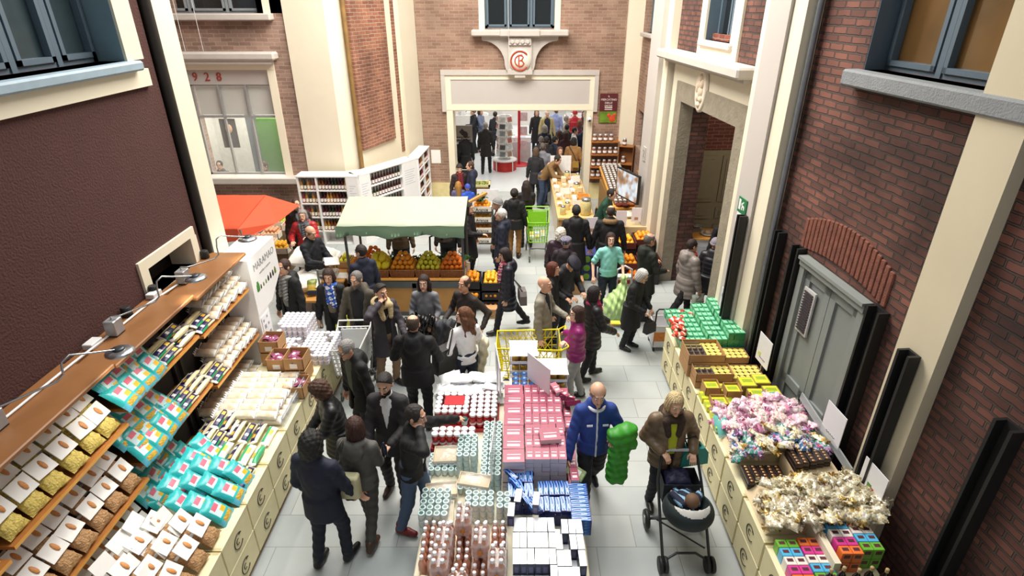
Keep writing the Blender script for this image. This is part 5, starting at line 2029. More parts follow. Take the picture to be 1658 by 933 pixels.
heap([(SW1, 3), (SW2, 3)], 2.44, 3.4, 5.16, 5.75, zf1, 110, ['pale pink bag of sweets in the far heap on the right crates', 'cream bag of sweets with pink frill in the far heap'], 'pink sweet bags')
heap([(SW3, 3), (SW4, 2), (SW5, 3)], 2.44, 3.4, 4.86, 5.24, zf1, 75, ['blue and white bag of sweets in the mixed heap', 'green and mauve bag of sweets in the mixed heap', 'cream and gold bag of sweets in the mixed heap'], 'mixed sweet bags')
# dark bars with copper dots
bar = MB().solid(-.04, .04, -.13, .13, 0, .05, 0)
for i in range(6):
    bar.ball((0, -.105 + .042 * i, .05), (.018, .016, .006), 7, 1)
BAR = Rep(tag(bar.build('chocolate_bar', [mat('#2b1c18', .3), mat('#c79a6a', .3, .5)]), None, 'bar'))
for i in range(5):
    for l in range(2):
        BAR.at((2.5 + .085 * i, 4.66 - .0 * i, ZR + .03 + .055 * l), J(.06), 'dark chocolate bar box with copper dots at the aisle side', 'dark chocolate bars by the aisle')
        BAR.at((2.98 + .085 * i, 4.72 + .02 * i, ZR + .22 + .055 * l), J(.1), 'dark chocolate bar box with copper dots between the heaps', 'dark chocolate bars between the heaps')
o = MB().bx(2.94, 3.42, 4.58, 4.9, ZR, ZR + .215).build('cardboard_ramp', CARD)
tag(o, 'cardboard base under the dark chocolate bars', 'base')
o = MB().prism([(2.44, ZR), (3.5, ZR), (3.5, ZR + .2), (3.1, ZR + .2), (2.55, ZR + .1)], 3.98, 4.55).build('cardboard_ramp', CARD)
tag(o, 'sloping base heaped with gold wrapped sweets', 'base')
zf2 = lambda x, y: ZR + .12 + .17 * min(1, max(0, (x - 2.4) / .55)) + random.choice((0, .04))
heap([(SW6, 5), (SW7, 2), (SW5, 3)], 2.46, 3.55, 3.88, 4.46, zf2, 175, ['silver and gold bag of sweets in the near heap', 'brown and gold bag of sweets in the near heap', 'cream and gold bag of sweets in the near heap'], 'gold sweet bags')
# rainbow gift boxes
PC = ['#6fb23a', '#55b4e0', '#efe6dc', '#d83f93', '#ee7a3a']
WINP = mat('#5e3038', .4)


def gift(c):
    o = MB().solid(-.047, .047, -.044, .044, 0, .12, 0, b=.003).bx(-.028, .028, -.012, .022, .12, .121, 1).bx(-.028, .028, -.0455, -.0435, .06, .1, 1).build('gift_box', [mat(c, .35, var=.06), WINP])
    return Rep(tag(o, None, 'box'))


GF = [gift(c) for c in PC]
CN_ = ['green', 'blue', 'white', 'magenta', 'orange']
for (x0, y0, z, nc, order, where) in ((2.5, 3.78, .0, 2, (0, 1, 2, 3, 4), 'low left block'), (2.71, 3.8, .0, 2, (4, 3, 2, 1, 0), 'low right block'), (2.98, 3.98, .12, 2, (0, 1, 2, 3, 4), 'raised left block'), (3.19, 4.02, .12, 2, (4, 3, 2, 1, 0), 'raised right block')):
    for c in range(nc):
        for k in range(5):
            for l in range(2 if z else 1):
                if l == 0 and z and 0 < k < 4:
                    continue
                GF[order[k]].at((x0 + .1 * c, y0 - .093 * k, ZR + .125 * l), 0, '%s gift box with small window in the %s' % (CN_[order[k]], where), 'rainbow gift boxes, ' + where)
o = MB().bx(2.84, 2.9, 3.5, 4.05, ZR, ZR + .2).build('cardboard_strip', mat('#e9dfc4', .6))
tag(o, 'cream cardboard rim between the gift box blocks', 'rim')
# wine bottles
wbt = MB().lathe([(.036, 0), (.038, .01), (.038, .19), (.03, .22), (.015, .25), (.014, .3)], 14).build('wine_bottle', [mat('#15120f', .1, var=0, coat=.5)])
MB().lathe([(.0155, .27), (.0165, .305), (.014, .31), (0, .31)], 12).build('cork_cap', mat('#b59a6c', .5), wbt)
MB().lathe([(.0385, .06), (.0385, .14)], 14).build('paper_label', mat('#3a3a32', .5), wbt)
WB = Rep(tag(wbt, None, 'bottle'))
for i in range(9):
    WB.at((2.72 + .12 * (i % 5) + .05 * (i // 5), 3.36 - .13 * (i // 5) + .02 * (i % 2), ZR), 0, 'dark wine bottle with cork cap before the gift boxes', 'wine bottles at the near right')
# price boards on sticks in front of the guards
for (s_, z, lab, grn) in ((5.2, 1.2, 'white notice on a stick by the far edge of the grey door', 1), (6.82, 1.28, 'blank white notice on a stick by the near edge of the grey door', 0), (7.55, 1.14, 'white notice with coloured picture by the near cream pilaster', 2)):
    o = MB().bx(-.17, .17, -.004, .004, -.15, .27).build('notice_board', mat('#e8e8ec', .4, var=.02), None, rw(s_, .24, z), RRZ)
    tag(o, lab, 'sign', 'notices on the right wall')
    MB().tube([(0, .01, -.45), (0, .01, .1)], .007, 6).build('stick', CHR, o)
    if grn == 1:
        MB().bx(-.12, -.05, -.006, -.004, -.06, .0).build('picture', mat('#c9d27a', .5), o)
    if grn == 2:
        MB().bx(-.05, .01, -.006, -.004, .0, .05).build('picture', mat('#5a8a3a', .5), o)
        MB().bx(.01, .05, -.006, -.004, -.02, .03).build('picture', mat('#b0402f', .5), o)
    MB().tube([(-.08 + .01 * i, -.006, -.07 + .008 * math.sin(i * 1.7)) for i in range(17)], .003, 4).build('handwriting', mat('#55586a', .6, var=0), o)
o = MB().bx(-.14, .14, -.004, .004, -.2, .2).build('notice_sheet', mat('#dcdce4', .4, var=.02), None, rw(3.86, .25, 1.3), RRZ)
tag(o, 'laminated picture sheet on the pilaster above the green cartons', 'sign')
q = MB()
for (a, b) in ((-.08, .08), (.04, .08), (-.06, -.06), (.06, -.07)):
    q.bx(a - .03, a + .03, -.006, -.004, b - .03, b + .03)
q.build('printed_pictures', mat('#8f95a0', .5, var=.3, sc=40), o)
# exit sign
o = MB().bx(-.13, .13, -.006, .006, -.02, .2, 0).bx(-.12, .12, -.006, .006, -.19, -.03, 1).build('exit_sign', [mat('#1e7a4a', .4), mat('#e8e8ea', .5)], None, rw(3.88, .25, 2.78), RRZ)
tag(o, 'green emergency exit sign on the right pilaster', 'sign')
q = MB().bx(-.1, -.04, -.009, -.006, .02, .17).bx(.0, .06, -.009, -.006, .07, .1).bx(.05, .08, -.009, -.006, .04, .09).bx(-.02, .02, -.009, -.006, .09, .13)
q.ball((.035, -.008, .14), (.016, .003, .016), 8)
q.bx(-.01, .02, -.009, -.006, .03, .075)
q.build('pictogram', mat('#f0f0ee', .5), o)
q = MB()
for i in range(3):
    q.bx(-.08, .08 - .03 * i, -.008, -.006, -.07 - .035 * i, -.06 - .035 * i)
q.build('text_lines', INKG, o)
o = MB().bx(-.01, .01, -.55, .55, 0, .1).build('clear_divider', mat('#cfd6d8', .1, alpha=.4, var=0))
o.location = (3.47, 5.1, ZR + .3)
o.rotation_euler = (.15, 0, .07)
tag(o, 'clear plastic strip behind the sweets in front of the grey door', 'divider')
# trolley basket and bag at the far end
o = thing('wheeled_basket', 'white wheeled shopping basket with black handle behind the far crate end', 'basket', (2.55, 8.75, 0))
MB().bx(-.17, .17, -.2, .2, .08, .1).bx(-.17, -.16, -.2, .2, .1, .5).bx(.16, .17, -.2, .2, .1, .5).bx(-.17, .17, -.2, -.19, .1, .5).bx(-.17, .17, .19, .2, .1, .5).build('basket', mat('#e2e0e2', .4, var=.05), o)
MB().tube([(-.17, -.18, .5), (-.17, -.2, .78), (-.14, -.21, .84), (.14, -.21, .84), (.17, -.2, .78), (.17, -.18, .5)], .014, 8).build('handle', BLACKP, o)
for x in (-.15, .15):
    for y in (-.18, .18):
        MB().lathe([(.04, -.012), (.04, .012)], 12, M=TR(x, y, .04, 0, 0, PI / 2)).build('wheel', BLACKP, o)
MB().bx(-.172, .172, -.203, -.2, .2, .38).build('orange_print', mat('#d8803a', .5, var=.3, sc=20), o)
# TV screen
tv = MB().bx(-.48, .48, -.03, .03, -.33, .33).build('television', BLACKP, None, rw(-1.3, .5, 1.66), RRZ + .3)
tag(tv, 'flat television on the right wall pilaster above the oranges', 'television')
scr = bpy.data.materials.new('screen_picture')
scr.use_nodes = True
nt = scr.node_tree
tc, nz, rp = nt.nodes.new('ShaderNodeTexCoord'), nt.nodes.new('ShaderNodeTexNoise'), nt.nodes.new('ShaderNodeValToRGB')
nz.inputs['Scale'].default_value = 3.2
for p_, c in ((.3, '#3a332c'), (.45, '#a97f5a'), (.55, '#c9d4de'), (.7, '#efe6da')):
    e_ = rp.color_ramp.elements.new(p_)
    e_.color = (*hexc(c), 1)
nt.links.new(tc.outputs['Object'], nz.inputs['Vector'])
nt.links.new(nz.outputs['Fac'], rp.inputs[0])
b_ = nt.nodes['Principled BSDF']
nt.links.new(rp.outputs[0], b_.inputs['Emission Color'])
b_.inputs['Emission Strength'].default_value = .8
b_.inputs['Base Color'].default_value = (.02, .02, .02, 1)
MB().bx(-.45, .45, -.032, -.03, -.3, .3).build('screen', scr, tv)
MB().bx(-.05, .05, .03, .4, -.05, .05).build('bracket', BLACKP, tv)
# medallion on the portal
md = MB().lathe([(.3, 0), (.3, .04), (.26, .06), (.22, .05), (0, .05)], 28, M=Matrix.Translation(rw(1.36, .07, 4.12)) @ Matrix.Rotation(RRZ, 4, 'Z') @ Matrix.Scale(.78, 4, (1, 0, 0)) @ Matrix.Scale(1.25, 4, (0, 0, 1)) @ FACE).build('medallion', mat('#e6d9c6', .7, var=.1))
tag(md, 'oval cream relief medallion above the stone portal', 'medallion')
q = MB()
MW = Matrix.Translation(rw(1.36, .12, 4.12)) @ Matrix.Rotation(RRZ, 4, 'Z')
for (x, z, r1, r2) in ((0, .2, .06, .07), (-.02, .08, .09, .09), (.03, -.02, .1, .1), (-.05, -.12, .07, .09), (.08, .1, .05, .08), (.07, -.14, .07, .06), (-.1, .02, .04, .09), (.0, -.24, .08, .05)):
    q.ball((x, 0, z), (r1, .045, r2), 10, M=MW)
q.build('relief_figure', mat('#dccab2', .8, var=.15, bump=.3), md)
o = MB().bx(-.1, .1, -.01, .01, -.0, .3).build('number_plate', mat('#b9b3ae', .6), None, rw(-1.05, .26, 2.3), RRZ)
tag(o, 'small grey plate bearing the number 2 on the pilaster', 'sign')
text('numeral', '2', .24, mat('#8d8882', .6), o, TR(0, -.012, .15) @ FACE, .004)
# counter inside the portal
o = thing('white_cabinet', 'white cabinet with wooden top inside the stone portal', 'cabinet', (4.1, 11.83, 0), -.1)
MB().solid(-.25, .25, -.3, .3, 0, .9).build('body', mat('#d9d9de', .5, var=.03), o)
MB().solid(-.28, .28, -.33, .33, .9, .94).build('top', WOOD_E, o)
MB().bx(-.15, .15, -.305, -.3, .3, .75).build('printed_sheet', mat('#c3c3cc', .5, var=.1), o)
o = MB().lathe([(.0, .0), (.12, .01), (.15, .05), (.14, .055), (.1, .03), (0, .025)], 18).ball((0, 0, .06), (.09, .08, .05), 10, 1).build('plate_of_food', [mat('#c9c9c4', .3), mat('#b39a80', .7, var=.4, sc=20)])
o.location = (4.15, 11.73, .942)
tag(o, 'plate of food on the white cabinet inside the portal', 'plate')
o = MB().solid(-.12, .12, -.1, .1, 0, .1).lathe([(.13, .12), (.14, .13), (0, .14)], 16).bx(-.02, .02, -.02, .02, .1, .13).build('scale', mat('#a7a7a4', .4, .3))
o.location = (3.95, 12.0, .942)
tag(o, 'small grey scale on the white cabinet inside the portal', 'scale')
# ================================================================ white bottle shelves around the pier
SHW = mat('#f1f0ee', .4, var=.02)


def bottle_small(c, lab, cap, h=.27):
    o = MB().lathe([(.03, 0), (.034, .008), (.034, h * .55), (.022, h * .7), (.014, h * .8), (.013, h * .92)], 10).lathe([(.0345, h * .12), (.0345, h * .42)], 10, 1).lathe([(.016, h * .9), (.016, h), (0, h)], 8, 2)
    return Rep(tag(o.build('bottle', [mat(c, .12, var=.1), mat(lab, .5, var=.05), mat(cap, .4, var=.05)]), None, 'bottle'))


BS = [bottle_small('#6e3a1a', '#efe6da', '#2b2622'), bottle_small('#a5702a', '#f3e9d8', '#8a8f99'), bottle_small('#3a1216', '#efe3e0', '#27252f'), bottle_small('#1f2a1c', '#e9e3d4', '#5a5560'), bottle_small('#7e2430', '#f2dcd8', '#222226')]
BNM = ['brown', 'amber', 'dark red', 'dark green', 'ruby red']
LV = (.02, .36, .72, 1.07, 1.40)


def shelf_unit(lab, loc, rz, L, D, bays, panels=()):
    o = thing('bottle_shelf', lab, 'shelving', loc, rz, 'white bottle shelves')
    for z in LV:
        MB().bx(.02, L - .02, .01, D - .02, z - .03, z).build('shelf_board', SHW, o)
    MB().solid(-.01, L + .01, -.015, D, 1.72, 1.76, b=.006).build('top_board', SHW, o)
    MB().bx(0, L, D - .02, D, 0, 1.72).build('back_panel', SHW, o)
    for x in bays:
        MB().bx(x - .02, x + .02, 0, D - .02, 0, 1.72).build('upright', SHW, o)
    for a, b in panels:
        p = MB().bx(a, b, -.012, 0, 0, 1.72).build('front_panel', SHW, o)
        q = MB()
        for i in range(7):
            q.bx(a + .06, b - .06 - .05 * (i % 3), -.0135, -.012, 1.5 - .06 * i, 1.515 - .06 * i)
        q.build('printed_lines', mat('#c2c6d6', .6, var=0), p)
    return o


UA, UB, UC = (-5.27, 13.5), (-3.79, 13.56), (-2.62, 15.3)
rB = math.atan2(1.69, 1.12)
rC = math.atan2(1.4, .1)
shelf_unit('white shelf unit of bottles facing the camera behind the stalls', (*UA, 0), 0, 1.47, .42, (.02, .46, 1.19, 1.45), [(1.19, 1.47)])
shelf_unit('white angled shelf unit of dark bottles before the cream pier', (*UB, 0), rB, 2.0, .38, (.02, .35, 1.5, 1.98), [(0, .35), (1.5, 2.0)])
shelf_unit('white shelf unit seen from its side near the wide doorway', (*UC, 0), rC, 1.4, .3, (.02, .7, 1.38))
o = MB().prism([(-4.12, 13.9), (-3.8, 13.49), (-3.6, 13.9), (-3.9, 14.02)], 1.762, 1.775, ax='z').build('corner_board', SHW)
tag(o, 'white corner board bridging the tops of the two bottle shelves', 'board')
for li, z in enumerate(LV[1:]):
    for i in range(5):
        k = (1, 0, 4, 1, 3)[(i + li) % 5]
        BS[k].at((UA[0] + .08 + .08 * i, UA[1] + .07, z), 0, BNM[k] + ' bottle in the narrow left bay of the white shelf', 'bottles in the left bay')
    for i in range(9):
        k = (1, 0, 2, 3, 2) [(i // 2 + li * 2) % 5]
        for j in range(2):
            BS[k].at((UA[0] + .52 + .078 * i, UA[1] + .07 + .1 * j, z), 0, BNM[k] + ' bottle in the wide bay of the front white shelf', 'bottles in the wide bay')
    for i in range(11):
        k = (2, 2, 3, 2)[(i // 3 + li) % 4]
        p = Matrix.Translation((*UB, 0)) @ Matrix.Rotation(rB, 4, 'Z') @ Vector((.42 + .1 * i, .08, z))
        BS[k].at(p, 0, BNM[k] + ' bottle in the angled white shelf', 'bottles in the angled shelf')
    for i in range(12):
        k = (4, 1, 0, 2)[(i // 2 + li) % 4]
        p = Matrix.Translation((*UC, 0)) @ Matrix.Rotation(rC, 4, 'Z') @ Vector((.08 + .108 * i + .03 * (i > 5), .07, z))
        BS[k].at(p, 0, BNM[k] + ' bottle in the side shelf near the doorway', 'bottles in the side shelf')

# ================================================================ green fruit stall
SX0, SX1, SY0 = -3.2, -.98, 9.82
GC = mat('#a3ab98', .8, var=.05, sc=3)
GCV = mat('#6f8a70', .8, var=.06, sc=4)
FRM = mat('#5b5d5f', .5, .3)
PLW = mat('#b98545', .5, var=.15, sc=4)
st = thing('fruit_stall', 'fruit stall with pale green fabric awning and wooden front', 'stall', (0, 0, 0))


def cloth(x0, x1, pts, amp, n=40, seed=0, th=.012):
    """a fabric sheet swept along x over a y/z profile"""
    m = MB()
    vs = []
    P = len(pts)
    for i in range(n + 1):
        u = i / n
        x = x0 + (x1 - x0) * u
        for k, (y, z, a) in enumerate(pts):
            d = amp * a * (math.sin(u * 31 + k * 1.3 + seed) * .6 + math.sin(u * 13 + k * .7 + seed * 2))
            vs.append((x, y + d * .5, z + d))
    vs2 = [(a, b, c - th) for a, b, c in vs]
    N = len(vs)
    fs = []
    for i in range(n):
        for k in range(P - 1):
            a = i * P + k
            q = (a, a + P, a + P + 1, a + 1)
            fs.append(q)
            fs.append(tuple(t + N for t in q[::-1]))
    for i in range(n):
        for k in (0, P - 1):
            a = i * P + k
            fs.append((a, a + P, a + P + N, a + N))
    m.add(vs + vs2, fs, 0, True)
    return m


cv = cloth(SX0 - .04, SX1 + .04, [(11.0, 1.86, .3), (10.8, 2.1, .2), (10.6, 2.06, .8), (10.2, 1.97, 1), (9.9, 1.9, .6), (9.76, 1.87, .2)], .012)
cvo = cv.build('awning', GC, st)
cloth(SX0 - .06, SX1 + .04, [(9.76, 1.875, .2), (9.74, 1.8, .8), (9.73, 1.69, 1.2)], .02, seed=2).build('valance', GCV, cvo)
for x, y in ((SX0 + .05, 9.9), (SX1 - .02, 9.9), (SX0 + .05, 10.85), (SX1 - .02, 10.85)):
    MB().bx(x - .02, x + .02, y - .02, y + .02, 0, 1.88 if y < 10 else 2.06).build('post', FRM, st)
MB().bx(SX0, SX1, SY0 + .02, 10.9, .7, .76).build('counter_top', mat('#8a7a62', .6), st)
MB().bx(SX0, SX1, SY0, SY0 + .04, .6, .74).bx(SX0, SX1, SY0, SY0 + .05, 0, .08).bx(SX0, SX0 + .05, SY0, SY0 + .04, 0, .7).bx(SX1 - .05, SX1, SY0, SY0 + .04, 0, .7).bx(-1.98, -1.9, SY0, SY0 + .04, 0, .7).build('counter_frame', FRM, st)
for a, b in ((SX0 + .05, -1.98), (-1.9, SX1 - .05)):
    MB().bx(a, b, SY0 + .015, SY0 + .035, .08, .6).build('wood_panel', PLW, st)
MB().bx(SX0, SX1, SY0 - .0, SY0 + .1, .76, .79).build('basket_ledge', WOOD_E, st)
WICK = mat('#a0653a', .7, var=.3, sc=30, bump=.8, bsc=70)


def fruit(name, r_, col, lump=0., stem=True, el=1., var=.1):
    m = MB()
    m.ball((0, 0, 0), (r_, r_, r_ * el), 14)
    if lump:
        m.ball((0, 0, r_ * el * .9), (r_ * .3, r_ * .3, r_ * .35), 8)
    if stem:
        m.ball((0, 0, r_ * el * (1.2 if lump else .98)), (r_ * .12, r_ * .12, r_ * .08), 6, 1)
    return Rep(tag(m.build(name, [mat(col, .4, var=var, sc=30, bump=.15, bsc=120), mat('#5a7a2a', .6)]), None, 'fruit'))


OR, MA = fruit('orange', .048, '#f09a1e'), fruit('mandarin', .046, '#ee7f1a')
LE, CI = fruit('lemon', .044, '#d8d03a', .3, el=1.25), fruit('citron', .075, '#e8cf2a', .4, el=1.35)
YO = fruit('yellow_orange', .046, '#f4b52a')
AP, APG, APR = fruit('apple', .042, '#d9705a'), fruit('apple', .042, '#b5bf4a'), fruit('apple', .042, '#e0a078')


def wicker(x, y, w_, d, lab):
    m = MB()
    for i in range(7):
        z = .012 + .024 * i
        f = 1 - .08 * (1 - i / 6)
        m.tube([(-w_ / 2 * f, -d / 2 * f, z), (w_ / 2 * f, -d / 2 * f, z), (w_ / 2 * f, d / 2 * f, z), (-w_ / 2 * f, d / 2 * f, z)], .0145, 6, closed=True)
    m.bx(-w_ * .46, w_ * .46, -d * .46, d * .46, .005, .05)
    for i in range(13):
        xx = -w_ / 2 * .95 + w_ * .95 * i / 12
        m.tube([(xx * .93, -d / 2 * .93 - .012, 0), (xx, -d / 2 - .012, .17)], .006, 4)
    o = m.build('wicker_basket', WICK)
    o.location = (x, y, .79)
    return tag(o, lab, 'basket', 'wicker fruit baskets on the green stall')


def pyramid(rep, x, y, z, nx, ny, nl, p, lab, grp, rot=.6):
    for l in range(nl):
        for i in range(nx - l):
            for j in range(ny - l):
                if 0 < i < nx - l - 1 and j > 0 and l < nl - 1:
                    continue
                rep.at((x + (i - (nx - l - 1) / 2) * p + J(.006), y + (j - (ny - l - 1) / 2) * p + J(.006) + l * .012, z + l * p * .8), (J(rot), J(rot), J(3)), lab, grp)


for (x, nm, rep, lab, p, nx, ny, nl, w_) in ((-2.62, 'yellow citrons', CI, 'large yellow citron heaped in the left wicker basket', .135, 3, 3, 2, .4), (-2.16, 'oranges', OR, 'orange piled in a pyramid in the second wicker basket', .092, 5, 4, 4, .46),
                                           (-1.68, 'yellow green lemons', LE, 'yellow green lemon piled in the third wicker basket', .09, 5, 4, 4, .46), (-1.22, 'mandarins', MA, 'mandarin piled in a pyramid in the right wicker basket', .09, 5, 4, 4, .44)):
    wicker(x, 10.1, w_, .46, 'wicker basket holding the ' + nm + ' on the green stall')
    pyramid(rep, x, 10.1, .97 if rep is not CI else 1.0, nx, ny, nl, p, lab, nm + ' on the green stall')
wicker(-3.02, 10.1, .34, .44, 'wicker basket of oranges at the left post of the green stall')
pyramid(OR, -3.02, 10.1, .97, 4, 4, 2, .09, 'orange in the basket by the left stall post', 'oranges by the left stall post')
pyramid(MA, -2.85, 10.62, .95, 4, 3, 3, .09, 'mandarin heaped behind the citrons', 'mandarins behind the citrons')
LEAF = mat('#2f5a2a', .5, var=.3, sc=20)


def leaves(name, loc, n, R, lab, size=.09):
    m = MB()
    for i in range(n):
        M = TR(J(R), J(R), abs(J(R)), J(3), J(1.2), J(1.2))
        s2 = size * random.uniform(.7, 1.2)
        m.add([(0, 0, 0), (s2 * .28, s2 * .5, .01), (0, s2, -.01), (-s2 * .28, s2 * .5, .01)], [(0, 1, 2, 3)], 0, True, M)
    o = m.build(name, LEAF)
    o.location = loc
    return tag(o, lab, 'leaves', None)


for x, lab in ((-2.4, 'dark green leaf sprig between the citrons and the oranges'), (-1.9, 'dark green leaf sprig between the oranges and the lemons'), (-1.45, 'dark green leaf sprig between the lemons and the mandarins'), (-1.02, 'dark green leaf sprig at the right stall post')):
    leaves('leaf_sprig', (x, 10.36, .93), 34, .1, lab, .12)
# hanging scale of the stall
o = MB().tube([(-1.75, 10.75, .8), (-1.72, 10.7, 1.3), (-1.6, 10.65, 1.36), (-1.45, 10.6, 1.3)], .02, 6).solid(-1.85, -1.6, 10.6, 10.8, .76, .86).lathe([(.0, 0), (.15, .02), (.17, .05)], 16, c=(-1.42, 10.6, 1.24)).build('fruit_scale', BLACKP)
tag(o, 'black scale with arm behind the lemons on the stall', 'scale')

# side table of the stall with cash desk
sd = thing('side_table', 'wooden side table with crates left of the green stall', 'table', (0, 0, 0))
MB().solid(-3.95, -3.25, 9.75, 10.9, .74, .78).build('table_top', PLW, sd)
for x, y in ((-3.9, 9.8), (-3.3, 9.8), (-3.9, 10.85), (-3.3, 10.85)):
    MB().bx(x - .025, x + .025, y - .025, y + .025, 0, .74).build('leg', FRM, sd)
MB().bx(-3.9, -3.3, 9.8, 10.85, .3, .33).build('lower_shelf', PLW, sd)
o = MB().solid(-.2, .2, -.16, .16, 0, .1, 0).solid(-.19, .19, -.15, .15, .1, .115, 1).bx(-.1, .1, -.165, -.16, .03, .08, 2).build('weighing_scale', [mat('#cfcabd', .4), mat('#a9a69c', .3, .6), mat('#3b3d40', .3)])
o.location = (-3.62, 9.95, .78)
tag(o, 'grey flat weighing scale on the side table', 'scale')
o = MB().bx(-.16, .16, -.12, .12, 0, .008).build('paper_sheets', WHITEP)
o.location = (-3.32, 10.0, .781)
tag(o, 'white paper sheets beside the weighing scale', 'paper')
CRW = mat('#c9a673', .7, var=.15, sc=6)


def fruit_crate(x, y, z, w_, d, h, m, lab, grp, rz=0.):
    o = carton(w_, d, h, m, .012, name='fruit_crate')
    o.location = (x, y, z)
    o.rotation_euler = (0, 0, rz)
    return tag(o, lab, 'crate', grp)


def fill(rep, x, y, z, w_, d, p, lab, grp, nl=2):
    nx, ny = int(w_ / p), int(d / p)
    for l in range(nl):
        for i in range(nx - l):
            for j in range(ny - l):
                rep.at((x + (i - (nx - l - 1) / 2) * p + J(.006), y + (j - (ny - l - 1) / 2) * p + J(.006), z + l * p * .75), (J(.6), J(.6), J(3)), lab, grp)


fruit_crate(-3.72, 10.4, .78, .36, .36, .14, CRW, 'wooden crate of yellow fruit behind the weighing scale', 'crates on the side table')
fill(YO, -3.72, 10.4, .9, .34, .34, .095, 'yellow fruit in the crate behind the weighing scale', 'yellow fruit on the side table')
fruit_crate(-3.4, 10.5, .78, .26, .36, .14, CRW, 'wooden crate of lemons by the left stall post', 'crates on the side table')
fill(LE, -3.4, 10.5, .9, .24, .34, .09, 'lemon in the crate by the left stall post', 'lemons on the side table')
fruit_crate(-3.6, 10.2, .33, .6, .5, .16, CRW, 'wooden crate of apples under the side table', 'crates on the side table')
fill(AP, -3.6, 10.0, .47, .55, .1, .09, 'red apple in the crate under the side table', 'apples under the side table', 1)

# ================================================================ red stall and apple crates in the alcove
rs = thing('market_stall', 'market stall with orange red awning behind the cream pilaster', 'stall', (0, 0, 0))
RC = mat('#d2502f', .75, var=.06, sc=3)
ra = cloth(-6.6, -5.02, [(11.7, 1.75, .3), (11.15, 2.02, .3), (10.6, 1.95, .6), (10.0, 1.86, .5), (9.75, 1.82, .2)], .008).build('awning', RC, rs)
cloth(-6.6, -5.02, [(9.75, 1.825, .2), (9.73, 1.6, .8)], .012, seed=3).build('valance', RC, ra)
q = MB()
for e in (0, .012):
    q.add([(-5.02 - e, 11.15, 2.02), (-5.02 - e, 9.75, 1.82), (-4.98 - e, 9.75, 1.6), (-4.62 - e, 10.5, 1.66), (-4.55 - e, 11.6, 1.66), (-5.02 - e, 11.7, 1.75)], [(0, 1, 2, 3), (0, 3, 4, 5)] if e == 0 else [(3, 2, 1, 0), (5, 4, 3, 0)])
q.build('side_flap', RC, ra)
for p in (((-5.0, 9.8, 1.58), (-4.57, 11.55, 1.64)), ((-5.0, 9.8, 0), (-5.0, 9.8, 1.8)), ((-4.6, 11.6, 0), (-4.6, 11.6, 1.7)), ((-6.4, 9.8, 0), (-6.4, 9.8, 1.8)), ((-6.4, 11.6, 0), (-6.4, 11.6, 1.7))):
    MB().tube(p, .022, 7).build('post', mat('#8f8d88', .4, .5), rs)
MB().bx(-6.4, -5.1, 10, 11.3, .7, .76).bx(-6.35, -5.15, 10.05, 10.1, 0, .7).build('counter', PLW, rs)
for n, (x, y, z, rep, nm) in enumerate(((-5.75, 13.2, .62, APG, 'green'), (-5.3 - .05, 13.0, .62, AP, 'red'), (-5.75, 12.75, .5, APR, 'blush'), (-5.75, 12.33, .42, APR, 'blush'), (-4.95, 12.75, .5, AP, 'red'), (-5.3, 12.05, .42, YO, 'yellow'), (-5.75, 11.95, .62, APR, 'blush'))):
    fruit_crate(x, y, z, .4, .4, .15, mat('#e4dccb', .6, var=.1), 'pale crate of %s fruit, %s in the alcove row' % (nm, ('back left', 'back centre', 'middle left', 'middle centre', 'middle right', 'front right', 'nearest the red stall')[n]), 'fruit crates in the alcove')
    fill(rep, x, y, z + .13, .37, .37, .088, '%s fruit in a pale crate, %s of the alcove row' % (nm, ('back left', 'back centre', 'middle left', 'middle centre', 'middle right', 'front right', 'nearest end')[n]), 'alcove fruit')
    q = MB().bx(-.2, .2, -.2, .2, 0, z)
    q = q.build('crate_stand', mat('#7e6a50', .8))
    q.location = (x, y, 0)
    tag(q, 'wooden stand under the %s fruit crate of the alcove' % ('back left', 'back centre', 'middle left', 'middle centre', 'middle right', 'front right', 'nearest')[n], 'stand', 'crate stands')
# white sacks on a trolley table
tt = thing('sack_table', 'low table carrying white paper sacks by the kiosk', 'table', (0, 0, 0))
MB().solid(-4.35, -3.6, 9.3, 11.2, .55, .6).build('table_top', PLW, tt)
for x, y in ((-4.3, 9.35), (-3.65, 9.35), (-4.3, 11.15), (-3.65, 11.15)):
    MB().bx(x - .025, x + .025, y - .025, y + .025, 0, .55).build('leg', FRM, tt)
sk = pillow(.6, .85, .34, 10, 10, None, lump=.02, seed=31).build('paper_sack', mat('#e8e4dc', .7, var=.05, bump=.4, bsc=12))
SK = Rep(tag(sk, None, 'sack'))
for n, (x, y, z) in enumerate(((-3.98, 10.75, .76), (-3.95, 9.95, .74), (-4.0, 10.4, 1.0))):
    SK.at((x, y, z), (J(.08), J(.08), J(.3) + 1.57 * (n == 2)), 'large white paper sack, ' + ('far one on the table', 'near one on the table', 'upper one across the others')[n], 'white paper sacks')
o = pillow(.18, .3, .1, 8, 8, lambda u, v, s: 1 if v > .6 else (2 if v > .3 else 0), lump=.01).build('printed_bag', [mat('#2a2f45', .4), mat('#6d7a2f', .4, var=.4), mat('#b79a3a', .4, var=.4)])
o.location = (-3.78, 9.55, .76)
o.rotation_euler = (.9, .1, .3)
tag(o, 'dark printed bag lying at the near end of the sack table', 'bag')
o = MB().tube([(-3.52, 9.25, 0), (-3.52, 9.25, 1.25)], .02, 8).tube([(-3.62, 9.25, 1.23), (-3.42, 9.25, 1.23)], .015, 6).build('signpost', CHR)
tag(o, 'slim grey upright stand beside the sack table', 'stand')
o = MB().solid(-.3, .3, -.2, .2, .0, .3).build('plastic_bag', mat('#d5dc3a', .4, var=.2))
o = tag(o, 'yellow plastic crate on the floor behind the scarf wearers', 'crate')
o.location = (-3.1, 9.3, 0)

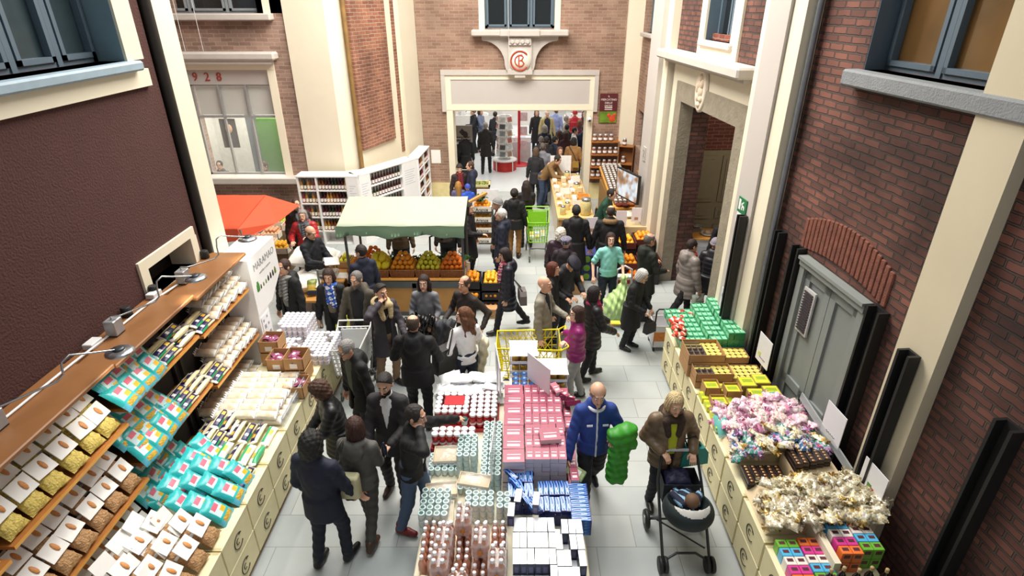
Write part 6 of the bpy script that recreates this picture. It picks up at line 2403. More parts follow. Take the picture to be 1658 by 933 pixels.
# ================================================================ fruit tower, citrus crates and doorway clutter
WHC = mat('#eee6d8', .6, var=.06)
for n in range(4):
    z = .32 + .26 * n
    fc = fruit_crate(-.8, 12.98, z, .46, .4, .13, WHC, 'white printed crate of oranges in the tower right of the stall, %s' % ('lowest', 'second', 'third', 'topmost')[n], 'white orange crates tower')
    fill(OR if n != 2 else YO, -.8, 12.98, z + .12, .42, .36, .094, 'orange in the %s crate of the white tower' % ('lowest', 'second', 'third', 'topmost')[n], 'oranges in the tower', 1 if n < 3 else 2)
    text('printed_word', 'Arance', .1, mat('#3d3a36', .6), fc, TR(0, -.206, .06) @ FACE, .002)
fs_ = thing('crate_rack', 'metal rack carrying the white orange crates', 'rack', (-.8, 12.98, 0))
for x in (-.24, .24):
    for y in (-.2, .2):
        MB().bx(x - .012, x + .012, y - .012, y + .012, 0, 1.12).build('post', FRM, fs_)
for n in range(4):
    MB().bx(-.24, .24, -.2, .2, .295 + .26 * n, .315 + .26 * n).build('shelf', FRM, fs_)
leaves('leaf_sprig', (-.85, 12.95, 1.35), 40, .1, 'green leaves on top of the orange crate tower', .12)
o = MB().solid(-.04, .04, -.7, .7, -.03, .03).build('wooden_plank', mat('#c58f4c', .5, var=.2))
o.location = (-1.2, 12.9, 1.3)
o.rotation_euler = (.3, 0, -1.0)
o.location = (-1.25, 12.55, 1.32)
tag(o, 'wooden plank arm propped beside the orange crate tower', 'plank')
BLK = mat('#26242a', .6)
for n in range(3):
    z = .05 + .2 * n
    fruit_crate(-.87, 10.3, z, .34, .5, .17, BLK, 'black crate, %s in the stack by the right stall post' % ('lowest', 'middle', 'topmost')[n], 'black citrus crates, left stack')
    fruit_crate(-.5, 10.25, z, .36, .54, .17, BLK, 'black crate, %s in the stack by the walking woman' % ('lowest', 'middle', 'topmost')[n], 'black citrus crates, right stack')
for xx, w_ in ((-.87, .3), (-.5, .32)):
    for n in range(2):
        fill(MA if n == 0 else OR, xx, 10.02 if n < 2 else 10.2, .05 + .2 * n + .1, w_, .1, .09, 'orange seen in a lower black crate', 'oranges in the lower black crates', 1)
fill(OR, -.87, 10.3, .6, .31, .46, .093, 'orange heaped in the left top black crate', 'oranges in the left black crate')
fill(YO, -.5, 10.25, .6, .33, .5, .093, 'yellow orange heaped in the right top black crate', 'yellow oranges in the right black crate')
o = MB().solid(-.11, .11, -.1, .1, 0, .2, 0).build('kraft_box', BOXC)
o.location = (-.48, 9.8, 0)
tag(o, 'small kraft box on the floor before the black citrus crates', 'box')
MB().tube([(.05 * math.cos(a), -.102, .1 + .05 * math.sin(a)) for a in [math.radians(40 + 280 * i / 12) for i in range(13)]], .004, 4).build('printed_emblem', INK, o)
o = tag(MB().solid(-.15, .15, -.05, .05, .0, .24).build('price_card', WHITEP), 'white price card in the left black crate', 'sign')
o.scale = (.5, .2, 1)
o.location = (-1.0, 10.5, .6)
o = MB().bx(-.26, .26, -.01, .01, 1.0, 1.4).bx(-.01, .01, 0, .015, 0, 1.0).build('blank_board', mat('#efeef2', .4))
o.location = (-.7, 13.6, 0)
tag(o, 'blank white board standing behind the orange crate tower', 'sign')
pl_ = thing('planter', 'square wooden planter with low green plants by the doorway', 'planter', (-1.0, 16.3, 0))
MB().bx(-.22, .22, -.22, .22, 0, .72).build('box', mat('#8a6a42', .7, var=.15), pl_)
MB().bx(-.25, .25, -.25, -.2, .72, .78).bx(-.25, .25, .2, .25, .72, .78).bx(-.25, -.2, -.25, .25, .72, .78).bx(.2, .25, -.25, .25, .72, .78).build('rim', mat('#c9bd8a', .6), pl_)
lm = MB()
for i in range(120):
    M = TR(J(.18), J(.18), .72 + abs(J(.04)), J(3), J(.7), J(.7))
    lm.add([(0, 0, 0), (.02, .04, .01), (0, .08, 0), (-.02, .04, .01)], [(0, 1, 2, 3)], 0, True, M)
lm.build('plants', mat('#8aa04a', .6, var=.3, sc=20), pl_)

# ================================================================ trolleys
def cart(name, lab, cat, loc, rz, col, W0=.46, W1=.56, L=.8, zb=.5, zt=.98, flap=False, rows=7, r_=.006, frame='#77797a', diamond=False):
    o = thing(name, lab, cat, loc, rz)
    cm = mat(col, .35, var=.06)
    m = MB()
    # basket: narrow front at -y, wide back at +y
    def P(u, v, z):      # u -1..1 across, v 0..1 front to back
        t = (z - zb) / (zt - zb)
        w_ = (W0 + (W1 - W0) * v) * (.88 + .12 * t)
        return (u * w_ / 2, -L / 2 + v * L - (1 - v) * .08 * t, z)
    nz, nx, ny = rows, 7, 9
    for i in range(nz + 1):
        z = zb + (zt - zb) * i / nz
        rr = .014 if i in (0, nz) else r_
        m.tube([P(-1, 0, z), P(1, 0, z), P(1, 1, z), P(-1, 1, z)], rr, 5, closed=True)
    for i in range(nx + 1):
        u = -1 + 2 * i / nx
        m.tube([P(u, 0, zt), P(u, 0, zb), P(u, 1, zb), P(u, 1, zt)], r_, 4)
    for i in range(ny + 1):
        v = i / ny
        m.tube([P(-1, v, zt), P(-1, v, zb), P(1, v, zb), P(1, v, zt)], r_, 4)
    if diamond:
        for i in range(12):
            for sg in (-1, 1):
                v0 = i / 11
                v1 = v0 + sg * .35
                if 0 <= v1 <= 1:
                    for u in (-1, 1):
                        m.tube([P(u, v0, zb), P(u, v1, zt)], r_, 4)
    m.build('basket', cm, o)
    fm = mat(frame, .35, .6, var=0)
    for sg in (-1, 1):
        MB().tube([(sg * W1 * .45, L / 2, zt), (sg * W1 * .45, L / 2 - .02, zb), (sg * W1 * .42, L / 2 - .12, .3), (sg * W1 * .46, L / 2, .12)], .017, 7).tube([(sg * W1 * .42, L / 2 - .1, .28), (sg * W0 * .4, -L / 2 + .25, .26), (sg * W0 * .42, -L / 2 + .05, .13)], .015, 7).build('frame', fm, o)
        MB().tube([(sg * W0 * .46, -L / 2 + .15, zb), (sg * W1 * .42, L / 2 - .15, .29)], .014, 6).build('strut', fm, o)
    MB().tube([(-W0 * .4, -L / 2 + .22, .26), (0, -L / 2 + .3, .24), (W0 * .4, -L / 2 + .22, .26)], .014, 6).build('cross_bar', fm, o)
    MB().tube([(-W1 / 2, L / 2 + .0, zt), (-W1 / 2, L / 2 + .1, zt + .06), (W1 / 2, L / 2 + .1, zt + .06), (W1 / 2, L / 2, zt)], .014, 7).build('handle', cm, o)
    for x, y in ((-W0 * .42, -L / 2 + .05), (W0 * .42, -L / 2 + .05), (-W1 * .46, L / 2), (W1 * .46, L / 2)):
        MB().lathe([(.02, -.016), (.06, -.014), (.06, .014), (.02, .016)], 14, M=TR(x, y, .062, 0, 0, PI / 2)).bx(x - .02, x + .02, y - .015, y + .015, .06, .14).build('wheel', mat('#4f5254', .5), o)
    if flap:
        MB().bx(-W1 * .4, W1 * .4, L / 2 - .03, L / 2 - .015, zb + .1, zt - .02).build('seat_flap', cm, o)
    return o


cart('shopping_trolley', 'bright green shopping trolley with groceries in the back aisle', 'trolley', (.5, 12.75, 0), 0, '#8fd42a', zb=.52, zt=1.02, flap=True)
for i in range(6):
    o = MB().solid(-.05, .05, -.08, .08, 0, .06 + .02 * (i % 3)).build('grocery_pack', mat(('#e5d9c0', '#d8b48a', '#cfd8c0', '#e9c46a', '#c9d8e2', '#e4b5a0')[i], .4, var=.2))
    o.location = (.36 + .13 * (i % 3), 12.55 + .2 * (i // 3), .54)
    tag(o, 'small grocery pack lying in the green trolley', 'pack', 'groceries in the green trolley')
cart('shopping_trolley', 'yellow shopping trolley pushed by the woman in magenta behind the cans', 'trolley', (.22, 7.34, 0), PI / 2 + PI, '#e6d21c', W0=.5, W1=.6, L=.86, zb=.45, zt=.98, r_=.007, diamond=True, rows=4)
cart('shopping_trolley', 'white perforated shopping trolley behind the grey haired man', 'trolley', (-2.5, 7.42, 0), .05, '#e2e3e2', W0=.42, W1=.5, L=.6, zb=.5, zt=.98, flap=True, rows=6, r_=.016, diamond=True)
o = pillow(.45, .4, .16, 9, 9, None, lump=.02, seed=44).build('plastic_bag', mat('#eeeeec', .35, var=.04, bump=.5, bsc=14))
o.location = (.38, 7.32, .62)
tag(o, 'white plastic bag lying in the yellow trolley', 'bag')
# ================================================================ spice stand, counter, oranges on the right
WOODS = mat('#a86a34', .5, var=.15, sc=5)


def spice_jar():
    o = MB().lathe([(.045, 0), (.05, .006), (.05, .11), (.035, .13)], 12).build('spice_jar', [mat('#7a4a34', .15, var=.5, sc=25)])
    MB().lathe([(.04, .128), (.042, .132), (.042, .155), (.02, .165), (0, .165)], 12).build('lid', mat('#cfd0d2', .25, .4), o)
    MB().lathe([(.0505, .03), (.0505, .085)], 12).build('paper_label', WHITEP, o)
    return o


SJ = Rep(tag(spice_jar(), None, 'jar'))
sh = thing('spice_shelf', 'wooden wall shelf of spice jars right of the doorway', 'shelving', (2.22, 17.28, 0))
for z in (.72, 1.05, 1.42, 1.8):
    MB().bx(0, .82, -.24, 0, z - .035, z, [0, 0, 0, 0, 0, 0]).build('shelf_board', WOODS, sh)
for x in (.03, .79):
    MB().bx(x - .015, x + .015, -.03, 0, .6, 1.9).build('bracket', WOODS, sh)
for li, z in enumerate((.72, 1.05, 1.42, 1.8)):
    for i in range(5 if li < 3 else 4):
        SJ.at((2.31 + .16 * i, 17.15, z), 0, 'glass spice jar with white label on the %s wall shelf board' % ('lowest', 'second', 'third', 'top')[li], 'spice jars on the wall shelf', 1.25)
sh = thing('corner_spice_shelf', 'small open wooden shelf box of jars in the spice corner', 'shelving', (3.08, 17.1, 0), -.35)
for z in (.8, 1.2, 1.72):
    MB().bx(0, .42, -.24, 0, z - .03, z).build('shelf_board', WOODS, sh)
MB().bx(0, .42, -.02, 0, .8, 1.72).bx(-.01, .01, -.24, 0, .8, 1.72).bx(.41, .43, -.24, 0, .8, 1.72).build('frame', mat('#7c4d26', .6), sh)
for z, n in ((.8, 2), (1.2, 1), (1.72, 1)):
    for i in range(n):
        SJ.at(Matrix.Translation((3.08, 17.1, 0)) @ Matrix.Rotation(-.35, 4, 'Z') @ Vector((.13 + .17 * i, -.12, z)), 0, 'glass spice jar in the corner shelf box', 'spice jars in the corner shelf', 1.25)
SBG = MB().solid(-.05, .05, -.06, .06, 0, .1, 0, b=.02).solid(-.035, .035, -.045, .045, .1, .125, 1, b=.01).bx(-.035, .035, -.0615, -.06, .03, .08, 1).build('spice_bag', [mat('#6e5040', .3, var=.5, sc=25), mat('#dcdcd8', .3, var=.08)])
SB = Rep(tag(SBG, None, 'bag'))
stb = thing('spice_table', 'sloping wooden display table of bagged spices', 'table', (2.4, 13.6, 0))
MB().prism([(0, .86), (2.9, 1.16), (2.9, 1.22), (0, .92)], 0, .62, ax='x').build('table_top', WOOD_E, stb)
MB().bx(.03, .59, .05, 2.85, 0, .85).build('front_panel', mat('#a5804a', .6, var=.1), stb)
for i in range(5):
    for j in range(17):
        SB.at((2.48 + .115 * i, 13.85 + .155 * j, .945 + .0161 * j * 1.0), (.1, 0, J(.1)), 'small clear bag of spice with white label on the sloping table', 'bagged spices')
for n, (y, z) in enumerate(((14.2, 1.6), (14.5, 1.15), (14.9, .95))):
    o = MB().bx(-.11, .11, -.42, .42, -.03, 0).build('jar_shelf', WOODS)
    o.location = (3.2, y, z)
    tag(o, 'wooden ledge of spice jars beside the television, ' + ('upper', 'middle', 'lower')[n], 'shelf', 'ledges beside the television')
    for i in range(4):
        SJ.at((3.2, y - .3 + .2 * i, z), 0, 'glass spice jar on the ledges beside the television', 'spice jars on the ledges', 1.2)
for n, (x, y, c) in enumerate(((2.55, 13.72, '#7a2f22'), (2.85, 13.75, '#b0602a'), (2.7, 13.68, '#6a2c1e'))):
    o = MB().lathe([(.05, 0), (.09, .03), (.1, .07), (.09, .07), (0, .06)], 16).build('spice_bowl', mat(c, .7, var=.2))
    o.location = (x, y, .93)
    tag(o, 'bowl of loose red spice at the %s of the spice table front' % ('left', 'right', 'middle')[n], 'bowl', 'spice bowls')
# jar counter between the doorway and the spices
ct = thing('shop_counter', 'pale wooden counter of jars and paper goods beside the queue', 'counter', (0, 0, 0))
MB().solid(.98, 1.86, 12.95, 16.9, .84, .9).build('counter_top', mat('#d9b273', .5, var=.1, sc=4), ct)
MB().bx(1.02, 1.82, 13.6, 16.85, 0, .84).build('body', mat('#d8cdb5', .6), ct)
MB().bx(1.02, 1.82, 13.0, 13.6, .3, .33).build('lower_shelf', PLW, ct)
for x in (1.04, 1.8):
    MB().bx(x - .03, x + .03, 12.98, 13.04, 0, .84).build('leg', PLW, ct)
o = MB().bx(-.3, .3, -.012, .012, 0, .62).build('blank_board', mat('#f2f0f0', .4), None, (1.28, 16.5, .9))
tag(o, 'blank white board standing on the counter by the queue', 'sign')
for n, (x, y) in enumerate(((1.5, 13.35), (1.25, 14.4), (1.62, 15.5))):
    o = MB().bx(-.12, .12, -.008, .008, 0, .3).bx(-.03, .03, -.01, -.008, .06, .12, 1).build('price_card', [WHITEP, mat('#b59a80', .5, var=.3)], None, (x, y, .9))
    tag(o, 'white price card on the counter, %s one' % ('near', 'middle', 'far')[n], 'sign', 'price cards on the counter')
bx_ = carton(.3, .34, .3, WOOD_E, .012, name='wooden_box')
bx_.location = (1.65, 13.75, .9)
tag(bx_, 'open wooden box standing on the counter', 'box')
gj = MB().lathe([(.1, 0), (.12, .02), (.12, .26), (.09, .32)], 16).build('glass_jar', mat('#d8c88a', .1, var=.25, sc=18, coat=.4))
MB().lathe([(.1, .32), (.1, .36), (.03, .39), (0, .39)], 14).build('lid', CHR, gj)
GJR = Rep(tag(gj, None, 'jar'))
for n, (x, y, s2) in enumerate(((1.66, 13.2, 1.1), (1.12, 13.2, .6), (1.25, 13.55, .55), (1.6, 14.9, .8), (1.45, 16.2, .7), (1.75, 16.1, .6))):
    GJR.at((x, y, .9), 0, 'glass jar of pale goods on the counter, ' + ('largest at the near right corner', 'small at the near left corner', 'small behind the left corner jar', 'beside the middle cards', 'far left at the board', 'far right at the jamb')[n], 'glass jars on the counter', s2)
for i in range(22):
    o = MB().solid(-.07, .07, -.09, .09, 0, .08 + .06 * (i % 3), 0, b=.02).bx(-.04, .04, -.092, -.09, .02, .07, 1).build('food_pack', [mat(('#efe6d2', '#e3d3b0', '#f1ece4', '#d9c398')[i % 4], .5, var=.12), mat('#b58f5a', .5)])
    o.location = (1.1 + .2 * (i % 4) + J(.03), 13.9 + .48 * (i // 4) + J(.06), .9)
    tag(o, 'pale food pack standing on the counter by the queue', 'pack', 'food packs on the counter')
for i in range(5):
    WB.at((1.95 + .09 * (i % 3), 13.3 + .1 * (i // 3), .75), 0, 'dark bottle standing between the counter and the green vendor', 'dark bottles by the vendor')
o = MB().solid(1.9, 2.25, 13.1, 13.6, 0, .75).build('bottle_stand', mat('#8a7a62', .6))
tag(o, 'low stand of dark bottles beside the counter', 'stand')
# spice sign and camera on the back wall
o = MB().bx(2.41, 2.92, -.03, -.005, 2.3, 3.12, 0).bx(2.415, 2.915, -.034, -.03, 2.305, 2.62, 1).build('shop_sign', [mat('#5a2228', .5, var=.05), mat('#6a8a2a', .5, var=.5, sc=6)], None, (0, BY, 0))
tag(o, 'maroon wall sign IL MERCATINO DELLE SPEZIE above the spice jars', 'sign')
SW_ = mat('#e9dfd6', .5, var=0)
for i, (t_, s2) in enumerate((('IL', .07), ('MERCATINO', .08), ('DELLE', .08), ('SPEZIE', .08))):
    text('lettering', t_, s2, SW_, o, TR(2.665, -.034, 3.04 - .09 * i) @ FACE, .003)
for z in (2.72, 2.67):
    MB().bx(2.56, 2.78, -.036, -.03, z, z + .02).build('small_lettering', SW_, o)
q = MB()
for (x, z, r_) in ((2.8, 2.42, .1), (2.7, 2.5, .06), (2.86, 2.52, .05)):
    q.ball((x, -.034, z), (r_, .01, r_), 12)
q.build('vegetable_picture', mat('#d8502a', .5, var=.4, sc=9), o)
o = MB().ball((0, -.14, 0), .075, 14, 0).ball((0, -.2, -.02), .035, 10, 1).bx(-.02, .02, -.1, 0, -.02, .12, 0).build('security_camera', [mat('#e4e2de', .35), BLACKP], None, (2.12, BY - .04, 2.42))
tag(o, 'white dome security camera on the right door jamb', 'camera')
o = MB().bx(-.14, .14, -.012, -.002, -.2, .2).build('paper_notice', WHITEP, None, (-2.42, BY, 1.3))
tag(o, 'blank paper notice on the brick left of the doorway', 'sign')
# orange crates on the right
RTR = mat('#5a2a28', .6, var=.2)
for n, (x, y, z, rep, nm) in enumerate(((2.86, 12.1, .62, OR, 'far right'), (2.4, 11.9, .62, YO, 'far left'), (2.35, 11.25, .42, OR, 'near left'), (2.85, 11.4, .42, MA, 'near right'), (2.5, 10.95, .2, MA, 'lowest front'))):
    fruit_crate(x, y, z, .46, .46, .15, RTR, 'dark red crate of oranges before the portal, ' + nm, 'dark red orange crates')
    fill(rep, x, y, z + .13, .42, .42, .094, 'orange in the dark red crate, ' + nm, 'oranges before the portal', 2)
    q = MB().solid(-.22, .22, -.22, .22, 0, z - .005).build('crate_stand', BLK)
    q.location = (x, y, 0)
    tag(q, 'black stand under the dark red crate, ' + nm, 'stand', 'black crate stands')
for n, (x, y, z, w_) in enumerate(((2.38, 12.4, .9, .24), (2.75, 12.55, .95, .22), (1.7, 12.3, .75, .26), (2.95, 11.7, .8, .1), (2.15, 11.95, .7, .1))):
    o = MB().bx(-w_ / 2, w_ / 2, -.008, .008, 0, w_ * 1.5, 0).bx(-w_ * .2, w_ * .2, -.01, -.008, w_ * .2, w_ * .5, 1).tube([(0, .012, -.4), (0, .012, .1)], .006, 5, 0).build('price_card', [mat('#ece6ee', .5, var=.02), mat('#b59070', .5, var=.4)], None, (x, y, z))
    tag(o, 'white price card by the oranges, ' + ('before the vendor', 'right of the vendor', 'between the two dark coats', 'at the wall', 'at the dark hooded coat')[n], 'sign', 'price cards by the oranges')
o = MB().solid(2.2, 3.05, 12.45, 13.3, 0, .86).build('vendor_counter', mat('#c9b48a', .6, var=.1))
tag(o, 'wooden counter in front of the green vendor', 'counter')
o = pillow(.5, .3, .16, 9, 8, None, lump=.02, seed=52).build('paper_parcel', mat('#ece4cc', .6, var=.06))
o.location = (2.85, 13.1, .94)
tag(o, 'crumpled cream paper parcel on the vendor counter', 'parcel')
for n in range(3):
    o = MB().solid(-.2, .2, -.26, .26, 0, .2, 0).build('blue_box', mat('#2f3570', .5, var=.2))
    o.location = (1.55, 11.65, .205 * n)
    tag(o, 'dark blue box with green apple print, %s in its stack' % ('lowest', 'middle', 'topmost')[n], 'box', 'dark blue boxes')
    for y, s_ in ((-.262, 1),):
        MB().ball((-.02, y, .1), (.075, .004, .075), 12).build('apple_print', mat('#86b83a', .5, var=.2), o)
o = MB().solid(-.18, .18, -.14, .14, 0, .32).build('kraft_carton', BOXC)
o.location = (1.22, 10.85, 0)
tag(o, 'brown carton on the floor beside the stooping shoppers', 'box')
# white printed carrier bag
o = MB().bx(-.17, .17, -.08, .08, 0, .34, 0).tube([(-.15, -.07, .34), (-.14, -.07, .5), (0, -.07, .58), (.14, -.07, .5), (.15, -.07, .34)], .02, 6, 0).build('carrier_bag', mat('#e9e7e6', .4, var=.03, bump=.2, bsc=15))
o.location = (2.12, 10.3, .3)
tag(o, 'white carrier bag with red print beside the woman in aqua', 'bag')
MB().bx(-.12, .12, -.083, -.08, .2, .28).bx(-.12, .05, -.083, -.08, .06, .09).build('red_print', mat('#c0392f', .5, var=.3, sc=20), o)
o = tag(MB().solid(1.9, 2.35, 10.15, 10.45, 0, .298).build('crate_stand', mat('#8a8478', .7)), 'low grey stand under the white carrier bag', 'stand')

# ================================================================ the hall beyond the doorway
hb = thing('magazine_spinner', 'white magazine spinner rack on a red base in the hall', 'rack', (-.42, 20.7, 0))
MB().lathe([(.42, 0), (.42, .34), (.4, .36)], 8).build('base', mat('#c9302a', .5), hb)
for i in range(4):
    a = PI / 4 + PI / 2 * i
    MB().bx(-.02, .02, -.02, .02, 0, .38).build('base_corner', WHITEP, hb).location = (.41 * math.cos(a), .41 * math.sin(a), 0)
MB().lathe([(.44, .36), (.44, .4), (.1, .41)], 20).tube([(0, 0, .4), (0, 0, 1.95)], .05, 8).build('post', WHITEP, hb)
for i in range(6):
    for k in range(6):
        a = i * PI / 3 + .26
        z = .5 + .24 * k
        M = TR(.26 * math.cos(a), .26 * math.sin(a), z, a + PI / 2, -.2)
        MB().bx(-.13, .13, -.02, .0, 0, .21, 0).bx(-.1, .1, -.026, -.02, .03, .19, 1).build('magazine_pocket', [WHITEP, mat(('#c9c2bd', '#b08a72', '#8d9296', '#d8d2cc', '#5a5a5e', '#b7685a')[(i * 5 + k * 2) % 6], .5, var=.4, sc=12)], hb).matrix_local = M
o = MB().tube([(0, 0, .02), (0, 0, 2.4)], .05, 10).lathe([(.4, 0), (.4, .02), (.05, .04)], 20).build('red_pole', mat('#c4202a', .4))
o.location = (.1, 21.4, 0)
tag(o, 'red pole on a round red base beside the magazine spinner', 'pole')
for z in (.6, 1.1, 1.6):
    MB().bx(.04, .3, -.01, .01, z, z + .3).build('hanging_poster', mat('#d9b9b9', .5, var=.3, sc=10), o)
o = MB().solid(-.5, .5, -.35, .35, 0, .75).build('book_table', mat('#c9c4c2', .6))
o.location = (.05, 22.2, 0)
tag(o, 'pale table stacked with books behind the red pole', 'table')
BKC = ['#d9a9ac', '#e5dcd4', '#a9b5c9', '#c77a70', '#f0ece6', '#9aa89a']


def book():
    return MB().bx(-.1, .1, -.14, .14, 0, .05, [1, 0, 1, 1, 1, 0])


BK = [Rep(tag(book().build('book', [mat(c, .5), WHITEP]), None, 'book')) for c in BKC]
for i in range(5):
    for j in range(2):
        for l in range(3):
            k = (i * 2 + j + l) % 6
            BK[k].at((-.35 + .2 * i, 22.03 + .3 * j, .75 + .052 * l), J(.1), 'book stacked on the pale table behind the red pole', 'books behind the red pole')
for n, (x, y, w_) in enumerate(((-2.2, 27.5, 1.8), (.4, 29.5, 2.2), (3.2, 27.0, 2.0), (-1.5, 32.0, 2.4), (2.2, 33.0, 2.4), (-4.2, 25.5, 1.6))):
    o = MB().solid(-w_ / 2, w_ / 2, -.4, .4, 0, .8).build('book_table', mat('#dcd6d0', .6, var=.05))
    o.location = (x, y, 0)
    tag(o, 'pale book table in the far hall, ' + ('left of centre', 'centre', 'right side', 'back left', 'back right', 'far left')[n], 'table', 'far hall tables')
    for i in range(int(w_ / .25)):
        for l in range(2 + (i + n) % 3):
            BK[(i + l + n) % 6].at((x - w_ / 2 + .15 + .25 * i, y - .2 + .2 * (i % 2), .8 + .052 * l), J(.2), 'book stacked on a pale table of the far hall', 'far hall books')
for n, (x, y) in enumerate(((-3.2, 30.0), (-.6, 34.0), (1.9, 35.0), (4.6, 31.0))):
    o = thing('garment_rack', 'rack of pale clothes in the far hall, ' + ('left', 'centre left', 'centre right', 'right')[n], 'rack', (x, y, 0), 0, 'garment racks')
    MB().tube([(-.8, 0, 0), (-.8, 0, 1.6), (.8, 0, 1.6), (.8, 0, 0)], .02, 6).build('frame', CHR, o)
    for i in range(9):
        MB().solid(-.06, .06, -.2, .2, .5, 1.52, b=.04).build('garment', mat(('#e9e4e0', '#c9c9d4', '#e3b7c0', '#b8c9c4', '#3a3a40')[(i + n) % 5], .8), o).location = (-.7 + .175 * i, 0, 0)
atm = thing('cash_machine', 'dark cash machine booth under a grey BANCOMAT sign', 'cash machine', (-1.75, 18.75, 0))
MB().solid(-.28, .2, .0, .6, 0, 1.35).build('body', mat('#26282b', .5), atm)
sg = MB().bx(-.3, .34, -.06, .0, 1.42, 1.95, 0).bx(-.24, .28, -.064, -.06, 1.47, 1.6, 1).prism([(.02, 1.64), (.12, 1.75), (.02, 1.86), (-.08, 1.75)], -.064, -.06, 1).build('sign_panel', [mat('#8f8883', .5), mat('#25252a', .5)], atm)
text('lettering', 'BANCOMAT', .095, WHITEP, sg, TR(.02, -.066, 1.535) @ FACE, .002)
o = thing('hand_trolley', 'black and dark green stacked hand baskets inside the doorway', 'baskets', (-1.58, 18.1, 0))
for k in range(4):
    z = .12 + .16 * k
    MB().bx(-.24, .24, -.17, -.15, z, z + .14).bx(-.24, .24, .15, .17, z, z + .14).bx(-.24, -.22, -.17, .17, z, z + .14).bx(.22, .24, -.17, .17, z, z + .14).bx(-.24, .24, -.17, .17, z, z + .015).build('hand_basket', mat('#173f2a' if k < 2 else '#1d1f20', .5), o)
    MB().tube([(-.24, -.175, z + .13), (.24, -.175, z + .13)], .012, 6).build('handle', mat('#b9c2bd', .4), o)
MB().bx(-.26, .26, -.19, .19, .06, .1).build('base', BLACKP, o)
for n, (x, y) in enumerate(((.9, 20.6), (1.4, 24.0))):
    pass
# ================================================================ the shoppers
def drape(name, lab, cat, loc, w_, h, t, col, rot, lump=.02, rough=.6, seed=3, cols=None):
    o = pillow(w_, h, t, 10, 12, None, lump=lump, seed=seed).build(name, mat(col, rough, var=.12, bump=.4, bsc=16))
    o.location = loc
    o.rotation_euler = rot
    return tag(o, lab, cat)


def bundle(name, lab, cat, caps, col, quilt=0., rough=.4, amp=.008):
    """soft cloth or bag shape blended from world-space capsules (a, b, ra, rb)"""
    P = [Vector(p) for c in caps for p in c[:2]]
    R_ = max(max(c[2:4]) for c in caps) + .05
    o_ = P[0].copy()
    ax = [axis(min(p[i] - o_[i] for p in P) - R_, max(p[i] - o_[i] for p in P) + R_, .013) for i in range(3)]
    f = Field(*ax)
    fn = (lambda h, X, Y, Z: -amp * 1.4 * np.abs(np.sin(Z * PI / quilt)) + amp * .4 * np.sin(X * 60 + Z * 25)) if quilt else (lambda h, X, Y, Z: amp * np.sin(X * 38 + Z * 30 + Y * 9) + amp * np.sin(X * 70 - Z * 22))
    for a, b, ra, rb in caps:
        f.cap(Vector(a) - o_, Vector(b) - o_, ra, rb, k=.05, fn=fn)
    V, F = f.mesh()
    o = link(name, fast_mesh(name, V, F, None, [mat(col, rough, var=.12, bump=.2, bsc=20)]))
    o.location = o_
    return tag(o, lab, cat)


def handbag(lab, loc, rz, col, w_=.28, h=.24, d=.11, strap=None, shape='soft', rough=.45):
    m = MB()
    if shape == 'soft':
        m.prism([(-w_ * .5, 0), (w_ * .5, 0), (w_ * .46, h * .7), (w_ * .3, h), (-w_ * .3, h), (-w_ * .46, h * .7)], -d / 2, d / 2)
    else:
        m.solid(-w_ / 2, w_ / 2, -d / 2, d / 2, 0, h, b=.02)
    o = m.build('handbag', mat(col, rough, bump=.15))
    bv = o.modifiers.new('soft', 'BEVEL')
    bv.width, bv.segments = .02, 2
    o.location = loc
    o.rotation_euler = (0, 0, rz)
    tag(o, lab, 'bag')
    if strap:
        k = [o.matrix_basis.inverted() @ Vector(p) for p in strap]
        MB().tube(k, .011, 6).build('strap', mat('#241f1d', .5), o)
    return o


def phone(lab, P, hand, dirn=(0, 0, 1)):
    o = MB().solid(-.035, .035, -.006, .006, -.07, .07, b=.004).build('phone', mat('#15161a', .2, var=0))
    o.location = P[hand]
    o.rotation_euler = (0, .2, P['rz'] + 1.3)
    return tag(o, lab, 'phone')


V3 = Vector
# -- foreground
P1 = person('man in a navy coat with black curly hair seen from behind at the left crates', (505, 718), 165, 1.76, coat='coat', coatc='#161b30', hair='curly', hairc='#15110f', hem=.72, fat=1.12, pants='#1d2130', lh=(-.24, .12, .86), rh=(.25, .2, .85), feet=((-.12, -.06), (.14, .1)))
P2 = person('woman in a grey jacket seen from behind with a cream shoulder bag', (575, 692), 172, 1.66, coat='jacket', coatc='#55534f', hair='bob', hairc='#3a1c14', hem=.84, pants='#44413d', shoes='#4a2e1e', lh=('w', P1['R'].x + .06, P1['R'].y + .02, P1['R'].z), rh=(.08, .32, 1.0), hd=(20, 0), feet=((-.06, .22), (.1, -.22)), collar=None, hood=True)
handbag('cream shoulder bag hanging behind the woman in grey', P2['M'] @ Vector((-.05, -.24, .84)), P2['rz'] + .1, '#c9c29a', .26, .3, .12, [P2['M'] @ Vector((-.17, -.22, 1.14)), P2['M'] @ Vector((-.17, -.12, 1.35)), P2['M'] @ Vector((-.15, .0, 1.4)), P2['M'] @ Vector((-.13, .12, 1.3))], 'box')
h_ = P2['eL']
bundle('folded_coat', 'dark coat folded over the arm of the woman in grey', 'coat', [(h_ + Vector((0, 0, .02)), h_ + Vector((-.1, .1, -.06)), .08, .09), (h_ + Vector((-.06, .06, -.04)), h_ + Vector((-.04, .05, -.36)), .1, .1)], '#3a3632', 0, .7)
P3 = person('woman with curly brown hair in a black quilted jacket leaning to the left crates', (516, 633), -62, 1.62, coat='coat', coatc='#17171a', puff=.075, hair='curly', hairc='#4a2e1f', fat=1.12, lean=10, hd=(0, 16), hem=.62, lh=(-.12, .42, .98), rh=(.16, .36, .92), skin=1)
